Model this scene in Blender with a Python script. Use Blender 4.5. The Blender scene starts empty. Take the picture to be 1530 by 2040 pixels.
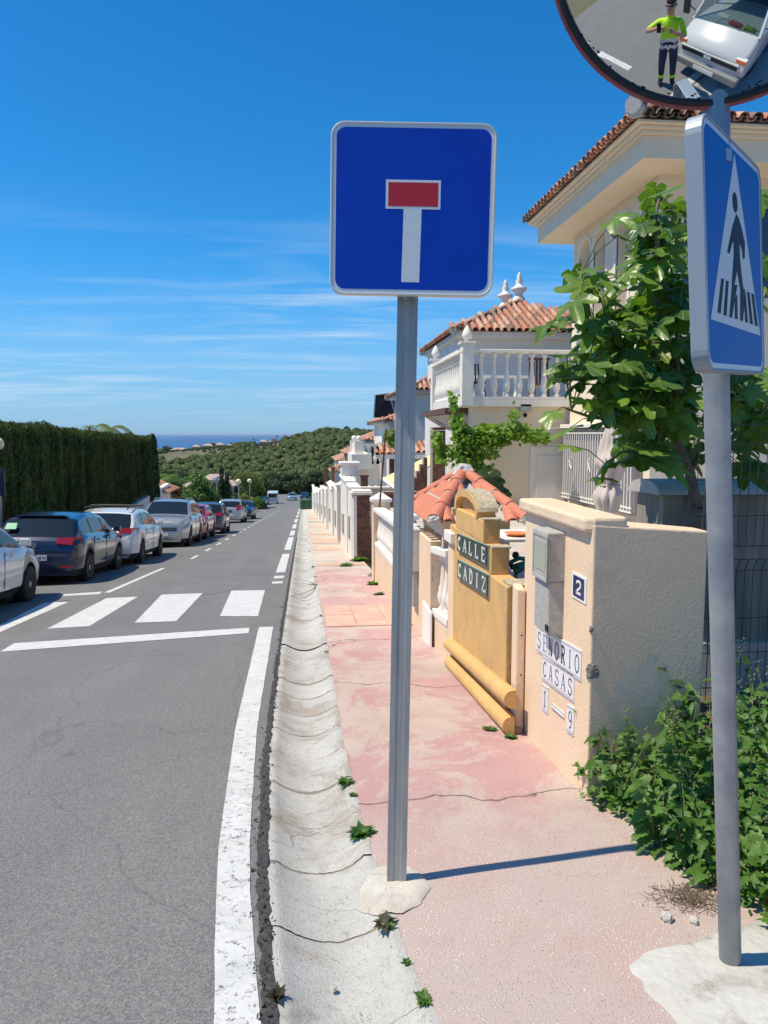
import bpy, math, random
import numpy as np
from mathutils import Vector, Matrix, noise as mn
rnd = random.Random(7)
R = math.radians
sc = bpy.context.scene
COL = sc.collection
# ------------------------------------------------------------------ camera
F = 1530.0; H = 1.6
phi = math.atan(156/1530.0); psi = math.atan(162/1530.0*math.cos(phi))
FW = Vector((math.sin(psi)*math.cos(phi), math.cos(psi)*math.cos(phi), -math.sin(phi)))
RT = Vector((math.cos(psi), -math.sin(psi), 0.0)); UP = RT.cross(FW); CO = Vector((0, 0, H))
cd = bpy.data.cameras.new('camera'); cam = bpy.data.objects.new('camera', cd); COL.objects.link(cam)
cd.sensor_fit = 'VERTICAL'; cd.sensor_height = 24.0; cd.lens = 18.0
cd.clip_start = 0.01; cd.clip_end = 90000
cam.matrix_world = Matrix.Translation(CO) @ Matrix((RT, UP, -FW)).transposed().to_4x4()
sc.camera = cam
# ------------------------------------------------------------------ world, sun, exposure
SUN_EL = 61.5
SUN_DIR = Vector((-0.992, -0.125, 0)).normalized()*math.cos(R(SUN_EL)) + Vector((0, 0, math.sin(R(SUN_EL))))
W = bpy.data.worlds.new('World'); sc.world = W; W.use_nodes = True
wn = W.node_tree.nodes; wl = W.node_tree.links; wn.clear()
def WN(t, **k):
    n = wn.new(t)
    for a, b in k.items(): setattr(n, a, b)
    return n
sky = WN('ShaderNodeTexSky', sky_type='NISHITA', sun_disc=False)
sky.sun_elevation = R(SUN_EL); sky.sun_rotation = math.atan2(SUN_DIR.x, SUN_DIR.y)
sky.altitude = 120; sky.air_density = 1.0; sky.dust_density = 0.35; sky.ozone_density = 3.0
tc = WN('ShaderNodeTexCoord')
mu = WN('ShaderNodeMixRGB', blend_type='MULTIPLY'); mu.inputs[0].default_value = 1; mu.inputs[2].default_value = (.54, .985, 1.30, 1)
hs = WN('ShaderNodeHueSaturation'); hs.inputs['Saturation'].default_value = 1.12; hs.inputs['Value'].default_value = 1.12
wl.new(sky.outputs[0], mu.inputs[1]); wl.new(mu.outputs[0], hs.inputs['Color'])
# thin cirrus: stretched, warped noise on the view direction
sep = WN('ShaderNodeSeparateXYZ'); wl.new(tc.outputs['Generated'], sep.inputs[0])
def wm(op, a, b=None, c=None):
    n = WN('ShaderNodeMath', operation=op)
    for i, v in enumerate((a, b, c)):
        if v is None: continue
        if isinstance(v, (int, float)): n.inputs[i].default_value = v
        else: wl.new(v, n.inputs[i])
    return n.outputs[0]
zc = wm('MAXIMUM', sep.outputs[2], 0.0)
den = wm('ADD', zc, 0.09)
cx = wm('DIVIDE', sep.outputs[0], den); cy = wm('DIVIDE', sep.outputs[1], den)
cmb = WN('ShaderNodeCombineXYZ'); wl.new(cx, cmb.inputs[0]); wl.new(cy, cmb.inputs[1])
mp = WN('ShaderNodeMapping'); mp.inputs['Rotation'].default_value = (0, 0, R(-24)); mp.inputs['Scale'].default_value = (0.42, 1.55, 1)
mp.inputs['Location'].default_value = (2.3, 0.9, 0)
wl.new(cmb.outputs[0], mp.inputs[0])
n1 = WN('ShaderNodeTexNoise'); n1.inputs['Scale'].default_value = 1.15; n1.inputs['Detail'].default_value = 9; n1.inputs['Roughness'].default_value = .62; n1.inputs['Distortion'].default_value = 1.1
wl.new(mp.outputs[0], n1.inputs['Vector'])
n2 = WN('ShaderNodeTexNoise'); n2.inputs['Scale'].default_value = 0.42; n2.inputs['Detail'].default_value = 3
wl.new(cmb.outputs[0], n2.inputs['Vector'])
cl = WN('ShaderNodeMapRange'); cl.inputs[1].default_value = .46; cl.inputs[2].default_value = .74; wl.new(n1.outputs[0], cl.inputs[0])
c2 = WN('ShaderNodeMapRange'); c2.inputs[1].default_value = .36; c2.inputs[2].default_value = .56; wl.new(n2.outputs[0], c2.inputs[0])
band = WN('ShaderNodeMapRange', interpolation_type='SMOOTHSTEP'); band.inputs[1].default_value = .30; band.inputs[2].default_value = .12; wl.new(zc, band.inputs[0])
band2 = WN('ShaderNodeMapRange', interpolation_type='SMOOTHSTEP'); band2.inputs[1].default_value = .0; band2.inputs[2].default_value = .05; wl.new(zc, band2.inputs[0])
fac = wm('MULTIPLY', wm('MULTIPLY', wm('MULTIPLY', cl.outputs[0], c2.outputs[0]), wm('MULTIPLY', band.outputs[0], band2.outputs[0])), .95)
# horizon veil, same all the way round
veil = WN('ShaderNodeMapRange', interpolation_type='SMOOTHSTEP'); veil.inputs[1].default_value = .22; veil.inputs[2].default_value = -.02; wl.new(zc, veil.inputs[0])
mv = WN('ShaderNodeMixRGB'); mv.inputs[2].default_value = (2.7, 4.1, 7.2, 1)
wl.new(wm('MULTIPLY', veil.outputs[0], .62), mv.inputs[0]); wl.new(hs.outputs[0], mv.inputs[1])
mx = WN('ShaderNodeMixRGB'); mx.inputs[2].default_value = (5.4, 6.9, 8.6, 1)
wl.new(fac, mx.inputs[0]); wl.new(mv.outputs[0], mx.inputs[1])
bg = WN('ShaderNodeBackground'); bg.inputs['Strength'].default_value = 0.1
wl.new(mx.outputs[0], bg.inputs['Color'])
wo = WN('ShaderNodeOutputWorld'); wl.new(bg.outputs[0], wo.inputs[0])
sl = bpy.data.lights.new('sun', 'SUN'); sl.energy = 5.0; sl.angle = R(.53); sl.color = (1, .89, .70)
so = bpy.data.objects.new('sun', sl); COL.objects.link(so)
so.rotation_euler = (-SUN_DIR).to_track_quat('-Z', 'Y').to_euler(); so.location = (0, 0, 30)
sc.view_settings.view_transform = 'Standard'; sc.view_settings.look = 'None'; sc.view_settings.gamma = 1
sc.view_settings.use_curve_mapping = False; sc.view_settings.exposure = 0.14
sc.render.engine = 'CYCLES'
sc.cycles.max_bounces = 8; sc.cycles.transparent_max_bounces = 8; sc.cycles.sample_clamp_indirect = 6
# ------------------------------------------------------------------ measuring
S = 0.0818
def e(Y):                       # height of the street at distance Y
    if Y < -12: return S*12 - (Y+12)*.01
    if Y < 105: return -S*Y
    if Y < 175: return -S*105 - .06*(Y-105)
    return -S*105 - 4.2 - .03*(Y-175)
def rz(X, Y):                   # road surface, falling gently to the far side
    return e(Y) - .022*max(0, -X-.45)
def ray(px, py): return FW + RT*((px-765)/F) + UP*((1020-py)/F)
def AX(px, py, X): d = ray(px, py); return CO + d*(X/d.x)
def AY(px, py, Y): d = ray(px, py); return CO + d*(Y/d.y)
def AD(px, py, D): return CO + ray(px, py)*D
def G(px, py, off=0.0):
    d = ray(px, py); z = 0.0; p = CO
    for _ in range(40):
        t = (H - z)/(-d.z); p = CO + d*t; z = .5*z + .5*(rz(p.x, p.y)+off)
    return p
def lerp(a, b, t): return a+(b-a)*t
def interp(x, xs, ys): return float(np.interp(x, xs, ys))
# ------------------------------------------------------------------ scene helpers
def tagit(o, label=None, cat=None, group=None, kind=None):
    if label: o['label'] = label
    if cat: o['category'] = cat
    if group: o['group'] = group
    if kind: o['kind'] = kind
    return o
def thing(name, label, cat, loc=(0, 0, 0), group=None, rz_=0.0):
    o = bpy.data.objects.new(name, None); COL.objects.link(o); o.location = loc; o.rotation_euler = (0, 0, rz_)
    o.empty_display_size = .1
    return tagit(o, label, cat, group)
def wloc(o):
    p = Vector((0, 0, 0))
    while o is not None: p += o.location; o = o.parent
    return p
def link(me, name, mat=None, parent=None, loc=None, smooth=False, local=False, bevel=0, seg=2):
    """links a mesh given in world coordinates (or the parent's own, when local)"""
    if mat is not None:
        for m in (mat if isinstance(mat, (list, tuple)) else [mat]): me.materials.append(m)
    o = bpy.data.objects.new(name, me); COL.objects.link(o)
    n = len(me.vertices); co = np.empty(n*3, np.float32); me.vertices.foreach_get('co', co); co = co.reshape(-1, 3)
    if n:
        c = np.array([(co[:, 0].min()+co[:, 0].max())/2, (co[:, 1].min()+co[:, 1].max())/2, co[:, 2].min()]) if loc is None else np.array(loc, dtype=float)
        me.vertices.foreach_set('co', (co-c).astype(np.float32).ravel())
        pl = np.zeros(3) if (parent is None or local) else np.array(wloc(parent))
        o.location = tuple(c-pl)
    o.parent = parent
    if smooth:
        me.polygons.foreach_set('use_smooth', [True]*len(me.polygons))
    me.update()
    if bevel:
        b = o.modifiers.new('b', 'BEVEL'); b.width = bevel; b.segments = seg; b.limit_method = 'ANGLE'; b.angle_limit = R(35)
    return o
class MB:
    def __init__(s): s.v = []; s.f = []; s.mi = []; s.m = 0
    def add(s, vs, fs):
        b = len(s.v); s.v.extend([tuple(p) for p in vs]); s.f.extend([tuple(i+b for i in q) for q in fs]); s.mi.extend([s.m]*len(fs)); return s
    def box(s, a, b):
        x0, y0, z0 = a; x1, y1, z1 = b
        return s.add([(x0,y0,z0),(x1,y0,z0),(x1,y1,z0),(x0,y1,z0),(x0,y0,z1),(x1,y0,z1),(x1,y1,z1),(x0,y1,z1)],
                     [(0,3,2,1),(4,5,6,7),(0,1,5,4),(1,2,6,5),(2,3,7,6),(3,0,4,7)])
    def obox(s, o, ax, ay, az):      # box from corner and three edge vectors
        o, ax, ay, az = map(Vector, (o, ax, ay, az))
        vs = [o, o+ax, o+ax+ay, o+ay, o+az, o+ax+az, o+ax+ay+az, o+ay+az]
        if ax.cross(ay).dot(az) < 0: vs = [vs[i] for i in (3,2,1,0,7,6,5,4)]
        return s.add(vs, [(0,3,2,1),(4,5,6,7),(0,1,5,4),(1,2,6,5),(2,3,7,6),(3,0,4,7)])
    def prism(s, poly, fn, d0, d1):  # polygon in 2D, fn(u,v,d)->3D, extruded from d0 to d1
        n = len(poly); vs = [fn(u, v, d0) for u, v in poly]+[fn(u, v, d1) for u, v in poly]
        fs = [tuple(range(n)), tuple(range(2*n-1, n-1, -1))]+[(i, i+n, (i+1) % n+n, (i+1) % n) for i in range(n)]
        return s.add(vs, fs)
    def tube(s, pts, r, n=8, cap=True):
        pts = [Vector(p) for p in pts]; rs = r if isinstance(r, (list, tuple)) else [r]*len(pts)
        vs = []; prev = None
        for i, p in enumerate(pts):
            d = (pts[min(i+1, len(pts)-1)]-pts[max(i-1, 0)]).normalized()
            if prev is None:
                a = Vector((0, 0, 1)) if abs(d.z) < .9 else Vector((1, 0, 0)); u = d.cross(a).normalized()
            else:
                u = (prev-d*prev.dot(d)).normalized()
            prev = u; w = d.cross(u)
            for k in range(n):
                t = 2*math.pi*k/n; vs.append(p+(u*math.cos(t)+w*math.sin(t))*rs[i])
        fs = [(i*n+k, i*n+(k+1) % n, (i+1)*n+(k+1) % n, (i+1)*n+k) for i in range(len(pts)-1) for k in range(n)]
        if cap: fs += [tuple(range(n-1, -1, -1)), tuple(range((len(pts)-1)*n, len(pts)*n))]
        return s.add(vs, fs)
    def lathe(s, prof, c=(0, 0, 0), n=12, axis='z', sx=1, sy=1):
        c = Vector(c); vs = []
        for r, z in prof:
            for k in range(n):
                t = 2*math.pi*k/n; a, b = r*math.cos(t)*sx, r*math.sin(t)*sy
                vs.append(c+(Vector((a, b, z)) if axis == 'z' else Vector((z, a, b)) if axis == 'x' else Vector((b, z, a))))
        m = len(prof)
        fs = [(i*n+k, i*n+(k+1) % n, (i+1)*n+(k+1) % n, (i+1)*n+k) for i in range(m-1) for k in range(n)]
        if prof[0][0] > 1e-4: fs.append(tuple(range(n-1, -1, -1)))
        if prof[-1][0] > 1e-4: fs.append(tuple(range((m-1)*n, m*n)))
        return s.add(vs, fs)
    def sphere(s, c, r, n=12, m=8, sz=1):
        return s.lathe([(max(1e-5, r*math.sin(math.pi*i/m)), -r*sz*math.cos(math.pi*i/m)) for i in range(m+1)], c, n)
    def ribbon(s, pts, w, fn, d0, d1, closed=False):   # flat stroke in 2D of width w extruded
        n = len(pts); L = []; Rr = []
        for i in range(n):
            a = pts[(i-1) % n] if (closed or i > 0) else pts[i]; b = pts[(i+1) % n] if (closed or i < n-1) else pts[i]
            dx, dy = b[0]-a[0], b[1]-a[1]; l = math.hypot(dx, dy) or 1; nx, ny = -dy/l*w/2, dx/l*w/2
            L.append((pts[i][0]+nx, pts[i][1]+ny)); Rr.append((pts[i][0]-nx, pts[i][1]-ny))
        for i in range(n if closed else n-1):
            j = (i+1) % n; s.prism([L[i], Rr[i], Rr[j], L[j]], fn, d0, d1)
        return s
    def mesh(s, name='m'):
        me = bpy.data.meshes.new(name); me.from_pydata(s.v, [], s.f)
        if any(s.mi): me.polygons.foreach_set('material_index', s.mi)
        return me
    def build(s, name, mat, parent=None, **k): return link(s.mesh(name), name, mat, parent, **k)
def npmesh(name, V, Fc):        # V (n,3), Fc (m,k)
    me = bpy.data.meshes.new(name); V = np.asarray(V, np.float32); Fc = np.asarray(Fc, np.int32); m, k = Fc.shape
    me.vertices.add(len(V)); me.vertices.foreach_set('co', V.ravel())
    me.loops.add(m*k); me.loops.foreach_set('vertex_index', Fc.ravel())
    me.polygons.add(m); me.polygons.foreach_set('loop_start', np.arange(0, m*k, k, dtype=np.int32))
    me.update(calc_edges=True); return me
def grid(name, fn, us, vs, mat, parent=None, smooth=True, kind=None):
    nu, nv = len(us), len(vs); V = [fn(u, v) for u in us for v in vs]
    Fc = [(i*nv+j, (i+1)*nv+j, (i+1)*nv+j+1, i*nv+j+1) for i in range(nu-1) for j in range(nv-1)]
    o = link(npmesh(name, V, Fc), name, mat, parent, smooth=smooth)
    if kind: o['kind'] = kind
    return o
def struct(o): o['kind'] = 'structure'; return o
def copy_tree(o, parent=None):
    c = o.copy(); COL.objects.link(c); c.parent = parent
    for ch in o.children: copy_tree(ch, c)
    return c
# ------------------------------------------------------------------ materials
def mat(name, c1, c2=None, scale=6, rough=.7, metal=0, bump=0, bscale=60, detail=5, c3=None, s3=1.5, t3=(.55, .62), coat=0, spec=.5, stretch=None, lo=.35, hi=.65, bdist=.004, obj=False):
    m = bpy.data.materials.new(name); m.use_nodes = True; nt = m.node_tree; N = nt.nodes; L = nt.links
    b = N['Principled BSDF']; b.inputs['Roughness'].default_value = rough; b.inputs['Metallic'].default_value = metal
    b.inputs['Specular IOR Level'].default_value = spec
    if coat: b.inputs['Coat Weight'].default_value = coat; b.inputs['Coat Roughness'].default_value = .05
    t = N.new('ShaderNodeTexCoord') if obj else N.new('ShaderNodeNewGeometry'); src = t.outputs['Object'] if obj else t.outputs['Position']
    if stretch:
        mm = N.new('ShaderNodeMapping'); mm.inputs['Scale'].default_value = stretch; L.new(src, mm.inputs[0]); src = mm.outputs[0]
    b.inputs['Base Color'].default_value = (*c1, 1); col = None
    if c2:
        n = N.new('ShaderNodeTexNoise'); n.inputs['Scale'].default_value = scale; n.inputs['Detail'].default_value = detail; n.inputs['Roughness'].default_value = .65
        L.new(src, n.inputs['Vector']); r = N.new('ShaderNodeMapRange'); r.inputs[1].default_value = lo; r.inputs[2].default_value = hi
        L.new(n.outputs[0], r.inputs[0]); x = N.new('ShaderNodeMixRGB'); x.inputs[1].default_value = (*c1, 1); x.inputs[2].default_value = (*c2, 1)
        L.new(r.outputs[0], x.inputs[0]); col = x.outputs[0]
    if c3:
        n = N.new('ShaderNodeTexNoise'); n.inputs['Scale'].default_value = s3; n.inputs['Detail'].default_value = 8; n.inputs['Roughness'].default_value = .7
        L.new(src, n.inputs['Vector']); r = N.new('ShaderNodeMapRange'); r.inputs[1].default_value = t3[0]; r.inputs[2].default_value = t3[1]
        L.new(n.outputs[0], r.inputs[0]); x = N.new('ShaderNodeMixRGB'); x.inputs[2].default_value = (*c3, 1)
        if col: L.new(col, x.inputs[1])
        else: x.inputs[1].default_value = (*c1, 1)
        L.new(r.outputs[0], x.inputs[0]); col = x.outputs[0]
    if col: L.new(col, b.inputs['Base Color'])
    if bump:
        n = N.new('ShaderNodeTexNoise'); n.inputs['Scale'].default_value = bscale; n.inputs['Detail'].default_value = 4
        L.new(src, n.inputs['Vector']); bp = N.new('ShaderNodeBump'); bp.inputs['Strength'].default_value = bump; bp.inputs['Distance'].default_value = bdist
        L.new(n.outputs[0], bp.inputs['Height']); L.new(bp.outputs[0], b.inputs['Normal'])
    m.diffuse_color = (*c1, 1)
    return m
def leafmat(name, c1, c2, scale=3, trans=.35, rough=.45, veins=False, back=None, spec=.4):
    m = bpy.data.materials.new(name); m.use_nodes = True; nt = m.node_tree; N = nt.nodes; L = nt.links
    b = N['Principled BSDF']; b.inputs['Roughness'].default_value = rough; b.inputs['Specular IOR Level'].default_value = spec
    g = N.new('ShaderNodeNewGeometry'); n = N.new('ShaderNodeTexNoise'); n.inputs['Scale'].default_value = scale; n.inputs['Detail'].default_value = 3
    L.new(g.outputs['Position'], n.inputs['Vector'])
    oi = N.new('ShaderNodeObjectInfo')
    ad = N.new('ShaderNodeMath'); ad.operation = 'MULTIPLY_ADD'; ad.inputs[1].default_value = .55
    L.new(oi.outputs['Random'], ad.inputs[0]); L.new(n.outputs[0], ad.inputs[2])
    r = N.new('ShaderNodeMapRange'); r.inputs[1].default_value = .42; r.inputs[2].default_value = 1.0; L.new(ad.outputs[0], r.inputs[0])
    x = N.new('ShaderNodeMixRGB'); x.inputs[1].default_value = (*c1, 1); x.inputs[2].default_value = (*c2, 1); L.new(r.outputs[0], x.inputs[0])
    col = x.outputs[0]
    if veins:
        t = N.new('ShaderNodeTexCoord'); sp = N.new('ShaderNodeSeparateXYZ'); L.new(t.outputs['Object'], sp.inputs[0])
        best = None
        def M(op, a, b2=None, c=None):
            q = N.new('ShaderNodeMath'); q.operation = op
            for i, v in enumerate((a, b2, c)):
                if v is None: continue
                if isinstance(v, (int, float)): q.inputs[i].default_value = v
                else: L.new(v, q.inputs[i])
            return q.outputs[0]
        for a in veins:
            ca, sa = math.cos(R(a)), math.sin(R(a))
            al = M('ADD', M('MULTIPLY', sp.outputs[0], ca), M('MULTIPLY', sp.outputs[1], sa))
            ac = M('ABSOLUTE', M('ADD', M('MULTIPLY', sp.outputs[0], -sa), M('MULTIPLY', sp.outputs[1], ca)))
            ac = M('ADD', ac, M('MULTIPLY', M('LESS_THAN', al, 0.0), 1.0))
            # side veins
            best = ac if best is None else M('MINIMUM', best, ac)
        vr = N.new('ShaderNodeMapRange'); vr.inputs[1].default_value = .001; vr.inputs[2].default_value = .0045; vr.inputs[3].default_value = 1; vr.inputs[4].default_value = 0
        L.new(best, vr.inputs[0]); x2 = N.new('ShaderNodeMixRGB'); x2.inputs[2].default_value = (.22, .30, .09, 1)
        L.new(M('MULTIPLY', vr.outputs[0], .75), x2.inputs[0]); L.new(col, x2.inputs[1]); col = x2.outputs[0]
        bn = N.new('ShaderNodeTexNoise'); bn.inputs['Scale'].default_value = 45; L.new(t.outputs['Object'], bn.inputs['Vector'])
        bp = N.new('ShaderNodeBump'); bp.inputs['Strength'].default_value = .5; bp.inputs['Distance'].default_value = .004
        L.new(M('ADD', bn.outputs[0], M('MULTIPLY', vr.outputs[0], -.6)), bp.inputs['Height']); L.new(bp.outputs[0], b.inputs['Normal'])
    L.new(col, b.inputs['Base Color'])
    tr = N.new('ShaderNodeBsdfTranslucent'); y = N.new('ShaderNodeMixRGB'); y.blend_type = 'MULTIPLY'; y.inputs[0].default_value = 1; y.inputs[2].default_value = (1.5, 1.9, .5, 1)
    L.new(col, y.inputs[1]); L.new(y.outputs[0], tr.inputs[0])
    ms = N.new('ShaderNodeMixShader'); ms.inputs[0].default_value = trans
    L.new(b.outputs[0], ms.inputs[1]); L.new(tr.outputs[0], ms.inputs[2]); L.new(ms.outputs[0], N['Material Output'].inputs[0])
    return m
def glassmat(name, c, rough=.03, spec=.8):
    m = mat(name, c, rough=rough, spec=spec); return m
M_galv = mat('galvanised', (.40, .42, .44), (.29, .315, .34), 9, .42, .75, .12, 30, stretch=(1, 1, .25))
M_galvp = mat('galvanised_post', (.27, .295, .31), (.38, .39, .39), 9, .5, .45, .15, 40, stretch=(3, 3, .35))
M_galvr = mat('galvanised_round', (.27, .305, .35), (.42, .44, .46), 7, .5, .45, .1, 30, c3=(.42, .45, .48), s3=22, t3=(.66, .72))
M_frame = mat('painted_aluminium', (.62, .63, .62), rough=.35, metal=.2)
M_blue = mat('sign_blue', (.001, .044, .40), (.001, .050, .45), 8, .4, spec=.2, coat=.05)
M_blue2 = mat('crossing_blue', (.005, .085, .38), (.005, .11, .46), 3, .25, coat=.2)
M_signw = mat('sign_white', (.62, .68, .72), rough=.35)
M_signr = mat('sign_red', (.48, .014, .022), rough=.35)
M_black = mat('black_print', (.012, .016, .035), rough=.5, spec=.15)
M_dark = mat('dark_rubber', (.015, .015, .016), rough=.6)
M_stw = mat('white_paint_wall', (.82, .775, .70), (.74, .69, .62), 3, .75, bump=.35, bscale=55, c3=(.60, .58, .54), s3=2.2, t3=(.62, .75))
M_cream = mat('cream_stucco', (.70, .56, .40), (.62, .49, .35), 2.2, .85, bump=.7, bscale=70, c3=(.50, .42, .33), s3=1.6, t3=(.58, .75))
M_creamh = mat('house_cream', (.80, .68, .52), (.76, .64, .48), 1.5, .85, bump=.3, bscale=50)
M_peach = mat('peach_stucco', (.80, .60, .42), (.74, .55, .37), 2.5, .85, bump=.8, bscale=60, c3=(.64, .50, .37), s3=3, t3=(.58, .75))
M_peachd = mat('peach_side_stucco', (.56, .43, .31), (.50, .385, .28), 3, .85, bump=.7, bscale=60, c3=(.36, .36, .33), s3=1.7, t3=(.56, .66))
M_yel = mat('ochre_stucco', (.66, .40, .155), (.57, .34, .125), 5, .88, bump=.8, bscale=32, detail=8, c3=(.46, .32, .17), s3=5, t3=(.56, .72))
M_lich = mat('lichen_stone', (.52, .43, .29), (.30, .26, .19), 40, .9, bump=.9, bscale=70, c3=(.62, .54, .38), s3=12, t3=(.5, .6))
M_terr = [mat('terracotta_%d' % i, c, d, 14, .8, bump=.3, bscale=60) for i, (c, d) in enumerate([((.46, .20, .12), (.36, .15, .09)), ((.46, .22, .14), (.30, .15, .10)), ((.27, .17, .12), (.12, .09, .07)), ((.60, .36, .25), (.40, .22, .14))])]
M_terrn = mat('new_terracotta', (.62, .215, .125), (.54, .18, .105), 10, .75, bump=.25, bscale=40)
M_mort = mat('white_mortar', (.55, .53, .50), (.38, .37, .35), 25, .9, bump=.8, bscale=60)
M_brick = [mat('brick_%d' % i, c, d, 22, .88, bump=.6, bscale=70) for i, (c, d) in enumerate([((.27, .11, .065), (.20, .085, .055)), ((.33, .15, .09), (.22, .10, .065)), ((.19, .09, .06), (.13, .07, .05))])]
M_joint = mat('brick_mortar', (.34, .29, .24), (.27, .23, .19), 20, .9)
M_conc = mat('pale_concrete', (.52, .49, .44), (.42, .40, .36), 5, .9, bump=.7, bscale=90, c3=(.30, .29, .27), s3=30, t3=(.66, .72))
M_whiteg = mat('white_gloss', (.82, .79, .74), rough=.4)
M_glassd = mat('window_glass', (.03, .04, .05), rough=.06, spec=.9)
M_wood = mat('brown_timber', (.16, .07, .045), (.10, .045, .03), 8, .6)
M_bark = mat('bark', (.20, .17, .14), (.11, .095, .08), 14, .9, bump=.8, bscale=40)
M_stem = mat('green_stem', (.13, .17, .05), (.10, .12, .04), 9, .6)
M_soil = mat('dry_soil', (.20, .15, .10), (.13, .10, .07), 8, .95, bump=1, bscale=40)
# ================================================================== GROUND
def nodes_of(name):
    m = bpy.data.materials.new(name); m.use_nodes = True; nt = m.node_tree
    N, L = nt.nodes, nt.links
    class K: pass
    k = K(); k.m, k.N, k.L, k.b = m, N, L, N['Principled BSDF']
    g = N.new('ShaderNodeNewGeometry'); k.pos = g.outputs['Position']
    s = N.new('ShaderNodeSeparateXYZ'); L.new(k.pos, s.inputs[0]); k.x, k.y, k.z = s.outputs
    def put(sock, v):
        if isinstance(v, (int, float)): sock.default_value = v
        elif isinstance(v, tuple): sock.default_value = (*v, 1) if len(v) == 3 else v
        else: L.new(v, sock)
    def noise(sc, det=4, ro=.6, dist=0, vec=None, stretch=None):
        v = vec or k.pos
        if stretch: q = N.new('ShaderNodeMapping'); q.inputs['Scale'].default_value = stretch; L.new(v, q.inputs[0]); v = q.outputs[0]
        n = N.new('ShaderNodeTexNoise'); n.inputs['Scale'].default_value = sc; n.inputs['Detail'].default_value = det; n.inputs['Roughness'].default_value = ro; n.inputs['Distortion'].default_value = dist
        L.new(v, n.inputs['Vector']); return n.outputs[0]
    def voro(sc, feat='F1', vec=None, out='Distance', rand=1):
        n = N.new('ShaderNodeTexVoronoi'); n.feature = feat; n.inputs['Scale'].default_value = sc; n.inputs['Randomness'].default_value = rand
        L.new(vec or k.pos, n.inputs['Vector']); return n.outputs[out]
    def mr(v, a, b, c=0.0, d=1.0):
        n = N.new('ShaderNodeMapRange'); put(n.inputs[0], v)
        for i, q in enumerate((a, b, c, d)): n.inputs[i+1].default_value = q
        return n.outputs[0]
    def mix(f, a, b, mode='MIX'):
        n = N.new('ShaderNodeMixRGB'); n.blend_type = mode; put(n.inputs[0], f); put(n.inputs[1], a); put(n.inputs[2], b); return n.outputs[0]
    def ma(op, a, b=None, c=None):
        n = N.new('ShaderNodeMath'); n.operation = op
        for i, v in enumerate((a, b, c)):
            if v is not None: put(n.inputs[i], v)
        return n.outputs[0]
    def warp(amount, sc=2.0):
        n = N.new('ShaderNodeTexNoise'); n.inputs['Scale'].default_value = sc; n.inputs['Detail'].default_value = 4; L.new(k.pos, n.inputs['Vector'])
        a = N.new('ShaderNodeVectorMath'); a.operation = 'MULTIPLY_ADD'; L.new(n.outputs['Color'], a.inputs[0]); a.inputs[1].default_value = (amount,)*3; L.new(k.pos, a.inputs[2]); return a.outputs[0]
    def fin(col, rough=.9, h=None, strength=.5, dist=.004):
        put(k.b.inputs['Base Color'], col); put(k.b.inputs['Roughness'], rough)
        if h is not None:
            bp = N.new('ShaderNodeBump'); bp.inputs['Strength'].default_value = strength; bp.inputs['Distance'].default_value = dist
            L.new(h, bp.inputs['Height']); L.new(bp.outputs[0], k.b.inputs['Normal'])
        return m
    k.noise, k.voro, k.mr, k.mix, k.ma, k.warp, k.fin = noise, voro, mr, mix, ma, warp, fin
    return k
# asphalt
k = nodes_of('asphalt')
sp_ = k.voro(150, out='Color'); spv = k.mr(sp_, .15, .95); fine = k.noise(420, 2)
base = k.mix(k.mr(k.noise(.9, 5), .35, .65), (.165, .165, .162), (.20, .20, .195))
base = k.mix(k.mr(k.noise(1.4, 4, stretch=(1, .12, 1)), .5, .62, 0, .45), base, (.25, .248, .24))
far_ = k.mr(k.y, 6, 16); grain = k.mix(spv, (.085, .085, .087), (.44, .43, .41))
base = k.mix(k.ma('MULTIPLY_ADD', far_, -.30, .46), base, grain)
base = k.mix(k.mr(fine, .3, .7, .0, .5), base, (.035, .036, .038))
base = k.mix(k.mr(k.noise(2.2, 6, .7), .64, .72, 0, .35), base, (.06, .058, .055))
cr = k.voro(.33, 'DISTANCE_TO_EDGE', k.warp(.5, 1.3)); base = k.mix(k.mr(cr, .001, .003, .22, 0), base, (.04, .04, .04))
M_asph = k.fin(base, .85, k.ma('ADD', spv, fine), .5, .002)
# worn road paint
k = nodes_of('road_paint')
wv = k.ma('MULTIPLY_ADD', k.noise(150, 3, .7), .35, k.noise(26, 8, .8))
near = k.mr(k.y, 4, 7)
th = k.mr(k.ma('SUBTRACT', wv, k.ma('MULTIPLY_ADD', near, .05, .0)), .725, .785)
col = k.mix(k.mr(k.noise(8, 5), .4, .7), (.60, .605, .59), (.50, .505, .49))
M_paint = k.fin(k.mix(th, col, (.13, .13, .13)), .7, k.noise(160, 3), .5, .003)
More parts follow.
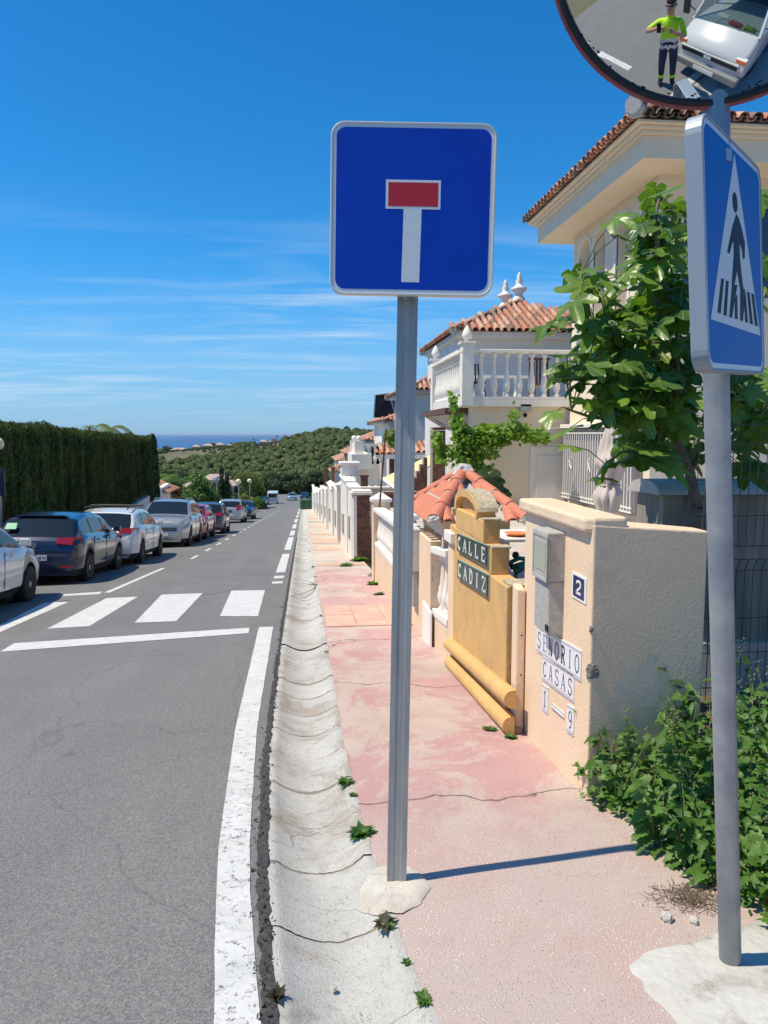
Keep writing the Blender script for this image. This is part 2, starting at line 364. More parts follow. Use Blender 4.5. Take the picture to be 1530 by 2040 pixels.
# gutter concrete
k = nodes_of('gutter_concrete')
col = k.mix(k.mr(k.noise(3.5, 7, .7), .35, .68), (.55, .545, .515), (.45, .445, .42))
col = k.mix(k.mr(k.noise(70, 4, .8), .55, .72, 0, .75), col, (.24, .23, .21))
col = k.mix(k.mr(k.noise(1.8, 7, .75, .4), .50, .60, 0, .8), col, (.33, .28, .22)); col = k.mix(k.mr(k.noise(3.4, 8, .8, .8), .58, .61, 0, .7), col, (.30, .285, .25)); col = k.mix(k.mr(k.noise(14, 8, .85), .60, .68, 0, .7), col, (.19, .17, .15))
col = k.mix(k.mr(k.noise(240, 2), .60, .68, 0, .8), col, (.74, .70, .63)); c5 = k.voro(2.6, 'DISTANCE_TO_EDGE', k.warp(.5, 4)); col = k.mix(k.ma('MULTIPLY', k.mr(c5, .001, .007, .4, 0), k.ma('MULTIPLY', k.mr(k.noise(1.3, 3), .5, .6), k.mr(k.y, 7, 4.5))), col, (.16, .14, .12)); col = k.mix(k.mr(k.noise(95, 3, .8), .60, .66, 0, .75), col, (.17, .16, .145))
ck = k.voro(.9, 'DISTANCE_TO_EDGE', k.warp(.4, 3)); col = k.mix(k.ma('MULTIPLY', k.mr(ck, .001, .004, .5, 0), k.mr(k.y, 7, 4.5)), col, (.16, .14, .12))
M_gut = k.fin(col, .92, k.ma('MULTIPLY_ADD', k.mr(ck, .0, .01), .6, k.ma('ADD', k.noise(60, 6, .75), k.noise(240, 2))), .75, .006)
# pink pavement
k = nodes_of('pink_pavement')
y0 = k.mr(k.y, 3.0, 3.9)
pink = k.mix(k.mr(k.noise(2.3, 6), .35, .65), (.54, .33, .31), (.50, .285, .28))
worn = k.mix(k.mr(k.noise(5, 6), .4, .65), (.57, .45, .385), (.51, .40, .35))
wf = k.ma('MULTIPLY_ADD', k.noise(30, 5, .75), .25, k.ma('MULTIPLY', k.noise(1.5, 9, .74, .9, stretch=(1.0, .8, 1)), 1.0))
wear = k.mr(wf, .60, .665)
npink = k.mix(k.mr(k.noise(1.7, 5), .45, .62), (.53, .43, .385), (.54, .40, .36))
col = k.mix(y0, npink, k.mix(wear, pink, worn))
col = k.mix(k.mr(k.y, 7.6, 8.2), col, k.mix(k.mr(k.noise(1.1, 8, .7, .8), .50, .56), (.57, .35, .33), (.60, .48, .41)))
agg = k.mr(k.voro(70), .30, .16); aggm = k.mr(k.noise(3.2, 6, .75), .46, .54)
lowm = k.mr(k.y, 4.2, 3.2)
col = k.mix(k.ma('MULTIPLY', k.ma('MULTIPLY', agg, aggm), k.ma('MULTIPLY_ADD', lowm, .85, .12)), col, (.92, .84, .76))
col = k.mix(k.mr(k.noise(230, 4, .8), .50, .66, 0, .6), col, (.27, .21, .19))
col = k.mix(k.mr(k.noise(.8, 6), .58, .7, 0, .45), col, (.36, .31, .29))
ck = k.voro(.42, 'DISTANCE_TO_EDGE', k.warp(.55, 2.2)); col = k.mix(k.mr(ck, .0015, .0048, .85, 0), col, (.11, .08, .07))
hh = k.ma('ADD', k.ma('MULTIPLY', k.mr(ck, 0, .008), 2.0), k.ma('ADD', k.noise(220, 3), k.ma('MULTIPLY', agg, .5)))
M_pink = k.fin(col, .9, hh, .9, .006)
# old concrete / cream pavement
k = nodes_of('cream_pavement')
col = k.mix(k.mr(k.noise(2.0, 7), .4, .6), (.58, .50, .41), (.47, .42, .36)); col = k.mix(k.mr(k.noise(.9, 6, .7), .54, .60, 0, .6), col, (.55, .38, .31))
col = k.mix(k.mr(k.noise(120, 3), .5, .7, 0, .4), col, (.30, .28, .25))
M_crp = k.fin(col, .9, k.noise(150, 3), .4)
k = nodes_of('pavement_tile_clay')
col = k.mix(k.mr(k.noise(3.1, 6), .4, .62), (.58, .36, .27), (.61, .44, .34)); col = k.mix(k.mr(k.noise(60, 4), .5, .7, 0, .4), col, (.36, .20, .15))
M_clay = k.fin(col, .85, k.noise(120, 3), .4)
k = nodes_of('footing_concrete')
col = k.mix(k.mr(k.noise(6, 6), .4, .6), (.58, .545, .48), (.46, .43, .38)); col = k.mix(k.mr(k.noise(2.4, 8, .7), .52, .62, 0, .6), col, (.44, .38, .30))
col = k.mix(k.mr(k.noise(200, 3), .55, .7, 0, .5), col, (.30, .28, .25)); cc_ = k.voro(2.2, 'DISTANCE_TO_EDGE', k.warp(.2, 5)); col = k.mix(k.mr(cc_, .002, .006, .5, 0), col, (.2, .18, .15))
M_foot = k.fin(col, .9, k.ma('ADD', k.noise(70, 5), k.noise(9, 5)), .8, .006)
k = nodes_of('dry_earth')
col = k.mix(k.mr(k.noise(7, 7), .35, .65), (.22, .16, .11), (.10, .075, .05)); M_earth = k.fin(col, .95, k.noise(60, 6), 1, .01)

def sm(Y, a, b): return (interp(Y-.4, a, b)+2*interp(Y-.2, a, b)+3*interp(Y, a, b)+2*interp(Y+.2, a, b)+interp(Y+.4, a, b))/9
def xl(Y): return sm(Y, [-3, -1.5, -.5, .6, 1.4, 2.18, 3.08, 4.67, 7.8], [2.6, 1.25, .62, .18, .0, -.13, -.195, -.255, -.27]) + .006*mn.noise((Y*3.1, 0, 1))
def xr(Y): return sm(Y, [-3, -1.5, -.5, .6, 1.4, 2.12, 2.7, 3.3, 4.6, 8], [3.5, 2.1, 1.4, .85, .55, .385, .325, .285, .25, .24]) + .012*mn.noise((Y*2.3, 5, 1))
def linL(Y): return sm(Y, [-3, -1.5, -.5, .6, 1.4, 2.2, 3.33, 5.2, 9.3], [2.2, .9, .35, -.03, -.18, -.29, -.40, -.485, -.56])
def linR(Y): return sm(Y, [-3, -1.5, -.5, .6, 1.4, 2.18, 3.31, 5.2, 9.3], [2.5, 1.15, .55, .12, -.04, -.15, -.262, -.335, -.385])
def ys(a, b, st): n = max(1, int(round((b-a)/st))); return [a+(b-a)*i/n for i in range(n+1)]
Yroad = ys(-26, -2, 2)+ys(-2, 10, .25)[1:]+ys(10, 60, 1)[1:]+ys(60, 330, 5)[1:]
def us(n): return [i/n for i in range(n+1)]
grid('road', lambda Y, u: (lerp(-6.35, (xl(Y)+.012 if Y > -3 else 30), u), Y, rz(lerp(-6.35, (xl(Y) if Y > -3 else 30), u), Y)), Yroad, us(24), M_asph, smooth=True, kind='structure')
# side road behind the camera (seen in the mirror) is part of the same asphalt; the terrain sheet lies below everything
def hillz(X, Y):
    if Y < 175: return e(Y)
    v = -13-(Y-175)*.085 if Y < 430 else -34.6
    h = v
    f = min(1, max(0, (Y-400)/400)); f = f*f*(3-2*f)
    ridge = interp(X, [-900, -420, -260, -170, -120, -85, -60, -30, -10, 5, 22, 45, 75, 160, 400], [-34, -27, -24, -21, -14, -12, -10.5, -8.5, -3.5, -.5, 3.8, 2.8, 1, 8, 20])
    h = lerp(v, ridge+1.5*mn.noise((X*.012, Y*.012, 3)), f)
    if Y > 820: h -= (Y-820)*.10
    return max(h, -140)+(3.5*mn.noise((X*.02, Y*.02, 0)) if Y > 200 else 0)*f
M_ter = mat('dry_hillside', (.16, .14, .08), (.06, .075, .03), .05, .95, c3=(.26, .21, .12), s3=.02, t3=(.52, .6))
def tz(X, Y):
    if Y < 175:
        d = max(0, X-1.4); base = e(Y)-.16
        if X < -7.3: base -= (-7.3-X)*.06
        return base
    return hillz(X, Y)-.3
grid('ground', lambda X, Y: (X, Y, tz(X, Y)), ys(-1000, -60, 60)+ys(-60, 60, 6)[1:]+ys(60, 700, 40)[1:], ys(-60, 180, 8)+ys(180, 2200, 25)[1:], M_ter, kind='structure')
# ---- sea
k = nodes_of('sea_water')
k.b.inputs['Specular IOR Level'].default_value = .5
nb = k.noise(.05, 4, .7)
M_sea = k.fin(k.mix(k.mr(k.noise(.0006, 4), .4, .6), (.012, .085, .22), (.02, .11, .26)), .42, nb, .9, 6)
b = MB(); b.add([(-60000, 1400, -112), (60000, 1400, -112), (60000, 75000, -112), (-60000, 75000, -112)], [(0, 1, 2, 3)]); struct(b.build('sea', M_sea))
# ---- markings
def marking(pts, label=None, n=1):
    """quad sheet 4 mm above the road; pts = 4 corners (x, y) in order"""
    P = [Vector((x, y, 0)) for x, y in pts]; nn = 10
    V = []; Fc = []
    for i in range(nn+1):
        a = P[0].lerp(P[3], i/nn); c = P[1].lerp(P[2], i/nn)
        for j in range(5):
            q = a.lerp(c, j/4); V.append((q.x, q.y, rz(q.x, q.y)+.004))
    for i in range(nn):
        for j in range(4): Fc.append((i*5+j, i*5+j+1, (i+1)*5+j+1, (i+1)*5+j))
    return struct(link(npmesh('road_marking', V, Fc), 'road_marking', M_paint))
def gq(*px): return [tuple(G(*p).xy) for p in px]
marking(gq((438, 1228), (514, 1228), (528, 1176), (461, 1177)))
marking(gq((268, 1241), (351, 1238), (404, 1182), (322, 1185)))
marking(gq((94, 1253), (178, 1248), (275, 1189), (212, 1192)))
marking(gq((-75, 1283), (0, 1260), (138, 1199), (88, 1201)))
marking([(-6.1, 10.6), (-5.55, 10.5), (-5.5, 13.7), (-6.05, 13.8)])
marking(gq((0, 1299), (495, 1262), (497, 1251), (28, 1282)))
marking(gq((207, 1181), (219, 1181), (330, 1132), (322, 1132)))
marking(gq((112, 1189), (198, 1184), (204, 1179), (128, 1184)))
for y in [17.9+3.05*i for i in range(26)]:
    if y > 19: marking([(-3.08, y), (-2.98, y), (-2.98, y+1.3), (-3.08, y+1.3)])
a = G(500, 1300)
nn = ys(-2.6, 9.35, .2); V = []; Fc = []
for i, Y in enumerate(nn):
    j1 = .004*mn.noise((Y*9, 0, 0)); j2 = .008*mn.noise((Y*13, 3, 0))
    for x in (linL(Y)+j1, lerp(linL(Y), linR(Y), .5), linR(Y)+j2): V.append((x, Y, rz(x, Y)+.004))
    if i: 
        for j in range(2): Fc.append(((i-1)*3+j, (i-1)*3+j+1, i*3+j+1, i*3+j))
struct(link(npmesh('edge_line', V, Fc), 'road_marking', M_paint))
for y0_, y1_ in [(14.1, 14.45), (15.0, 15.5), (16.2, 21.5), (23.2, 30.5), (31.8, 36.5), (39, 45), (48, 56), (60, 68), (72, 84), (88, 104)]:
    marking([(-.60, y0_), (-.40, y0_), (-.40, y1_), (-.60, y1_)])
# markings behind the camera, seen in the mirror
marking([(-2.6, -1.2), (-1.1, -.8), (-1.15, -.65), (-2.65, -1.05)])
marking([(-4.4, -1.9), (-3.4, -1.5), (-3.45, -1.35), (-4.45, -1.75)])
M_skid = mat('tyre_rubber_trace', (.11, .11, .11), (.16, .16, .16), 30, .8)
for cx_, cy_, r_, a0, a1, w_ in ((-3.0, 14.2, 1.9, -60, 75, .045), (-2.1, 13.6, 2.3, -35, 60, .03), (-6.0, 4.0, 4.2, -20, 50, .10)):
    V = []; Fc = []
    for i in range(33):
        a = R(a0+(a1-a0)*i/32)
        for q in (r_-w_/2, r_+w_/2): x, y = cx_+q*math.cos(a), cy_+q*math.sin(a); V.append((x, y, rz(x, y)+.002))
        if i: Fc.append((2*i-2, 2*i-1, 2*i+1, 2*i))
    if r_ < 4: struct(link(npmesh('skid_mark', V, Fc), 'skid_mark', M_skid))
# ---- gutter of cast concrete channel pieces
gut = struct(thing('gutter', None, None, (0, 2, e(2))))
def gprof(t): 
    if t < .1: return .002-.012*t/.1*0
    if t > .93: return 0
    q = (t-.1)/.83; return -.075*math.sin(math.pi*q)**.85
def gut_piece(ya, yb, n, name='channel_piece', kind=None, gap=.0032):
    nv = 28 if ya < 8 else 14; m = max(2, n); V = []; lift = rnd.uniform(-.0025, .0025); tilt = rnd.uniform(-.005, .005)
    for i in range(m+1):
        Y = lerp(ya+gap, yb-gap, i/m); a, c = xl(Y)+.015, xr(Y)+(.012*mn.noise((Y*9, 8, 8)) if Y < 8 else 0)
        for j in range(nv+1):
            t = j/nv; yy = Y + .03*math.sin(math.pi*t)*0; x = lerp(a, c, t)
            edge = -.010 if i in (0, m) and m > 3 else 0
            if i in (0, m) and m > 3: yy += .014*mn.noise((x*9, round(Y*2)*1.7, 3))+.008*mn.noise((x*38, round(Y*2)*1.7, 3))
            V.append((x, yy, rz(x, Y)+gprof(t)+lift+tilt*(i/m)+edge+.003*mn.noise((x*14, Y*10, 0))))
    Fc = [(i*(nv+1)+j, i*(nv+1)+j+1, (i+1)*(nv+1)+j+1, (i+1)*(nv+1)+j) for i in range(m) for j in range(nv)]
    o = link(npmesh(name, V, Fc), name, M_gut, gut, smooth=True)
    if kind: o['kind'] = kind
    return o
ye = [-2.4, -1.9, -1.4, -.9, -.4, .1, .6, 1.1, 1.62, 2.22, 2.72, 3.25, 3.72, 4.22, 4.72]
while ye[-1] < 40: ye.append(ye[-1]+.5)
for a_, b_ in zip(ye[:-1], ye[1:]): gut_piece(a_, b_, 6 if a_ < 8 else 2)
gut_piece(ye[-1], 150, 110, 'channel_run', 'stuff')
b = MB(); V = []
gb = grid('gutter_bed', lambda Y, t: (lerp(xl(Y)+.015, xr(Y), t), Y, rz(lerp(xl(Y), xr(Y), t), Y)+gprof(t)-.012), ys(-2.4, 40, .3), us(12), mat('joint_dirt', (.30, .27, .22), (.16, .14, .11), 18, .95))
gb.parent = gut; gb.location = gb.location-Vector(wloc(gut))
# broken asphalt lip between the line and the gutter
nn = ys(.4, 30, .035); V = []; Fc = []
for i, Y in enumerate(nn):
    w = .5+.5*mn.noise((Y*1.3, 1, 7)); r_ = .018*mn.noise((Y*17, 2, 0))+.012*mn.noise((Y*40, 2, 0)); 
    xa = xl(Y)-.022*w-.006+r_ if Y < 9 else xl(Y)-.03+r_
    xb = xl(Y)+interp(Y, [4, 9], [.030, .012])+.020*mn.noise((Y*15, 9, 0))+.010*mn.noise((Y*45, 9, 0))
    for j in range(4):
        x = lerp(xa, xb, j/3); V.append((x, Y, rz(x, Y)+.007+(.012*mn.noise((x*60, Y*60, 2)) if j in (1, 2) else -.002)))
    if i:
        for j in range(3): Fc.append(((i-1)*4+j, (i-1)*4+j+1, i*4+j+1, i*4+j))
M_lip = mat('broken_asphalt', (.028, .028, .03), (.075, .073, .07), 50, .95, bump=1, bscale=90)
struct(link(npmesh('asphalt_edge', V, Fc), 'asphalt_edge', M_lip))
b = MB()
for i in range(520):
    Y = rnd.uniform(1.6, 2.0)+rnd.random()**1.7*8; x = xl(Y)+rnd.gauss(.0, .018); r_ = rnd.uniform(.003, .011)
    pts = [(x+rnd.uniform(-1, 1)*r_, Y+rnd.uniform(-1, 1)*r_, rz(x, Y)+.004+rnd.uniform(0, 1.6)*r_) for _ in range(5)]
    b.add(pts, [(0, 1, 2), (0, 2, 3), (0, 3, 4), (1, 2, 4), (2, 3, 4), (0, 1, 4)])
o = b.build('asphalt_crumbs', M_lip); tagit(o, 'black crumbled bits of asphalt between the white edge line and the concrete gutter', 'crumbled asphalt', kind='stuff')
# ---- pavement
def xs_r(Y): return interp(Y, [-30, -3, 2.0, 2.5, 3.0, 3.5, 3.95, 4.1, 4.2], [14, 9, 3.6, 2.25, 1.9, 1.7, 1.56, 1.5, 1.46])
def pave(name, ya, yb, m, st=.12, xa=None, xb=None, off=0.0, nx=24):
    o = grid(name, lambda Y, t: (lerp(xa if xa is not None else (xr(Y)-.004), xb if xb is not None else xs_r(Y), t), Y,
        e(Y)+off+.006*mn.noise((lerp(0, 1.4, t)*2, Y*1.5, 0))+(-.004 if t == 0 else 0)), ys(ya, yb, st), us(nx), m, kind='structure')
    return o
pave('pavement', -2.6, 9.0, M_pink)
pave('pavement', 9.0, 16.6, M_pink, .3)
# tiles: clay slabs laid as a band across the pavement
def tileband(Y0, Y1, rows, cols, x0=.26, x1=1.42, m=None):
    for i in range(rows):
        for j in range(cols):
            ya, yb = lerp(Y0, Y1, i/rows)+.008, lerp(Y0, Y1, (i+1)/rows)-.008; xa, xb = lerp(x0, x1, j/cols)+.008, lerp(x0, x1, (j+1)/cols)-.008
            b = MB(); h = rnd.uniform(.008, .014)
            b.add([(xa, ya, e(ya)-.03), (xb, ya, e(ya)-.03), (xb, yb, e(yb)-.03), (xa, yb, e(yb)-.03), (xa, ya, e(ya)+h), (xb, ya, e(ya)+h), (xb, yb, e(yb)+h), (xa, yb, e(yb)+h)],
                  [(4, 5, 6, 7), (0, 1, 5, 4), (1, 2, 6, 5), (2, 3, 7, 6), (3, 0, 4, 7)])
            struct(b.build('pavement_tile', m or M_clay))
tileband(9.2, 11.0, 2, 3)
Yc = 16.6; seq = [(17.4, 'c'), (18.2, 't'), (22.5, 'c'), (24.0, 't'), (26, 'c'), (29.5, 't'), (32, 'c'), (34, 't'), (40, 'c'), (42, 't'), (48, 'c'), (50, 'g'), (56, 'c'), (60, 't'), (105, 'c')]
for y1_, t_ in seq:
    if t_ == 'c': pave('pavement', Yc, y1_, M_crp, 1.0, nx=4)
    elif t_ == 't':
        pave('pavement', Yc, y1_, M_crp, 1.0, nx=4); tileband(Yc+.1, y1_-.1, 2 if y1_-Yc > 1.8 else 1, 3)
    else: pave('pavement', Yc, y1_, mat('green_paving', (.18, .24, .15), (.24, .27, .2), 4, .9), 1.0, nx=4)
    Yc = y1_
# left pavement with kerb
struct(grid('left_pavement', lambda Y, t: (lerp(-6.35, -7.6, t), Y, rz(-6.35, Y)+.12), ys(-3, 170, 4), us(2), M_conc))
struct(grid('kerb', lambda Y, t: (-6.35, Y, rz(-6.35, Y)-.05+.17*t), ys(-3, 170, 4), us(1), M_conc))
# soil bed right of the pavement
struct(grid('soil_bed', lambda X, Y: (X, Y, e(Y)-.03+.03*mn.noise((X*3, Y*3, 0))+max(0, X-2)*.05), ys(1.35, 9, .25), ys(2.05, 6, .2), M_earth))
# pale concrete patches round the two posts
def sz(x, y):
    a, c = xl(y)+.015, xr(y)
    return e(y) if x >= c else rz(x, y)+gprof(min(1, max(0, (x-a)/(c-a))))+.004
def patch(name, cx, cy, pts, h, m=M_foot):
    """domed, irregular disc"""
    n = len(pts)*4; V = [(cx, cy, e(cy)+h)]; ring = []
    for i in range(n):
        t = i/n*len(pts); a = pts[int(t) % len(pts)]; c = pts[(int(t)+1) % len(pts)]; f = t % 1
        x, y = lerp(a[0], c[0], f), lerp(a[1], c[1], f); k_ = 1+.04*mn.noise((x*20, y*20, 1)); ring.append((cx+(x-cx)*k_, cy+(y-cy)*k_))
    for s_, hh_ in ((.35, .97), (.6, .9), (.8, .75), (.92, .5), (1, -.2)):
        for x, y in ring: X_, Y_ = lerp(cx, x, s_), lerp(cy, y, s_); V.append((X_, Y_, sz(X_, Y_)+h*hh_+.004*mn.noise((X_*15, Y_*15, 0))+.003))
    Fc = [(0, 1+i, 1+(i+1) % n) for i in range(n)]
    b = MB(); b.add(V, Fc+[(1+r_*n+i, 1+(r_+1)*n+i, 1+(r_+1)*n+(i+1) % n, 1+r_*n+(i+1) % n) for r_ in range(4) for i in range(n)])
    return b
M_footb = M_foot
# ================================================================== FOREGROUND SIGNS
def frame_fn(C, U, V, N): return lambda u, v, d: C+U*u+V*v+N*d
def rrect(w, h, r, n=6):
    P = []
    for cx_, cy_, a0 in ((w/2-r, h/2-r, 0), (-w/2+r, h/2-r, 90), (-w/2+r, -h/2+r, 180), (w/2-r, -h/2+r, 270)):
        for i in range(n+1): a_ = R(a0+90*i/n); P.append((cx_+r*math.cos(a_), cy_+r*math.sin(a_)))
    return P
def ring(b, P, Q, fn, d0, d1):   # closed band between outline P (outer) and Q (inner), from depth d0 to d1
    n = len(P); vs = [fn(u, v, d) for d in (d0, d1) for PP in (P, Q) for u, v in PP]
    for i in range(n):
        j = (i+1) % n
        b.f.extend([tuple(x+len(b.v) for x in q) for q in ((i, j, n+j, n+i), (2*n+i, 3*n+i, 3*n+j, 2*n+j), (i, 2*n+i, 2*n+j, j), (n+i, n+j, 3*n+j, 3*n+i))]); b.mi.extend([b.m]*4)
    b.v.extend([tuple(q) for q in vs]); return b
t = thing('road_sign', 'square blue dead-end sign with white T and red bar on a grey post', 'road sign', tuple(G(790, 1760)))
Nn = -Vector((FW.x, FW.y, 0)).normalized(); a_ = R(-1.0)
U = RT*math.cos(a_)+Vector((0, 0, 1))*math.sin(a_); V_ = Vector((0, 0, 1))*math.cos(a_)-RT*math.sin(a_)
C = AD(822, 418, 2.87); fn = frame_fn(C, U, V_, Nn); px_ = 2.87/1530
b = MB(); b.prism(rrect(.612, .622, .05), fn, -.004, .0); b.build('back_plate', M_frame, t)
b = MB(); ring(b, rrect(.616, .626, .052), rrect(.600, .610, .046), fn, -.030, .004); b.build('rim', M_frame, t, smooth=False, bevel=.0025)
b = MB(); b.prism(rrect(.599, .609, .044), fn, .0005, .0012); b.build('white_border', M_signw, t)
b = MB(); b.prism(rrect(.574, .584, .036), fn, .0013, .0020); b.build('blue_face', M_blue, t)
q = lambda x, y: ((x-822)*px_, (418-y)*px_)
b = MB(); b.prism([q(768, 417), q(877, 417), q(877, 361), q(768, 361)], fn, .0021, .0026); b.prism([q(802, 559), q(838, 559), q(840, 416.5), q(804, 416.5)], fn, .0021, .0026); b.build('white_t_symbol', M_signw, t)
b = MB(); b.prism([q(773, 412), q(872, 412), q(872, 366), q(773, 366)], fn, .0027, .0031); b.build('red_bar', M_signr, t)
base = G(790, 1760); top = AD(819, 246, 2.93)
Pd = (top-base).normalized(); Pu = (RT-Pd*RT.dot(Pd)).normalized(); Pn = Pu.cross(Pd).normalized()
if Pn.dot(Nn) < 0: Pn = -Pn
b = MB(); L_ = (top-base).length+.006
prof = [(-.040, 0), (-.016, 0), (-.014, -.003), (.014, -.003), (.016, 0), (.040, 0), (.040, -.040), (.018, -.040), (.018, -.037), (.037, -.037), (.037, -.003), (-.037, -.006), (-.037, -.037), (-.018, -.037), (-.018, -.040), (-.040, -.040)]
pf = lambda u, v, d: base+Pu*u+Pn*(v+.0)+Pd*d
b.prism(prof, pf, -.10, L_); b.build('post', M_galvp, t, bevel=.003)
for u_ in (-.020, .020):
    for zz in (-.305, .306):
        b = MB(); b.obox(fn(u_-.007, zz-.012, -.034), U*.014, V_*.024, Nn*.012); b.obox(fn(u_-.004, zz-.018, -.030), U*.008, V_*.036, Nn*.004); b.build('clamp', M_galv, t, bevel=.001)
pb = patch('p', base.x+.01, base.y-.03, [(.30, 3.12), (.22, 3.00), (.20, 2.86), (.27, 2.76), (.36, 2.74), (.44, 2.80), (.50, 2.92), (.48, 3.04), (.42, 3.12)], .007)
pb.build('concrete_footing', M_foot, t, smooth=True)
# ---- crossing sign + leaning round post
pL0, pL1 = AD(1397, 228, 1.80), AD(1409, 728, 1.872); pR0, pR1 = AD(1512, 345, 2.31), AD(1521, 738, 2.362)
CL, CR = (pL0+pL1)/2, (pR0+pR1)/2
U2 = (CR-CL).normalized(); V2 = ((pL0-pL1)+(pR0-pR1)); V2 = (V2-U2*V2.dot(U2)).normalized(); N2 = U2.cross(V2).normalized()
if N2.dot(CO-CL) < 0: N2 = -N2
C2 = (CL+CR)/2; f2 = frame_fn(C2, U2, V2, N2); w2 = (CR-CL).length; h2 = .6
def onp(px, py):
    d = ray(px, py); s_ = (C2-CO).dot(N2)/d.dot(N2); P = CO+d*s_-C2; return (P.dot(U2), P.dot(V2))
cr5 = lambda x, y: onp(1020+x/3, 200+y/3)
pbase = G(1455, 1921)
t = thing('crossing_sign', 'blue pedestrian crossing sign seen edge-on on a leaning round grey post', 'road sign', tuple(pbase))
b = MB(); b.prism(rrect(w2+.006, h2+.006, .05), f2, -.004, 0); b.build('back_plate', M_frame, t)
b = MB(); ring(b, rrect(w2+.010, h2+.010, .052), rrect(w2-.006, h2-.006, .045), f2, -.038, .004); b.build('rim', mat('sign_rim_pale', (.25, .30, .36), rough=.5, metal=.2), t, bevel=.003)
b = MB(); b.prism(rrect(w2-.007, h2-.007, .044), f2, .0005, .0012); b.build('white_border', M_signw, t)
k = nodes_of('crossing_blue_ribbed')
st = k.ma('FRACT', k.ma('MULTIPLY', k.ma('ADD', k.x, k.ma('MULTIPLY', k.y, -.0)), 95)); M_b2r = k.fin(k.mix(k.mr(st, .45, .55, 0, .12), (.001, .115, .46), (.02, .21, .60)), .45); k.b.inputs['Specular IOR Level'].default_value = .18
k = nodes_of('crossing_white_ribbed'); st = k.ma('FRACT', k.ma('MULTIPLY', k.x, 95)); M_w2r = k.fin(k.mix(k.mr(st, .45, .55, 0, .14), (.70, .73, .74), (.42, .50, .58)), .45); k.b.inputs['Specular IOR Level'].default_value = .2
b = MB(); b.prism(rrect(w2-.034, h2-.034, .034), f2, .0013, .0020); b.build('blue_face', M_b2r, t)
b = MB(); b.prism([onp(1461, 308), onp(1414, 636), onp(1513, 669)][::1], f2, .0022, .0028); b.build('white_triangle', M_w2r, t)
b = MB(); hc = cr5(1325, 612); hx = abs(cr5(1340, 612)[0]-hc[0]); hy = abs(cr5(1325, 552)[1]-hc[1])
b.prism([(hc[0]+hx*math.cos(2*math.pi*i/16), hc[1]+hy*math.sin(2*math.pi*i/16)) for i in range(16)], f2, .0030, .0035); b.build('pedestrian_head', M_black, t)
b = MB()
b.prism([cr5(*p) for p in [(1333, 680), (1348, 705), (1366, 770), (1384, 850), (1384, 945), (1372, 950), (1368, 900), (1352, 850), (1355, 940), (1364, 1040), (1376, 1125), (1356, 1128), (1338, 1020), (1326, 1080), (1320, 1110), (1306, 1104), (1312, 1010), (1317, 930), (1317, 850), (1310, 850), (1292, 920), (1279, 905), (1294, 830), (1312, 745)]], f2, .0030, .0035)
b.build('pedestrian_figure', M_black, t)
for q4 in [[(1243, 1065), (1258, 1070), (1238, 1275), (1220, 1268)], [(1272, 1078), (1286, 1083), (1273, 1290), (1256, 1283)], [(1308, 1100), (1338, 1105), (1324, 1190), (1306, 1300), (1291, 1296)],
           [(1326, 1190), (1338, 1160), (1340, 1310), (1324, 1306)], [(1357, 1120), (1384, 1130), (1380, 1225), (1371, 1320), (1357, 1318)], [(1381, 1225), (1387, 1145), (1402, 1330), (1387, 1325)], [(1397, 1143), (1411, 1150), (1432, 1340), (1416, 1335)], [(1423, 1153), (1437, 1160), (1462, 1352), (1446, 1346)]]:
    b = MB(); b.prism([cr5(*p) for p in q4], f2, .0037, .0041); b.build('stripe', M_black, t)
ptop = AD(1426, 722, 2.17); pd2 = (ptop-pbase).normalized(); Lp = (ptop-pbase).length
joint = AD(1426, 190, 1.98)
b = MB(); b.tube([pbase-pd2*.15, pbase+pd2*.8, pbase+pd2*1.4, ptop, lerp(ptop, joint, .5), joint+Vector((0, .02, .25))], .0352, 28); b.build('post', M_galvr, t, smooth=True)
b = MB(); c_ = lerp(ptop, joint, .35)
for f_ in (.22, .78):
    c_ = lerp(ptop, joint, f_); b = MB(); b.tube([c_-pd2*.015, c_+pd2*.015], .039, 20); b.build('clamp', M_galv, t)
# footing dome: pale concrete round the round post
pb = patch('p', pbase.x+.05, pbase.y-.02, [tuple(G(*p).xy) for p in [(1250, 1925), (1300, 1990), (1370, 2060), (1480, 2120), (1640, 2110), (1720, 1960), (1640, 1840), (1530, 1830), (1450, 1850), (1380, 1880), (1300, 1890)]], .016)
pb.build('concrete_footing', mat('white_footing', (.55, .54, .50), (.44, .43, .39), 4, .9, bump=1, bscale=28, detail=10, c3=(.33, .30, .25), s3=5, t3=(.52, .64), bdist=.008), t, smooth=True)
# ---- convex traffic mirror
MCX, MCY, MRR = 1440.0, -164.0, 0.422
pm = AD(1312, 52, 1.93); dm = (pm-CO).normalized(); RC = 1.03
Cs = pm+dm*RC
rr = MRR; mr_ = rr-.021; dq = ray(MCX, MCY); Rq = RC*math.cos(math.asin(mr_/RC)); oc = CO-Cs; aa_, bb_, cc2 = dq.dot(dq), 2*dq.dot(oc), oc.dot(oc)-Rq*Rq
M0 = CO+dq*((-bb_-math.sqrt(bb_*bb_-4*aa_*cc2))/(2*aa_)); ax = (M0-Cs).normalized()
tA = thing('traffic_mirror', 'big round convex traffic mirror with faded red rim above the crossing sign', 'mirror', tuple(joint))
e1 = ax.cross(Vector((0, 0, 1))).normalized(); e2 = ax.cross(e1).normalized()
alpha = math.asin(mr_/RC); V = []; nr, na = 26, 96
for i in range(nr+1):
    a_ = alpha*i/nr
    for j in range(na): t_ = 2*math.pi*j/na; V.append(Cs+(ax*math.cos(a_)+(e1*math.cos(t_)+e2*math.sin(t_))*math.sin(a_))*RC)
Fc = [(i*na+j, i*na+(j+1) % na, (i+1)*na+(j+1) % na, (i+1)*na+j) for i in range(nr) for j in range(na)]
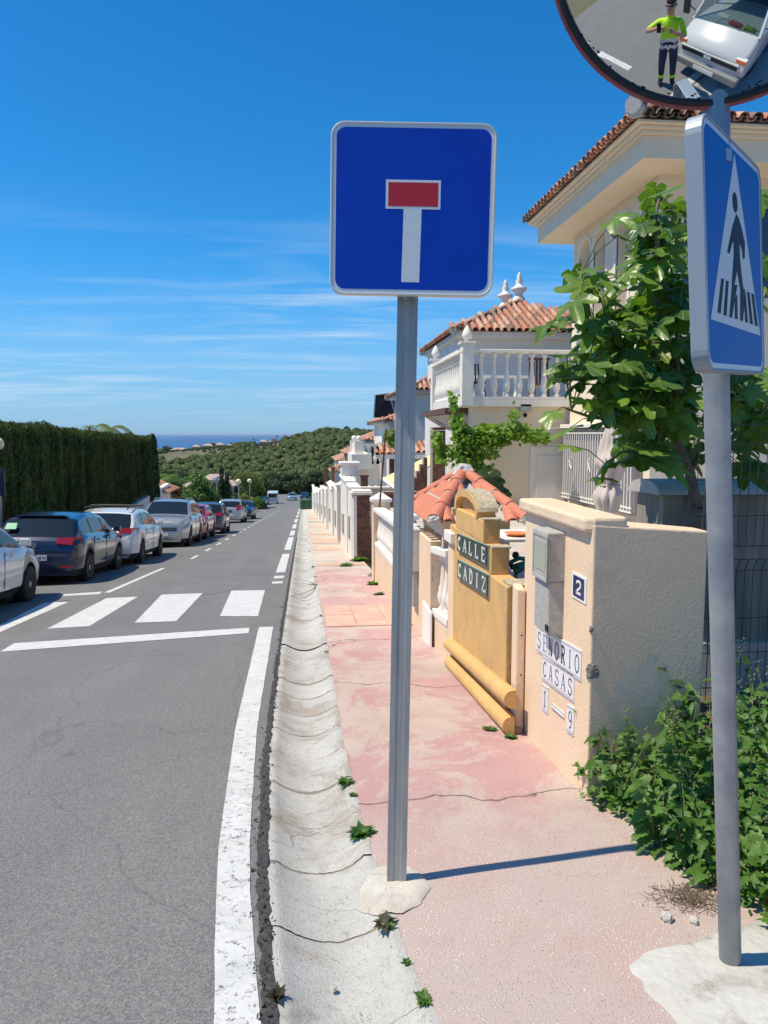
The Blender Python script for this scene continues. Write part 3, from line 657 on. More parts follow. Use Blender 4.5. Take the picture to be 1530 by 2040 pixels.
k = nodes_of('mirror_face'); M_mir = k.fin((.80, .83, .85), .012); k.b.inputs['Metallic'].default_value = 1
link(npmesh('m', V, Fc), 'mirror_face', M_mir, tA, smooth=True)
pc = Cs+ax*RC*math.cos(alpha)
def mring(prof):   # profile (radius, offset along ax)
    V = [pc+(e1*math.cos(2*math.pi*j/na)+e2*math.sin(2*math.pi*j/na))*r_+ax*o_ for r_, o_ in prof for j in range(na)]; n = len(prof)
    b = MB(); b.add(V, [(i*na+j, i*na+(j+1) % na, (i+1)*na+(j+1) % na, (i+1)*na+j) for i in range(n-1) for j in range(na)]); return b
mring([(mr_-.004, .001), (mr_-.002, .009), (mr_+.012, .012), (mr_+.014, .0)]).build('gasket', mat('black_gasket', (.008, .008, .009), rough=.5, bump=1, bscale=60), tA, smooth=True)
mring([(mr_+.010, .0), (mr_+.012, .008), (mr_+.018, .006), (rr, -.004), (rr-.004, -.018), (rr-.03, -.035), (rr*.75, -.11), (rr*.3, -.14), (.001, -.145)]).build('housing', mat('faded_red_plastic', (.22, .035, .05), (.28, .08, .09), 12, .5), tA, smooth=True)
b = MB(); bc = pc-ax*.14; b.tube([bc, lerp(bc, joint+Vector((0, 0, .12)), .6), joint+Vector((0, .02, .12))], .022, 12); b.build('bracket', M_galv, tA, smooth=True)
b = MB()
for i in range(46):
    t_ = rnd.gauss(1.45, .55); rr2 = mr_-abs(rnd.gauss(0, .007))-.002; r3 = rnd.uniform(.001, .0045)
    a2 = math.asin(rr2/RC); dd = -e2*math.cos(t_-1.45)*1+e1*math.sin(t_-1.45)
    if dd.z > 0: dd = -dd
    c_ = Cs+(ax*math.cos(a2)+dd*math.sin(a2))*(RC+.0006); tv = ax.cross(dd)
    b.add([c_+(dd*math.cos(j*math.pi/3)*r3+tv*math.sin(j*math.pi/3)*r3*rnd.uniform(.8, 2.2)) for j in range(6)], [(0, 1, 2, 3, 4, 5)])
o = b.build('peeled_specks', M_black, tA); o['kind'] = 'stuff'
# ================================================================== PHOTOGRAPHER (seen in the mirror)
M_skin = mat('skin', (.42, .22, .15), rough=.5); M_hiv = mat('hi_vis_yellow', (.50, .86, .02), rough=.7); M_navy = mat('navy_cloth', (.014, .022, .06), rough=.8); M_refl = mat('reflective_tape', (.52, .55, .58), rough=.35, metal=.3)
M_shoe = mat('boots', (.02, .02, .022), rough=.6); M_hair = mat('grey_hair', (.06, .055, .05), rough=.8)
def skinned(name, verts, edges, rad, mats, region, parent, sub=2):
    me = bpy.data.meshes.new(name); me.from_pydata(verts, edges, []); o = bpy.data.objects.new(name, me); COL.objects.link(o)
    md = o.modifiers.new('s', 'SKIN'); 
    for i, r_ in enumerate(rad): me.skin_vertices[0].data[i].radius = r_ if isinstance(r_, tuple) else (r_, r_); 
    me.skin_vertices[0].data[0].use_root = True
    sb = o.modifiers.new('d', 'SUBSURF'); sb.levels = sub; sb.render_levels = sub
    dg = bpy.context.evaluated_depsgraph_get(); m2 = bpy.data.meshes.new_from_object(o.evaluated_get(dg)); bpy.data.objects.remove(o)
    m2.materials.clear()
    for m_ in mats: m2.materials.append(m_)
    for p in m2.polygons: p.material_index = region(p.center); p.use_smooth = True
    return link(m2, name, None, parent, local=True)
gz = e(-.45)
per = thing('person', 'person in a hi-vis yellow shirt and navy trousers holding up a phone beside the van', 'person', (.02, -.47, gz)); per.rotation_euler = (0, 0, -R(14))
hz = H-gz   # height of the phone above his ground
P0 = [(0, 0, .98), (0, 0, 1.15), (0, .01, 1.33), (0, .0, 1.47), (0, .01, 1.56), (0, .04, 1.66), (0, .05, 1.77),   # 0 pelvis..6 head
      (-.10, 0, .92), (-.12, .02, .52), (-.13, -.02, .10), (-.14, .10, .05),
      (.10, 0, .92), (.12, .02, .52), (.13, -.02, .10), (.15, .10, .05),
      (-.19, -.01, 1.44), (-.42, .14, 1.33), (-.15, .36, hz-.08), (-.06, .42, hz-.05),
      (.19, -.01, 1.43), (.30, .10, 1.17), (.12, .33, hz-.19), (.05, .42, hz-.09)]
E0 = [(0, 1), (1, 2), (2, 3), (3, 4), (4, 5), (5, 6), (0, 7), (7, 8), (8, 9), (9, 10), (0, 11), (11, 12), (12, 13), (13, 14), (2, 15), (15, 16), (16, 17), (17, 18), (2, 19), (19, 20), (20, 21), (21, 22)]
R0 = [(.155, .12), (.16, .125), (.17, .12), (.10, .08), .058, (.085, .10), (.088, .105), .105, .080, .060, .045, .105, .080, .060, .045, .068, .048, .032, .034, .068, .048, .032, .034]
def reg(c):
    x, y, z = c
    if z < .085: return 4
    if abs(x) < .45 and z < .92:
        return 1 if .19 < z < .29 else 2
    if z < .95: return 2
    hand = y > .33
    if z > 1.545 and abs(x) < .14 and y < .2: return 0
    if y > .13 and z > 1.0 and abs(x) > .02 and not (z < 1.22 and abs(x) < .1): 
        return 0
    if abs(x) < .2 and y < .2:
        if z < 1.02: return 3
        if z < 1.08: return 2
        if z < 1.13: return 3
    return 1
skinned('body', P0, E0, R0, [M_skin, M_hiv, M_navy, M_refl, M_shoe], reg, per)
b = MB(); b.sphere((0, .012, 1.795), .096, 14, 8, .95); ob = b.build('hair', M_hair, per, local=True, smooth=True)
b = MB(); b.tube([(-.052, .135, 1.735), (0, .152, 1.735), (.052, .135, 1.735)], .016, 8); b.build('sunglasses', M_black, per, local=True)
b = MB(); b.tube([(0, .10, 1.70), (0, .155, 1.685)], [.012, .016], 8); b.build('nose', M_skin, per, local=True, smooth=True)
for sx in (-1, 1):
    b = MB(); b.sphere((sx*.088, .035, 1.71), .02, 8, 6, 1.4); b.build('ear', M_skin, per, local=True, smooth=True)
    for k_ in range(4):
        z0_ = hz-.035-.022*k_-(.03 if sx > 0 else 0); b = MB(); b.tube([(sx*.075, .41, z0_), (sx*.055, .452, z0_+.004), (sx*.028, .452+.001*k_, z0_+.008)], [.0095, .009, .0075], 7); b.build('finger', M_skin, per, local=True, smooth=True)
b = MB(); b.box((-.05, -.125, 1.30), (.05, -.12, 1.42)); 
ph = thing('mobile_phone', 'black mobile phone held up in both hands by the person in hi-vis', 'phone', tuple(CO+Vector((0, -.013, -.12)))); ph.rotation_euler = (0, 0, -psi)
b = MB(); b.box((-.037, -.008, 0), (.037, 0, .155)); b.build('phone_case', M_black, ph, local=True, bevel=.003)
b = MB(); b.box((-.034, -.0095, .004), (.034, -.0085, .151)); b.build('screen', M_glassd, ph, local=True)
# ================================================================== VAN
van = thing('parked_van', 'pale grey flat-nosed van parked right behind the photographer, seen in the mirror', 'van', (.82, -.62, e(-1.2))); van.rotation_euler = (0, 0, R(24)); van.scale = (1, 1, .9)
M_van = mat('van_paint', (.52, .54, .55), rough=.3, coat=.4); M_plas = mat('van_black_plastic', (.02, .021, .023), rough=.5)
# stations along -y: (y, z bottom, z belt, z top, half width bottom, half width belt, half width top)
def vsec(y, zb, zm, zt, wb, wm_, wt): return [(-wb, y, zb), (-wm_, y, zm), (-wt, y, zt-.04), (-wt+.06, y, zt), (0, y+.02, zt+.02), (wt-.06, y, zt), (wt, y, zt-.04), (wm_, y, zm), (wb, y, zb)]
secs = [vsec(0, .42, .60, .80, .72, .74, .72), vsec(-.06, .40, .62, .90, .80, .82, .79), vsec(-.20, .38, .75, 1.02, .83, .85, .82), vsec(-.42, .36, .9, 1.16, .84, .86, .82)]
b = MB(); V = [p for s_ in secs for p in s_]; n = 9
b.add(V, [(i*n+j, (i+1)*n+j, (i+1)*n+j+1, i*n+j+1) for i in range(3) for j in range(n-1)]+[tuple(range(n))]); b.build('front_body', M_van, van, local=True, smooth=True)
b = MB(); secs = [vsec(-.42, .36, .9, 1.14, .84, .86, .83), vsec(-1.0, .36, 1.0, 1.16, .85, .87, .86), vsec(-2.0, .36, 1.0, 1.16, .85, .87, .86)]; V = [p for s_ in secs for p in s_]
b.add(V, [(i*n+j, (i+1)*n+j, (i+1)*n+j+1, i*n+j+1) for i in range(2) for j in range(n-1)]); b.build('cab_side', M_van, van, local=True)
b = MB(); b.box((-.86, -4.6, .45), (.86, -2.05, 2.1)); b.build('load_box', M_van, van, local=True, bevel=.03)
b = MB()
for sx in (-1, 1):
    b.tube([(sx*.81, -.42, 1.13), (sx*.70, -1.05, 1.92), (sx*.68, -1.4, 2.0)], .035, 6); b.tube([(sx*.70, -1.05, 1.92), (sx*.70, -2.0, 1.98)], .035, 6); b.tube([(sx*.84, -1.35, 1.1), (sx*.72, -1.4, 1.95)], .04, 6)
b.box((-.70, -2.05, 1.93), (.70, -1.05, 1.99)); b.build('pillars', M_van, van, local=True)
b = MB(); b.add([(-.78, -.45, 1.16), (.78, -.45, 1.16), (.67, -1.05, 1.92), (-.67, -1.05, 1.92)], [(0, 1, 2, 3)])
m = bpy.data.materials.new('windscreen_glass'); m.use_nodes = True; N = m.node_tree.nodes; L = m.node_tree.links; N.clear()
gl = N.new('ShaderNodeBsdfGlossy'); gl.inputs['Roughness'].default_value = .02; tr = N.new('ShaderNodeBsdfTransparent'); tr.inputs[0].default_value = (.42, .5, .48, 1); lw = N.new('ShaderNodeFresnel'); lw.inputs[0].default_value = 1.5
ms = N.new('ShaderNodeMixShader'); oo = N.new('ShaderNodeOutputMaterial'); L.new(lw.outputs[0], ms.inputs[0]); L.new(tr.outputs[0], ms.inputs[1]); L.new(gl.outputs[0], ms.inputs[2]); L.new(ms.outputs[0], oo.inputs[0])
M_ws = m; b.build('windscreen', M_ws, van, local=True)
b = MB(); b.box((-.80, -1.0, 1.04), (.80, -.48, 1.12)); b.build('dashboard', M_plas, van, local=True)
b = MB(); b.box((-.82, -1.95, .5), (.82, -1.85, 1.7)); b.build('cab_rear_wall', M_plas, van, local=True)
b = MB(); b.box((-.70, -.02, .64), (.70, .02, .76)); b.build('grille', M_plas, van, local=True, bevel=.01)
b = MB(); b.box((-.72, .0, .755), (.72, .035, .79)); b.box((-.09, .02, .66), (.09, .035, .74)); b.build('grille_bar', M_frame, van, local=True, bevel=.006)
b = MB(); b.lathe([(.052, .036), (.052, .042), (.040, .042), (.040, .036)], (0, 0, .70), 20, 'y'); b.box((-.075, .04, .69), (.075, .05, .71)); b.build('badge', M_frame, van, local=True)
b = MB(); b.box((-.82, -.15, .30), (.82, .09, .50)); b.build('bumper', mat('bumper_grey', (.20, .21, .22), rough=.5), van, local=True, bevel=.04)
b = MB(); b.box((-.26, .092, .36), (.26, .10, .46)); b.build('number_plate', M_whiteg, van, local=True)
for sx in (-1, 1):
    x0_, x1_ = sorted((sx*.60, sx*.83)); b = MB(); b.box((x0_, -.12, .62), (x1_, -.01, .90)); b.build('headlight', mat('lamp_clear', (.75, .76, .74), rough=.15, coat=1), van, local=True, bevel=.03)
    b = MB(); b.box((x0_+.01, -.10, .80), (x1_-.01, -.004, .885)); b.build('indicator', mat('lamp_amber', (.75, .17, .04), rough=.2), van, local=True, bevel=.01)
    b = MB(); b.tube([(sx*.84, -.5, 1.3), (sx*1.02, -.42, 1.45)], .015, 6); b.box((min(sx*.97, sx*1.13), -.47, 1.22), (max(sx*.97, sx*1.13), -.40, 1.62)); b.build('wing_mirror', M_plas, van, local=True, bevel=.02)
    b = MB(); b.lathe([(.20, -.1), (.33, -.1), (.34, -.05), (.34, .05), (.33, .1), (.20, .1)], (sx*.74, -.85, .33), 24, 'x'); b.build('wheel', M_dark, van, local=True, smooth=True)
b = MB(); b.tube([(-.25, -.43, 1.175), (-.1, -.52, 1.27), (.35, -.50, 1.235)], .009, 5); b.tube([(.3, -.43, 1.175), (.45, -.52, 1.27), (.75, -.49, 1.225)], .009, 5); b.build('wiper', M_plas, van, local=True)
b = MB(); b.add([(-.45, -.62, 1.13), (-.15, -.55, 1.13), (-.13, -.85, 1.19), (-.42, -.9, 1.19)], [(0, 1, 2, 3)]); b.add([(-.5, -.56, 1.125), (-.28, -.50, 1.13), (-.3, -.68, 1.15)], [(0, 1, 2)]); b.build('papers', M_whiteg, van, local=True)
b = MB(); b.obox((.0, -.72, 1.125), (.32, .06, 0), (0, .16, 0), (0, 0, .07)); b.build('red_bag', mat('red_cloth', (.45, .04, .03), rough=.7), van, local=True, bevel=.02)
b = MB(); b.obox((.38, -.66, 1.125), (.26, 0, 0), (0, .14, 0), (0, .02, .09)); b.build('green_cloth', mat('green_cloth', (.30, .5, .03), rough=.7), van, local=True, bevel=.03)
b = MB()
for i in range(30): b.sphere((-.95+rnd.random()*.0, 0, -9), .001, 4, 3)
# distant rubble wall across the junction, seen in the top of the mirror
t = thing('stone_wall', 'rubble stone wall across the junction, seen at the top edge of the mirror', 'wall', (-8, -19, e(-19)))
b = MB(); b.box((-16, -19.6, e(-19)-.3), (9, -19.1, e(-19)+1.2)); b.build('wall_core', M_joint, t)
b = MB()
for i in range(34):
    for j in range(3):
        x = -15.6+i*.72+(.36 if j % 2 else 0)+rnd.uniform(-.05, .05); z = e(-19)+.1+j*.37; w_ = rnd.uniform(.27, .34); h_ = rnd.uniform(.14, .17)
        b2 = MB(); b2.box((x-w_, -19.14, z), (x+w_, -19.02, z+2*h_)); b2.build('stone', rnd.choice([M_conc, M_joint, M_bark]), t, bevel=.03, seg=1)
struct(grid('far_pavement', lambda Y, u: (lerp(-16, 14, u), Y, e(Y)+.05), ys(-19, -15.5, 1), us(20), M_pink))
# ================================================================== LETTERING
def arc(cx_, cy_, rx, ry, a0, a1, n=10): return [(cx_+rx*math.cos(R(a0+(a1-a0)*i/n)), cy_+ry*math.sin(R(a0+(a1-a0)*i/n))) for i in range(n+1)]
GL = {  # strokes in a 1 x 1 box: (points, relative weight)
 'C': [(arc(.52, .5, .38, .45, 55, 305, 14), 1), ([(.74, .95), (.74, .72)], .5), ([(.74, .05), (.74, .24)], .5)],
 'A': [([(.5, 1), (.14, 0)], .6), ([(.5, 1), (.86, 0)], 1.1), ([(.25, .33), (.75, .33)], .5), ([(0, .02), (.28, .02)], .4), ([(.70, .02), (1, .02)], .4)],
 'L': [([(.3, 1), (.3, 0)], 1.1), ([(.1, .97), (.52, .97)], .4), ([(.1, .03), (.86, .03)], .5), ([(.86, .03), (.86, .25)], .5)],
 'E': [([(.28, 1), (.28, 0)], 1.1), ([(.1, .97), (.84, .97)], .5), ([(.1, .03), (.86, .03)], .5), ([(.28, .52), (.68, .52)], .5), ([(.84, 1), (.84, .8)], .5), ([(.86, 0), (.86, .22)], .5)],
 'D': [([(.26, 1), (.26, 0)], 1.1), ([(.1, .97), (.4, .97)]+arc(.4, .5, .44, .47, 90, -90, 12)+[(.1, .03)], .8)],
 'I': [([(.5, 1), (.5, 0)], 1.1), ([(.28, .97), (.72, .97)], .4), ([(.28, .03), (.72, .03)], .4)],
 'Z': [([(.16, .96), (.84, .96), (.16, .04), (.84, .04)], .8), ([(.16, .96), (.16, .76)], .5), ([(.84, .04), (.84, .24)], .5)],
 'S': [(arc(.5, .74, .32, .23, 20, 270, 10)+arc(.5, .26, .34, .25, 90, -160, 10), .9), ([(.80, .98), (.80, .76)], .5), ([(.17, .02), (.17, .24)], .5)],
 'N': [([(.2, 0), (.2, 1)], .6), ([(.2, 1), (.8, 0)], 1.1), ([(.8, 0), (.8, 1)], .6), ([(.04, .97), (.3, .97)], .4), ([(.66, .97), (.96, .97)], .4), ([(.04, .03), (.36, .03)], .4)],
 'O': [(arc(.5, .5, .36, .46, 0, 360, 20), 1)],
 'R': [([(.24, 1), (.24, 0)], 1.1), ([(.08, .97), (.42, .97)]+arc(.45, .74, .32, .23, 90, -90, 8)+[(.24, .51)], .8), ([(.48, .5), (.84, .03)], .9), ([(.06, .03), (.42, .03)], .4), ([(.8, .03), (.98, .03)], .4)],
 '1': [([(.52, 1), (.52, 0)], 1.1), ([(.28, .8), (.52, .98)], .6), ([(.24, .03), (.8, .03)], .5)],
 '9': [(arc(.5, .7, .3, .28, 0, 360, 16), .9), ([(.80, .7)]+arc(.46, .5, .34, .47, 20, -110, 10), .9)],
 '2': [(arc(.5, .72, .32, .26, 170, -40, 10)+[(.16, .08)], 1), ([(.14, .06), (.86, .06)], 1)],
 'K': [([(.2, 0), (.2, 1)], 1), ([(.8, 1), (.22, .42)], 1), ([(.4, .6), (.85, 0)], 1)],
 'X': [([(.12, 0), (.88, 1)], 1), ([(.12, 1), (.88, 0)], 1)],
 'W': [([(.02, 1), (.26, 0), (.5, .8), (.74, 0), (.98, 1)], .9)],
 '/': [], '6': [(arc(.5, .3, .32, .28, 0, 360, 16), .9), (arc(.56, .4, .38, .55, 180, 80, 8), .9)],
}
def glyph(b, ch, u0, v0, w, h, wt, fn, d0, d1):
    for pts, k_ in GL[ch]: b.ribbon([(u0+x*w, v0+y*h) for x, y in pts], wt*k_, fn, d0, d1)
c2 = lambda x, y: (700+x/3.06, 920+y/3.06)
c3 = lambda x, y: (1000+x/2.887, 960+y/2.887)
def quadX(X, pts, cr):   # photo corners (TL,TR,BR,BL) of a flat thing lying on the plane x=X -> frame
    P = [AX(*cr(*p), X) for p in pts]; TL, TR_, BR, BL = P
    U_ = ((TR_-TL)+(BR-BL))/2; V__ = ((TL-BL)+(TR_-BR))/2
    w = abs(U_.y); h = abs(V__.z); zs = U_.z/ w
    c = sum(P, Vector())/4
    return c, w, h, zs
def fX(c, X, zs=0): return lambda u, v, d: Vector((X-d, c.y-u, c.z+v+zs*u))
# ================================================================== CREAM WALL WITH HOUSE SIGNS
XW = 1.46
def prismz(b, poly, z0, z1):  # footprint polygon, z0/z1 number or list
    n = len(poly); a = z0 if isinstance(z0, list) else [z0]*n; c = z1 if isinstance(z1, list) else [z1]*n
    ar = sum(poly[i][0]*poly[(i+1) % n][1]-poly[(i+1) % n][0]*poly[i][1] for i in range(n))
    if ar < 0: poly = poly[::-1]; a = a[::-1]; c = c[::-1]
    vs = [(x, y, a[i]) for i, (x, y) in enumerate(poly)]+[(x, y, c[i]) for i, (x, y) in enumerate(poly)]
    return b.add(vs, [tuple(range(n-1, -1, -1)), tuple(range(n, 2*n))]+[(i, (i+1) % n, (i+1) % n+n, i+n) for i in range(n)])
pc1 = AX(1183, 1042, XW); yn = pc1.y; ytop = AX(1047, 1005, XW); yf = ytop.y
zc1 = (pc1.z+ytop.z)/2
pe = AY(1412, 1058, yn+.06)
t = thing('garden_wall', 'peach rendered corner wall with grey meter box and tiled house names, beside the leafy weeds', 'wall', (XW, yn, e(yn)))
b = MB(); prismz(b, [(XW, yn), (pe.x, yn+.06), (pe.x, yn+.22), (XW+.17, yn+.19), (XW+.17, yf), (XW, yf)], -.9, [zc1, pe.z, pe.z, zc1, zc1, zc1])
b.build('wall_body', M_peach, t, bevel=.012, seg=3)
b = MB(); prismz(b, [(XW-.045, yn+.035), (XW+.01, yn+.004), (XW+.19, yn+.02), (XW+.19, yf+.01), (XW-.045, yf+.01)], zc1-.045, zc1+.035); b.build('coping', mat('coping_render', (.78, .60, .42), (.68, .53, .37), 5, .9, bump=.7, bscale=40, bdist=.006), t, bevel=.02, seg=3)
# knocked-out corner and grey repair patch
M_scar = mat('bare_cement', (.30, .27, .23), (.16, .14, .12), 30, .95, bump=1, bscale=60, bdist=.01)
def rock(c, r, sd, sq=(1, 1, 1)):
    b = MB(); b.sphere((0, 0, 0), 1, 12, 8); c = Vector(c)
    b.v = [tuple(c+Vector((x*sq[0], y*sq[1], z*sq[2]))*r*(1+.45*mn.noise((x*2.2+sd, y*2.2, z*2.2)))) for x, y, z in b.v]; return b
pcn = AX(*c3(548, 1130), XW); rock((XW+.02, yn+.012, pcn.z), .036, 4, (1, .55, 1.35)).build('chipped_corner', M_scar, t)
b = MB(); pcn = AX(*c3(528, 862), XW); b = rock((XW+.004, yn+.004, pcn.z), .012, 9, (1, .7, 1.4)); b.build('chip', M_scar, t)
b = MB(); pts = [AY(*c3(x, y), yn+.03) for x, y in [(640, 1180), (720, 1090), (830, 1030), (905, 990), (910, 1060), (905, 1200), (900, 1290), (650, 1300)]]
pts = [a_.lerp(c_, f_/5)+Vector((0, 0, 1))*.035*mn.noise((f_*.7+i_*5.1, 0, 2))+Vector((1, 0, 0))*.035*mn.noise((f_*.7+i_*5.1, 4, 2)) for i_, (a_, c_) in enumerate(zip(pts, pts[1:]+pts[:1])) for f_ in range(5)]
b.add([Vector((p.x, yn+(p.x-XW)*.06/(pe.x-XW)-.0025, p.z)) for p in pts], [tuple(range(len(pts)))]); b.build('cement_patch', mat('grey_cement_patch', (.68, .58, .44), (.60, .51, .39), 9, .9, bump=.5, c3=(.70, .54, .38), s3=14, t3=(.5, .6)), t)
# meter box
t = thing('meter_box', 'grey concrete meter box with a small glazed door on the peach wall', 'meter box', (XW, 4.4, .4))
M_mb = mat('meter_concrete', (.44, .42, .39), (.34, .33, .31), 30, .9, bump=.6, bscale=90, c3=(.24, .22, .20), s3=9, t3=(.58, .72))
XB = XW-.105
A_ = AX(*c3(176, 262), XB); B_ = AX(*c3(262, 290), XB); C_ = AX(*c3(268, 585), XB); D_ = AX(*c3(215, 870), XB+.012)
ya_, yb_ = B_.y, A_.y; zt, zm_, zb_ = (A_.z+B_.z)/2, C_.z, D_.z
b = MB(); b.box((XB, ya_, zm_), (XW+.01, yb_, zt)); b.build('upper_box', M_mb, t, bevel=.010, seg=3)
b = MB(); prismz(b, [(XB+.016, ya_+.012), (XW+.01, ya_+.003), (XW+.01, yb_-.003), (XB+.016, yb_-.012)], zb_+.02, zm_-.001)
b.build('lower_box', M_mb, t, bevel=.008, seg=2)
c, w, h, zs = quadX(XB, [(176, 275), (258, 302), (266, 578), (182, 545)], c3); ff = fX(c, XB)
b = MB(); ring(b, rrect(yb_-ya_-.01, h, .01, 2), rrect(yb_-ya_-.05, h-.04, .008, 2), ff, .0, .005); b.build('door_rim', M_mb, t, bevel=.0015)
c, w, h, zs = quadX(XB, [(190, 322), (250, 345), (252, 520), (193, 490)], c3); ff = fX(c, XB)
b = MB(); b.prism(rrect(w, h, .006, 2), ff, .0, .003); b.build('glazing', mat('clouded_pane', (.40, .42, .34), rough=.25), t)
b = MB(); pz = AX(*c3(258, 840), XB+.016); b.box((XB+.011, pz.y-.022, pz.z-.018), (XB+.0165, pz.y+.022, pz.z+.018)); b.build('cable_slot', M_black, t)
# number plate 2
def plate2():
    t = thing('house_number_plate', 'blue enamel house number plate reading 2 on the peach wall', 'number plate', (XW, 4.0, .7))
    c, w, h, zs = quadX(XW, [(406, 515), (488, 548), (488, 705), (410, 665)], c3); ff = fX(c, XW, zs*.0)
    b = MB(); b.prism(rrect(w, h, .006, 2), ff, 0, .006); b.build('plate', M_whiteg, t, bevel=.0015)
    b = MB(); b.prism(rrect(w*.80, h*.80, .004, 2), ff, .0062, .0070); b.build('blue_field', mat('enamel_blue', (.008, .015, .10), rough=.25), t)
    b = MB(); glyph(b, '2', -.24*w, -.25*h, .48*w, .5*h, .0135, ff, .0072, .0082); b.build('numeral', M_whiteg, t)
plate2()
M_tile = mat('glazed_tile', (.74, .76, .79), rough=.18); M_tlet = mat('tile_letter', (.03, .035, .06), rough=.3)
def nametiles(text, quad, label, wk=.55, border=True, blot=()):
    t = thing('name_tiles', label, 'ceramic tiles', (XW, 4.2, .2)); c, w, h, zs = quadX(XW, quad, c3); n = len(text); ff0 = fX(c, XW, zs)
    for i, ch in enumerate(text):
        tw = w/n; uc = -w/2+(i+.5)*tw; ff = (lambda uc: (lambda u, v, d: ff0(u+uc, v, d)))(uc)
        b = MB(); b.prism([(-tw/2+.001, -h/2), (tw/2-.001, -h/2), (tw/2-.001, h/2), (-tw/2+.001, h/2)], ff, 0, .007); b.build('tile', M_tile, t, bevel=.0008, seg=1)
        if ch != '-':
            b = MB(); glyph(b, ch, -tw*.35, -h*.31, tw*.70, h*.62, .0105 if i not in blot else .020, ff, .0072, .0078); b.build('letter', M_tlet, t)
        if border:
            b = MB(); m_ = max(2, int(round(tw/.012)))
            for s_ in (-1, 1):
                for q_ in range(m_):
                    u_ = -tw/2+(q_+.5)*tw/m_; r_ = tw/m_*.30
                    b.prism([(u_-r_, s_*h*.455-r_*.6), (u_+r_*.2, s_*h*.455-r_*.9), (u_+r_*1.3, s_*h*.455+r_*.8), (u_-r_*.2, s_*h*.455+r_*.5)], ff, .0072, .0076)
                b.prism([(-tw/2, s_*h*.40-.001), (tw/2, s_*h*.40-.001), (tw/2, s_*h*.40+.001), (-tw/2, s_*h*.40+.001)], ff, .0072, .0075)
            o = b.build('border_print', M_tlet, t); o['kind'] = 'stuff'
nametiles('SENORIO', [(205, 822), (460, 970), (460, 1150), (205, 975)], 'white ceramic letter tiles reading SENORIO under the meter box', blot=(2, 3, 4))
nametiles('CASAS', [(237, 990), (419, 1118), (418, 1265), (237, 1145)], 'white ceramic letter tiles reading CASAS on the peach wall')
nametiles('1', [(236, 1162), (270, 1178), (270, 1345), (236, 1308)], 'white ceramic tile with the number 1 under the CASAS tiles')
nametiles('9', [(380, 1275), (418, 1300), (418, 1465), (380, 1438)], 'white ceramic tile with the number 9 low on the peach wall')
nametiles('-', [(290, 1272), (362, 1332), (360, 1362), (290, 1300)], 'small white tile used as a dash between 1 and 9')
# slender pillar
t = thing('low_pillar', 'low slim peach pillar between the ochre name wall and the meter box wall', 'pillar', (1.4, 4.9, e(4.9)))
b = MB(); prismz(b, [(1.393, 4.865), (1.455, 4.86), (1.455, 4.975), (1.393, 4.98)], -.9, [.585, .575, .6, .6]); b.build('pillar_shaft', M_peach, t, bevel=.014, seg=3)
b = MB(); b.sphere((1.41, 4.87, -.385), .045, 8, 6, .7); b.build('broken_foot', mat('exposed_render', (.50, .40, .28), (.36, .28, .19), 20, .95, bump=1), t)
for zz in (.27, -.0): b = MB(); b.lathe([(.006, 0), (.006, .003)], (1.43, 4.859, zz), 8, 'y'); b.build('rust_spot', mat('rust', (.08, .03, .02)), t)
# ================================================================== OCHRE STREET NAME WALL
XY = 1.365
t = thing('street_name_wall', 'ochre rendered street name wall with arched top and two roll mouldings, CALLE CADIZ', 'wall', (XY, 5.8, e(5.8)))
out = [(947, 1640), (947, 765), (880, 722), (851, 715), (851, 520), (843, 508), (803, 500), (803, 413), (795, 348), (772, 338), (768, 300), (752, 245), (730, 210), (705, 192), (680, 190), (655, 208), (640, 235), (632, 278), (608, 282), (608, 330), (628, 352), (628, 408), (622, 412), (605, 640), (597, 1080), (597, 1270)]
P2 = [AX(*c2(x, y), XY) for x, y in out]
poly = [(p.y, p.z) for p in P2]; poly[0] = (poly[0][0], -.8); poly[-1] = (poly[-1][0], -.95)
yr, yl = poly[0][0], poly[-1][0]
# build as an ordered outline by distance: keep each horizontal step square
def stepblock(name, y0_, y1_, z0, z1, xa=XY, xb=XY+.15, m=M_yel, bev=.008):
    b = MB(); b.box((xa, min(y0_, y1_), z0), (xb, max(y0_, y1_), z1)); return b.build(name, m, t, bevel=bev, seg=2)
yz = lambda x, y: (lambda p: (p.y, p.z))(AX(*c2(x, y), XY))
yb0, zb0 = yz(947, 768); yb1, _ = yz(597, 700)
s1y, s1z = yz(851, 520)     # upper edge of first step, right side
s2y, s2z = yz(803, 350)
za = yz(803, 500)[1]
yL1, zL1 = yz(628, 412); yL2, zL2 = yz(628, 352)
body_top = zb0+.005
stepblock('wall_body', yb0, yb1, -.95, body_top)
stepblock('ledge_slab', yb0-.03, yb0+.19, body_top+.001, body_top+.02, XY+.02, XY+.22, M_lich, .004)
stepblock('step_block', s1y, yb1-.02, body_top+.0012, s1z-.012, XY+.0005, XY+.14)
stepblock('step_slab', s1y-.012, s1y+.10, s1z-.0115, s1z+.004, XY+.004, XY+.15, M_lich, .004)
y3a, y3b = s2y, yL1-.05
stepblock('shoulder_block', y3a, y3b, s1z-.010, s2z-.012, XY+.001, XY+.135)
stepblock('shoulder_slab', y3a-.012, y3a+.09, s2z-.0115, s2z+.004, XY+.004, XY+.145, M_lich, .004)
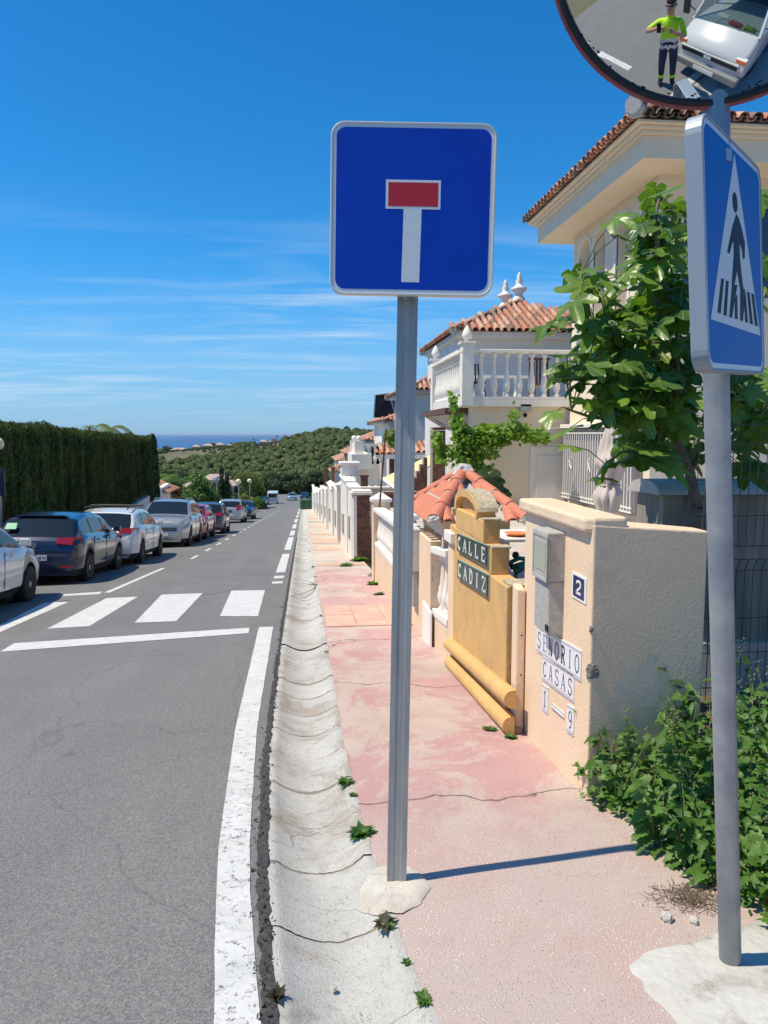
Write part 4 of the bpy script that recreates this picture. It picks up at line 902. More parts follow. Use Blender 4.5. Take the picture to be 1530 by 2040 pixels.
# arched head: ring with recessed tympanum
ya2, yb2 = yz(770, 338)[0], yz(632, 300)[0]; cy_ = (ya2+yb2)/2; hw = (yb2-ya2)/2; zsp = s2z-.010; ztop_ = AX(*c2(700, 190), XY).z
rh = max(.1, ztop_-zsp-.02)
n_ = 16; archo = [(cy_+hw*math.cos(math.pi*i/n_), zsp+.04+rh*math.sin(math.pi*i/n_)) for i in range(n_+1)]
archi = [(cy_+(hw-.07)*math.cos(math.pi*i/n_), zsp+.04+(rh-.055)*math.sin(math.pi*i/n_)) for i in range(n_+1)]
fy = lambda u, v, d: Vector((XY-d, u, v))
b = MB()
P_o = archo+[(cy_-hw, zsp), (cy_-hw+.07, zsp)]+archi[::-1]+[(cy_+hw-.07, zsp), (cy_+hw, zsp)]
for i in range(n_): b.prism([archo[i], archo[i+1], archi[i+1], archi[i]], fy, .008, -.14)
b.prism([archo[0], archi[0], (cy_+hw-.07, zsp), (cy_+hw, zsp)], fy, .008, -.14); b.prism([archi[-1], archo[-1], (cy_-hw, zsp), (cy_-hw+.07, zsp)], fy, .008, -.14)
b.build('arch_ring', M_yel, t)
b = MB()
for i in range(n_):
    a1, a2 = archo[i], archo[i+1]; s_ = 1.02
    b.prism([a1, a2, (cy_+(a2[0]-cy_)*1.05, a2[1]+.012), (cy_+(a1[0]-cy_)*1.05, a1[1]+.012)], fy, -.002, -.16)
b.build('arch_cap', M_lich, t)
b = MB(); b.prism(archi+[(cy_-hw+.07, zsp), (cy_+hw-.07, zsp)][::1], fy, -.05, -.13); b.build('tympanum', M_yel, t)
b = MB(); p_ = yz(608, 305); b.box((XY, p_[0]-.06, p_[1]-.03), (XY+.12, p_[0]+.02, p_[1]+.04)); b.build('left_shoulder', M_yel, t, bevel=.008)
# roll mouldings
for (l0, l1, r0, r1, nm) in (((560, 1070), (572, 1150), (915, 1402), (950, 1490), 0), ((570, 1182), (575, 1262), (905, 1545), (940, 1668), 1)):
    A1 = AX(*c2(*l0), 1.30); A2 = AX(*c2(*l1), 1.30); B1 = AX(*c2(*r0), 1.30); B2 = AX(*c2(*r1), 1.30)
    y0_, y1_ = (B1.y+B2.y)/2-.02, (A1.y+A2.y)/2; zl = (A1.z+A2.z)/2; zr = (B1.z+B2.z)/2; rd = .062
    V = []; n_ = 14; prof = [(XY+.01, rd), ] + [(XY-.015-rd*math.sin(math.pi*i/n_)*.95, rd*math.cos(math.pi*i/n_)) for i in range(n_+1)]+[(XY+.01, -rd)]
    vs = []
    for yy, zz in ((y0_, zr), (lerp(y0_, y1_, .33), lerp(zr, zl, .33)), (lerp(y0_, y1_, .66), lerp(zr, zl, .66)), (y1_, zl)): vs += [(x, yy, zz+v) for x, v in prof]
    m_ = len(prof); b = MB(); b.add(vs, [(i*m_+j, i*m_+j+1, (i+1)*m_+j+1, (i+1)*m_+j) for i in range(3) for j in range(m_-1)]+[tuple(range(m_))[::-1], tuple(range(3*m_, 4*m_))]); b.build('roll_moulding', M_yel, t, smooth=False, bevel=.003)
b = MB(); 
M_green = mat('dark_green_tile', (.008, .035, .025), rough=.2)
for word, quad in (('CALLE', [(643, 434), (826, 510), (826, 640), (645, 546)]), ('CADIZ', [(646, 592), (828, 690), (830, 828), (648, 714)])):
    tt = thing('street_name_tiles', 'dark green tiles with white letters reading %s on the ochre wall' % word, 'street name tiles', (XY, 5.9, .2))
    c, w, h, zs = quadX(XY-.02, quad, c2); ff0 = fX(c, XY, zs)
    b = MB(); b.prism([(-w/2, -h/2), (w/2, -h/2), (w/2, h/2), (-w/2, h/2)], ff0, 0, .014); b.build('backing_board', mat('tile_backing', (.30, .34, .26), rough=.8), tt)
    for i, ch in enumerate(word):
        tw = w/5; uc = -w/2+(i+.5)*tw; ff = (lambda uc: (lambda u, v, d: ff0(u+uc, v, d)))(uc)
        b = MB(); b.prism([(-tw/2+.002, -h/2+.004), (tw/2-.002, -h/2+.004), (tw/2-.002, h/2-.004), (-tw/2+.002, h/2-.004)], ff, .014, .022); b.build('tile', M_green, tt, bevel=.001, seg=1)
        b = MB(); glyph(b, ch, -tw*.34, -h*.33, tw*.68, h*.66, .024, ff, .0222, .0235); b.build('letter', M_whiteg, tt)
# ================================================================== BALUSTRADES, PILLARS AND PLOT WALLS
def bal_prof(h, r=.055):
    return [(r*.9, 0), (r*.9, .05*h), (r*.62, .06*h), (r*.55, .09*h), (r*.95, .16*h), (r*1.12, .25*h), (r*1.0, .34*h), (r*.62, .52*h), (r*.44, .72*h), (r*.44, .80*h), (r*.72, .82*h), (r*.5, .85*h), (r*.5, .9*h), (r*.85, .93*h), (r*.85, h)]
BALC = {}
def baluster(parent, x, y, z, h, m, r=.055, n=10):
    key = (round(h, 3), r, m.name)
    if key not in BALC:
        b = MB(); b.lathe(bal_prof(h, r), (0, 0, 0), n); me = b.mesh('baluster'); me.materials.append(m); me.polygons.foreach_set('use_smooth', [True]*len(me.polygons)); BALC[key] = me
    o = bpy.data.objects.new('baluster', BALC[key]); COL.objects.link(o); o.location = Vector((x, y, z))-wloc(parent); o.parent = parent
def sl(b, x0, x1, y0_, y1_, za0, za1, zb0, zb1):  # slab along y with sloping bottom/top: za0/zb0 at y0, za1/zb1 at y1
    return b.add([(x0, y0_, za0), (x1, y0_, za0), (x1, y1_, za1), (x0, y1_, za1), (x0, y0_, zb0), (x1, y0_, zb0), (x1, y1_, zb1), (x0, y1_, zb1)], [(0, 3, 2, 1), (4, 5, 6, 7), (0, 1, 5, 4), (1, 2, 6, 5), (2, 3, 7, 6), (3, 0, 4, 7)])
def wallbal(y0_, y1_, z0r, z1r, hb, label, X=1.32, low=None, m=M_peach):
    """low rendered wall with a balustrade on it; z0r/z1r rail top height at each end, hb baluster height"""
    t = thing('balustrade', label, 'balustrade', (X, y0_, e(y0_)))
    b = MB(); sl(b, X, X+.16, y0_, y1_, e(y0_)-.3, e(y1_)-.3, z0r-.17-hb, z1r-.17-hb); b.build('low_wall', m, t, bevel=.008)
    b = MB(); sl(b, X-.01, X+.17, y0_+.005, y1_-.005, z0r-.168-hb, z1r-.168-hb, z0r-.09-hb, z1r-.09-hb); b.build('bottom_rail', M_stw, t, bevel=.008)
    b = MB(); sl(b, X-.03, X+.19, y0_+.005, y1_-.005, z0r-.075, z1r-.075, z0r, z1r); sl(b, X+.0, X+.16, y0_+.005, y1_-.005, z0r-.095, z1r-.095, z0r-.076, z1r-.076); b.build('top_rail', M_stw, t, bevel=.012)
    n = int((y1_-y0_-.1)/.215)
    for i in range(n):
        yy = y0_+.05+(y1_-y0_-.1)*(i+.5)/n; zz = lerp(z0r, z1r, (yy-y0_)/(y1_-y0_)); baluster(t, X+.08, yy, zz-.09-hb, hb, M_stw)
    return t
def pillar(x, y, w, z1, label, cap='pyramid', m=M_peach, cm=None, grp=None, ch=.10):
    t = thing('gate_pillar', label, 'pillar', (x, y, e(y)), grp); cm = cm or M_stw
    b = MB(); b.box((x, y, e(y)-.4), (x+w, y+w, z1)); b.build('pillar_shaft', m, t, bevel=.008)
    b = MB(); c = .035; b.box((x-c, y-c, z1+.001), (x+w+c, y+w+c, z1+ch*.6)); 
    if cap == 'pyramid': 
        a = w/2+c-.01; b.add([(x+w/2-a, y+w/2-a, z1+ch*.6+.001), (x+w/2+a, y+w/2-a, z1+ch*.6+.001), (x+w/2+a, y+w/2+a, z1+ch*.6+.001), (x+w/2-a, y+w/2+a, z1+ch*.6+.001), (x+w/2, y+w/2, z1+ch*.6+.13)], [(0, 1, 4), (1, 2, 4), (2, 3, 4), (3, 0, 4)])
    b.build('cap', cm, t, bevel=.006); return t
# section next to the ochre wall
pillar(1.36, 6.85, .26, .60, 'peach pillar with flat white cap right behind the ochre name wall', 'flat', ch=.16)
wallbal(7.12, 7.95, .50, .42, .58, 'short white balustrade on a peach wall just past the ochre name wall', 1.36)
t = thing('gate_pillar', 'broad peach pillar with handwritten marks past the short balustrade', 'pillar', (1.32, 8, e(8)))
b = MB(); b.box((1.33, 7.97, -1.2), (1.55, 8.72, .47)); b.build('pillar_shaft', M_peach, t, bevel=.01)
for i, ch in enumerate('96'):
    b = MB(); cc = AX(*c2(497, 690), 1.33); ff = fX(cc, 1.33); glyph(b, ch, -.03, .02-.09*i, .06, .07, .010, ff, .001, .002); b.build('scrawl', M_black, t)
t = thing('meter_box', 'white concrete meter box on the wall beyond the short balustrade', 'meter box', (1.3, 9, -.3))
b = MB(); b.box((1.235, 8.74, .0), (1.40, 9.12, .50)); b.build('upper_box', mat('meter_white', (.60, .57, .52), (.50, .48, .44), 12, .8, bump=.4), t, bevel=.012)
b = MB(); b.box((1.26, 8.76, -.42), (1.40, 9.10, -.001)); b.build('lower_box', M_mb, t, bevel=.01)
b = MB(); b.box((1.230, 8.80, .12), (1.2345, 9.06, .42)); b.build('glazing', mat('pane_grey', (.30, .32, .31), rough=.3), t)
t = thing('utility_hatch', 'small white utility door low in the peach wall', 'utility box', (1.3, 8.2, -.6))
c, w, h, zs = quadX(1.33, [(440, 850), (492, 905), (492, 1148), (440, 1090)], c2); ff = fX(c, 1.33)
b = MB(); b.prism([(-w/2, -h/2), (w/2, -h/2), (w/2, h/2), (-w/2, h/2)], ff, 0, .012); b.build('frame', M_whiteg, t, bevel=.003)
b = MB(); b.prism([(-w/2+.02, -h/2+.02), (w/2-.02, -h/2+.02), (w/2-.02, h/2-.02), (-w/2+.02, h/2-.02)], ff, .013, .018); b.build('door', M_whiteg, t, bevel=.002)
t = thing('wall_stretch', 'peach wall stretch with meter box partly hidden by the grey sign post', 'wall', (1.33, 9, e(9)))
b = MB(); sl(b, 1.332, 1.50, 8.73, 10.6, e(9)-.4, e(10.6)-.4, .40, .30); b.build('wall_body', M_peach, t, bevel=.01)
b = MB(); sl(b, 1.30, 1.53, 9.15, 10.6, .401+.0, .301, .45, .36); b.build('coping', M_stw, t, bevel=.01)
pillar(1.32, 10.62, .26, .40, 'peach pillar with pyramid cap at the near end of the long balustrade')
wallbal(10.9, 14.15, .335, .235, .55, 'long white balustrade on a peach wall left of the grey sign post', 1.32)
pillar(1.29, 14.17, .32, .33, 'peach pillar with pyramid cap and leaning rusty rod beside the long balustrade')
t = thing('rusty_rod', 'thin rusty iron rod standing by the pyramid-capped pillar', 'rod', (1.5, 14.0, .2))
b = MB(); b.tube([AY(756, 1010, 13.9), AY(769, 855, 13.9)], .018, 6); b.build('rod_shaft', mat('rust_rod', (.13, .035, .02), (.08, .03, .02), 20, .8), t)
b = MB(); b.sphere(tuple(AX(*(600+605/4.433, 720+1880/4.433), 1.30)), .05, 8, 6); o = b.build('stone', M_conc); tagit(o, 'round stone at the foot of the pyramid-capped pillar', 'stone')
# far plots -- brick pier
def bricks(parent, x0, y0_, z0, x1, y1_, z1, faces='x-y', ch=.066, bl=.24, j=.011, d=.02):
    """brick courses on the -Y face (and -X face) of a block; every brick its own object sharing one of a few meshes"""
    b = MB(); b.box((x0+d, y0_+d, z0), (x1, y1_, z1)); b.build('mortar_core', M_joint, parent)
    n = max(1, int(round((z1-z0)/ch))); hgt = (z1-z0)/n
    for face in faces.split('-'):
        L0, L1 = (x0, x1) if face == 'y' else (y0_+d, y1_)
        for i in range(n):
            off = (i % 2)*bl/2; p = L0-off+.0
            while p < L1-.02:
                a, c = max(L0, p)+j/2, min(L1, p+bl)-j/2; p += bl
                if c-a < .03: continue
                key = ('brick', face, round(c-a, 2), round(hgt, 3), rnd.randrange(3))
                if key not in BALC:
                    q = MB(); w_ = (c-a)/2; hh = hgt-j
                    if face == 'y': q.box((-w_, 0, 0), (w_, d+.01, hh))
                    else: q.box((0, -w_, 0), (d+.01, w_, hh))
                    me = q.mesh('brick'); me.materials.append(M_brick[key[4]]); BALC[key] = me
                pr_ = rnd.uniform(-.003, .003); o = bpy.data.objects.new('brick', BALC[key]); COL.objects.link(o)
                o.location = (Vector(((a+c)/2, y0_+pr_, z0+i*hgt+j/2)) if face == 'y' else Vector((x0+pr_, (a+c)/2, z0+i*hgt+j/2)))-wloc(parent); o.parent = parent
t = thing('brick_pier', 'brick end of the first white plot wall beyond the pyramid-capped pillar', 'brick wall', (1.3, 19.1, e(19.1)))
bricks(t, 1.33, 19.1, e(19.1)-.1, 1.66, 19.5, .08, 'y')
b = MB(); b.box((1.24, 19.05, e(19.1)-.2), (1.328, 19.52, .06)); b.build('white_side', M_stw, t, bevel=.006)
b = MB(); b.box((1.18, 18.98, .081), (1.72, 19.6, .15)); b.box((1.22, 19.02, .151), (1.70, 19.6, .19)); b.build('coping', M_stw, t, bevel=.01)
grpw = 'white plot walls along the street'
wl_lab = ['white rendered plot wall adjoining the brick pier', 'white plot wall with square planter on top', 'white plot wall with two pyramid-capped pillars', 'white plot wall farther down the pavement', 'white plot wall opposite the small silver car', 'low white plot wall near the street end', 'last stretch of white plot wall at the street end']
WH = M_stw
segs = []   # (y0, y1, top above ground, label)
def plot(y0_, y1_, h0, lab, caps, X=1.26, planter=False):
    t = thing('plot_wall', lab, 'wall', (X, y0_, e(y0_)), grpw)
    b = MB(); sl(b, X, X+.2, y0_, y1_, e(y0_)-.3, e(y1_)-.3, e(y0_)+h0, e(y0_)+h0); b.build('wall_body', WH, t, bevel=.01)
    b = MB(); sl(b, X-.05, X+.26, y0_-.04, y1_+.04, e(y0_)+h0+.001, e(y0_)+h0+.001, e(y0_)+h0+.07, e(y0_)+h0+.07); b.build('coping', WH, t, bevel=.01)
    b = MB(); ym = (y0_+y1_)/2; b.box((X-.05, ym-.3, e(ym)+.5), (X-.001, ym+.3, e(ym)+1.1)); b.build('meter_niche', M_mb, t, bevel=.01)
    for cy2, ht in caps:
        b = MB(); z_ = e(cy2)+ht; w_ = .34; b.box((X-.04, cy2, e(cy2)-.3), (X+.26, cy2+w_, z_)); b.build('pillar_shaft', WH, t, bevel=.008)
        b = MB(); b.box((X-.09, cy2-.05, z_+.001), (X+.31, cy2+w_+.05, z_+.07)); b.add([(X-.06, cy2-.02, z_+.071), (X+.28, cy2-.02, z_+.071), (X+.28, cy2+w_+.02, z_+.071), (X-.06, cy2+w_+.02, z_+.071), (X+.11, cy2+w_/2, z_+.2)], [(0, 1, 4), (1, 2, 4), (2, 3, 4), (3, 0, 4)]); b.build('cap', WH, t)
    if planter:
        b = MB(); b.box((X-.02, y1_-1.2, e(y0_)+h0+.075), (X+.5, y1_-.3, e(y0_)+h0+.42)); b.box((X-.08, y1_-1.26, e(y0_)+h0+.421), (X+.56, y1_-.24, e(y0_)+h0+.50)); b.build('planter', WH, t, bevel=.01)
    return t
plot(19.65, 21.4, 1.78, wl_lab[0], [], 1.23)
plot(21.5, 25.0, 1.98, 'white plot wall with a raised coping block', [], 1.21, True)
plot(27.0, 30.5, 1.75, wl_lab[2], [(26.6, 1.95), (30.6, 1.95)], 1.20)
plot(32.0, 36.5, 1.85, 'white plot wall with stepped pillar behind the capped pillars', [(36.6, 2.2)], 1.18)
plot(39.0, 44.0, 1.7, wl_lab[3], [(38.5, 1.9), (44.1, 2.0)], 1.18)
plot(46.5, 53.0, 1.8, wl_lab[4], [(46.0, 2.0), (53.2, 2.0)], 1.18)
plot(56.0, 63.0, 1.7, wl_lab[5], [(55.5, 1.9), (63.2, 1.9)], 1.16)
plot(66.0, 76.0, 1.7, wl_lab[6], [(65.5, 1.9), (76.2, 1.9)], 1.14)
plot(79.0, 96.0, 1.7, 'farthest white plot wall before the bend', [(78.5, 1.9), (96.2, 1.9)], 1.1)
# ================================================================== ROOF TILES
def tile_mesh(L, r0, r1, th=.012, n=6, key=None, m=None, up=True):
    k_ = ('tile', L, r0, r1, m.name, up)
    if k_ in BALC: return BALC[k_]
    b = MB(); vs = []
    for z_, r in ((0, r0), (L, r1)):
        for rr_ in (r, r-th):
            for i in range(n+1):
                a = math.pi*i/n; vs.append((rr_*math.cos(a), z_, (rr_*math.sin(a)) if up else -rr_*math.sin(a)))
    m_ = n+1; f = []
    for i in range(n):
        f += [(i, i+1, 2*m_+i+1, 2*m_+i), (m_+i+1, m_+i, 3*m_+i, 3*m_+i+1), (i, m_+i, m_+i+1, i+1), (2*m_+i, 2*m_+i+1, 3*m_+i+1, 3*m_+i)]
    f += [(0, 2*m_, 3*m_, m_), (n, m_+n, 3*m_+n, 2*m_+n)]
    b.add(vs, f); me = b.mesh('roof_tile'); me.materials.append(m); BALC[k_] = me; return me
def put_tile(parent, me, p, along, up_, nrm, name='roof_tile', joined=None):
    X_ = along.normalized(); Y_ = up_.normalized(); Z_ = X_.cross(Y_)
    if Z_.dot(nrm) < 0: X_ = -X_; Z_ = -Z_
    M_ = Matrix((X_, Y_, Z_)).transposed().to_4x4(); M_.translation = p
    if joined is not None:
        b = joined; n0 = len(b.v); b.v.extend([tuple(M_ @ v.co) for v in me.vertices]); b.f.extend([tuple(i+n0 for i in q.vertices) for q in me.polygons]); b.mi.extend([b.m]*len(me.polygons)); return
    o = bpy.data.objects.new(name, me); COL.objects.link(o); M_.translation = p-wloc(parent); o.matrix_local = M_; o.parent = parent; return o
def slope(parent, e0, e1, t0, t1, mats, sp=.21, row=.34, r=.085, objects=True, white=None, under=None):
    """tiled slope between eave e0-e1 and top edge t0-t1"""
    e0, e1, t0, t1 = map(Vector, (e0, e1, t0, t1)); al = (e1-e0).normalized(); mid = (t0+t1)/2-(e0+e1)/2; upv = (mid-al*mid.dot(al)); Ls = upv.length; upv.normalize()
    nrm = al.cross(upv); 
    if nrm.z < 0: nrm = -nrm
    b = MB(); b.add([e0-nrm*.01, e1-nrm*.01, t1-nrm*.01, t0-nrm*.01], [(0, 1, 2, 3)]); b.build('roof_deck', under or M_terr[2], parent)
    nr = max(1, int(Ls/row)); J = {}; 
    for j in range(nr):
        f0 = j/nr; a = e0.lerp(t0, f0); c = e1.lerp(t1, f0); W_ = (c-a).dot(al); s0 = (a-e0).dot(al)
        k0 = math.ceil(s0/sp-.001); k1 = math.floor((s0+W_)/sp+.001)
        for k_ in range(k0, k1+1):
            m = rnd.choices(mats, [4, 5, 3, 4][:len(mats)])[0]; p = e0+al*(k_*sp)+upv*(Ls*f0)+nrm*(.012+rnd.uniform(-.004, .006))-upv*.05
            me = tile_mesh(row*1.18, r, r*.84, .013, 6 if objects else 4, m=m)
            if objects: put_tile(parent, me, p, al, (upv+nrm*.05), nrm)
            else: put_tile(parent, me, p, al, (upv+nrm*.05), nrm, joined=J.setdefault(m.name, (MB(), m))[0])
            if j == 0:
                me2 = tile_mesh(row*1.1, r*.8, r*.8, .013, 6 if objects else 4, m=m, up=False); p2 = p+al*sp*.5+nrm*.03
                if objects: put_tile(parent, me2, p2, al, upv, nrm)
                else: put_tile(parent, me2, p2, al, upv, nrm, joined=J[m.name][0])
    for b, m in J.values():
        o = b.build('roof_tiles', m, parent); o['kind'] = 'stuff'
def ridge(parent, a, c, mats, r=.11, L=.36, mortar=True, objects=True):
    a, c = Vector(a), Vector(c); d = (c-a); n = max(1, int(d.length/L)); d.normalize(); side = d.cross(Vector((0, 0, 1))).normalized(); nz = side.cross(d)
    for i in range(n):
        p = a+d*(i*L); m = rnd.choice(mats)
        if objects: put_tile(parent, tile_mesh(L*1.1, r, r*.85, .014, 6, m=m), p, side, d, nz, 'ridge_tile')
        else:
            b = MB(); put_tile(parent, tile_mesh(L*1.1, r, r*.85, .014, 6, m=m), p, side, d, nz, joined=b); b.build('ridge_tile', m, parent)
        if mortar and objects:
            b = MB(); b.tube([p-d*.03+nz*.0, p+d*.035], r*1.07, 10); b.build('mortar_joint', M_mort, parent)
    b = MB(); b.tube([a-Vector((0, 0, .06)), c-Vector((0, 0, .06))], r*1.05, 6); b.build('mortar_bed', M_mort, parent)
OLD = [M_terr[1], M_terr[3], M_terr[2], M_terr[0]]
def hip_roof(h, X0, X1, Y0, Y1, ze, rise, objects=True, vis=('x', 'y'), mort=True):
    """hip roof with eave rectangle; slopes facing the street (-X) and the camera (-Y) get their tiles one by one"""
    t = thing('roof', None, None, Vector((X0, Y0, ze))-wloc(h)); t.parent = h
    W_, D_ = X1-X0, Y1-Y0; hw = min(W_, D_)/2
    if W_ > D_: A = Vector((X0+hw, (Y0+Y1)/2, ze+rise)); B = Vector((X1-hw, (Y0+Y1)/2, ze+rise))
    else: A = Vector(((X0+X1)/2, Y0+hw, ze+rise)); B = Vector(((X0+X1)/2, Y1-hw, ze+rise))
    c = [Vector(p) for p in ((X0, Y0, ze), (X1, Y0, ze), (X1, Y1, ze), (X0, Y1, ze))]
    if W_ > D_: S_ = {'y': (c[0], c[1], A, B), 'x': (c[0], c[3], A, A), 'Y': (c[3], c[2], A, B), 'X': (c[1], c[2], B, B)}
    else: S_ = {'y': (c[0], c[1], A, A), 'x': (c[0], c[3], A, B), 'Y': (c[3], c[2], B, B), 'X': (c[1], c[2], A, B)}
    for k_, (a, b_, d, f) in S_.items():
        if k_ in vis: slope(t, a, b_, d, f, OLD, objects=objects)
        else:
            b = MB(); b.add([a, b_, f, d], [(0, 1, 2, 3)]); b.build('roof_deck', M_terr[1], t)
    ridge(t, c[0], A, OLD, objects=objects, mortar=mort); ridge(t, c[1], B, OLD, objects=objects, mortar=mort)
    if (A-B).length > .1: ridge(t, A, B, OLD, objects=objects, mortar=mort)
    ridge(t, c[3], B if W_ <= D_ else A, OLD, objects=objects, mortar=mort)
    return t, A
def sub(name, parent, wpos): o = thing(name, None, None, Vector(wpos)-wloc(parent)); o.parent = parent; return o
# ================================================================== HOUSE 1 (big cream house with arches)
h1 = thing('cream_house', 'two-storey cream house with arched windows and deep tiled eaves behind the fig tree', 'house', (5.9, 12.6, -.2))
XH, YH0, YH1, ZS = 5.92, 12.65, 16.7, 5.87
arcs = [(AX(px1, 500, XH).y, AX(px2, 500, XH).y) for px1, px2 in ((1156, 1178), (1184, 1209), (1229, 1255), (1278, 1306))]
# street wall with real arched openings: built as vertical strips round the openings
z0w, zs0, zs1 = -1.3, 3.72, 5.3
b = MB(); edges = sorted([(min(a), max(a)) for a in arcs]); cur = YH0
def arch_open(b, ya, yb, zt=None):
    n = 10; r = (yb-ya)/2; cy = (ya+yb)/2; zsp = 5.62-r
    for i in range(n):
        a1, a2 = math.pi*i/n, math.pi*(i+1)/n; y1_, y2_ = cy+r*math.cos(a1), cy+r*math.cos(a2); z1_, z2_ = zsp+r*math.sin(a1), zsp+r*math.sin(a2)
        b.prism([(y1_, z1_), (y1_, ZS), (y2_, ZS), (y2_, z2_)], lambda u, v, d: Vector((XH+d, u, v)), 0, .28)
    return zsp, r, cy
wins = []
M_recess_shade = mat('recess_shade_lilac', (.52, .47, .45), (.46, .42, .41), 3, .7)  # lilac-grey with the shade of the arch recesses put into the colour
for ya, yb in edges:
    b.box((XH, cur, z0w), (XH+.28, ya, ZS)); b.box((XH, ya, z0w), (XH+.28, yb, zs0)); wins.append((ya, yb)+arch_open(b, ya, yb)); cur = yb
b.box((XH, cur, z0w), (XH+.28, YH1, ZS)); b.build('street_wall', M_creamh, h1)
b = MB(); b.box((XH+.281, YH0, z0w), (16, YH0+.28, ZS)); b.box((XH+.281, YH1-.28, z0w), (16, YH1, ZS)); b.build('gable_wall', M_creamh, h1)
b = MB(); b.box((XH+.75, YH0+.3, 3.6), (XH+.8, YH1-.3, ZS)); b.build('gallery_back_wall', M_creamh, h1)
for ya, yb, zsp, r, cy in wins:
    w_ = sub('arched_window', h1, (XH, cy, zs0)); n = 12
    P_o = [(cy+(r+.07)*math.cos(math.pi*i/n), zsp+(r+.07)*math.sin(math.pi*i/n)) for i in range(n+1)]; P_i = [(cy+(r)*math.cos(math.pi*i/n), zsp+(r)*math.sin(math.pi*i/n)) for i in range(n+1)]
    b = MB(); fxx = lambda u, v, d: Vector((XH-.03+d, u, v))
    P_o = [(cy+r+.07, zs0)]+P_o+[(cy-r-.07, zs0)]; P_i = [(cy+r, zs0)]+P_i+[(cy-r, zs0)]
    for i in range(len(P_o)-1): b.prism([P_i[i], P_o[i], P_o[i+1], P_i[i+1]], fxx, 0, .05)
    b.build('surround', M_stw, w_)
    b = MB(); b.box((XH-.06, ya-.1, zs0-.10), (XH+.1, yb+.1, zs0-.001)); b.build('sill', M_stw, w_)
    b = MB(); b.box((XH+.20, ya-.01, zs0-.01), (XH+.22, yb+.01, 5.7)); b.build('pane', M_recess_shade, w_)  # back of the blind recess, painted in its shade tone
    b = MB(); b.box((XH+.17, ya, zs0+.62), (XH+.199, yb, zs0+.68)); b.box((XH+.17, cy-.02, zs0), (XH+.199, cy+.02, 5.55)); b.build('glazing_bar', M_creamh, w_)
# arch on the camera-facing wall
b = MB(); n = 14
for (xa, xb_, zb2, zt2) in ((6.35, 7.0, 3.9, 5.45), (7.6, 8.5, 3.9, 5.45)):
    w_ = sub('arched_window', h1, ((xa+xb_)/2, YH0, 3.7)); cx0 = (xa+xb_)/2; r = (xb_-xa)/2; zsp = zt2-r
    P_i = [(xb_, zb2)]+[(cx0+r*math.cos(math.pi*i/n), zsp+r*math.sin(math.pi*i/n)) for i in range(n+1)]+[(xa, zb2)]
    P_o = [(xb_+.08, zb2)]+[(cx0+(r+.08)*math.cos(math.pi*i/n), zsp+(r+.08)*math.sin(math.pi*i/n)) for i in range(n+1)]+[(xa-.08, zb2)]
    fyy = lambda u, v, d: Vector((u, YH0-.03+d, v)); b = MB()
    for i in range(len(P_o)-1): b.prism([P_i[i], P_o[i], P_o[i+1], P_i[i+1]], fyy, 0, .05)
    b.build('surround', M_creamh, w_)
    b = MB(); b.prism(P_i, lambda u, v, d: Vector((u, YH0-.004+d, v)), 0, .003); b.build('pane', M_glassd, w_)
FX0, FY0, FY1 = 5.32, 11.95, 17.4
b = MB(); b.box((FX0, FY0, ZS), (17, FY1, ZS+.34)); b.build('soffit_and_fascia', M_creamh, h1, bevel=.004)
for i, (o_, za_, zb_2) in enumerate(((.06, .341, .40), (.12, .401, .45), (.20, .451, .50))):
    b = MB(); b.box((FX0-o_, FY0-o_, ZS+za_), (17, FY1+o_, ZS+zb_2)); b.build('cornice_moulding', M_creamh, h1, bevel=.01)
rf1 = sub('roof', h1, (FX0, FY0, ZS+.5)); EX, EY0, EY1, EZ = FX0-.28, FY0-.28, FY1+.28, ZS+.52
A1 = Vector((EX+3.0, EY0+3.0, EZ+1.05)); A2 = Vector((EX+3.0, EY1-2.98, EZ+1.05))
def eaves(parent, p0, al, L_, upv, n=2, sp=.22, r=.09, mats=OLD):
    al = Vector(al); upv = Vector(upv).normalized(); nrm = al.cross(upv); nrm = nrm if nrm.z > 0 else -nrm
    for k_ in range(int(L_/sp)+1):
        for j in range(n):
            m = rnd.choice(mats[1:] if j == 0 else mats)
            put_tile(parent, tile_mesh(.42, r, r*.85, .014, 7, m=m), Vector(p0)+al*(k_*sp)+upv*(j*.34)+nrm*(.03+rnd.uniform(-.008, .008)), al, upv+nrm*.04, nrm)
            if j == 0: put_tile(parent, tile_mesh(.42, r*.92, r*.92, .014, 7, m=m, up=False), Vector(p0)+al*((k_+.5)*sp)+nrm*.055-upv*.01, al, upv, nrm)
eaves(rf1, (EX, EY0+.1, EZ), (0, 1, 0), EY1-EY0-.1, (1, 0, .36)); eaves(rf1, (EX+.2, EY0, EZ), (1, 0, 0), 6.5, (0, 1, .36))
b = MB(); b.add([(EX, EY0, EZ), (EX, EY1, EZ), A2, A1], [(0, 3, 2, 1)]); b.add([(EX, EY0, EZ), (17, EY0, EZ), (17, A1.y, A1.z), A1], [(0, 1, 2, 3)]); b.build('roof_deck', M_terr[2], rf1)
ridge(rf1, (EX-.05, EY0-.05, EZ+.12), A1+Vector((0, 0, .1)), [M_terr[2], M_terr[1]], r=.12)
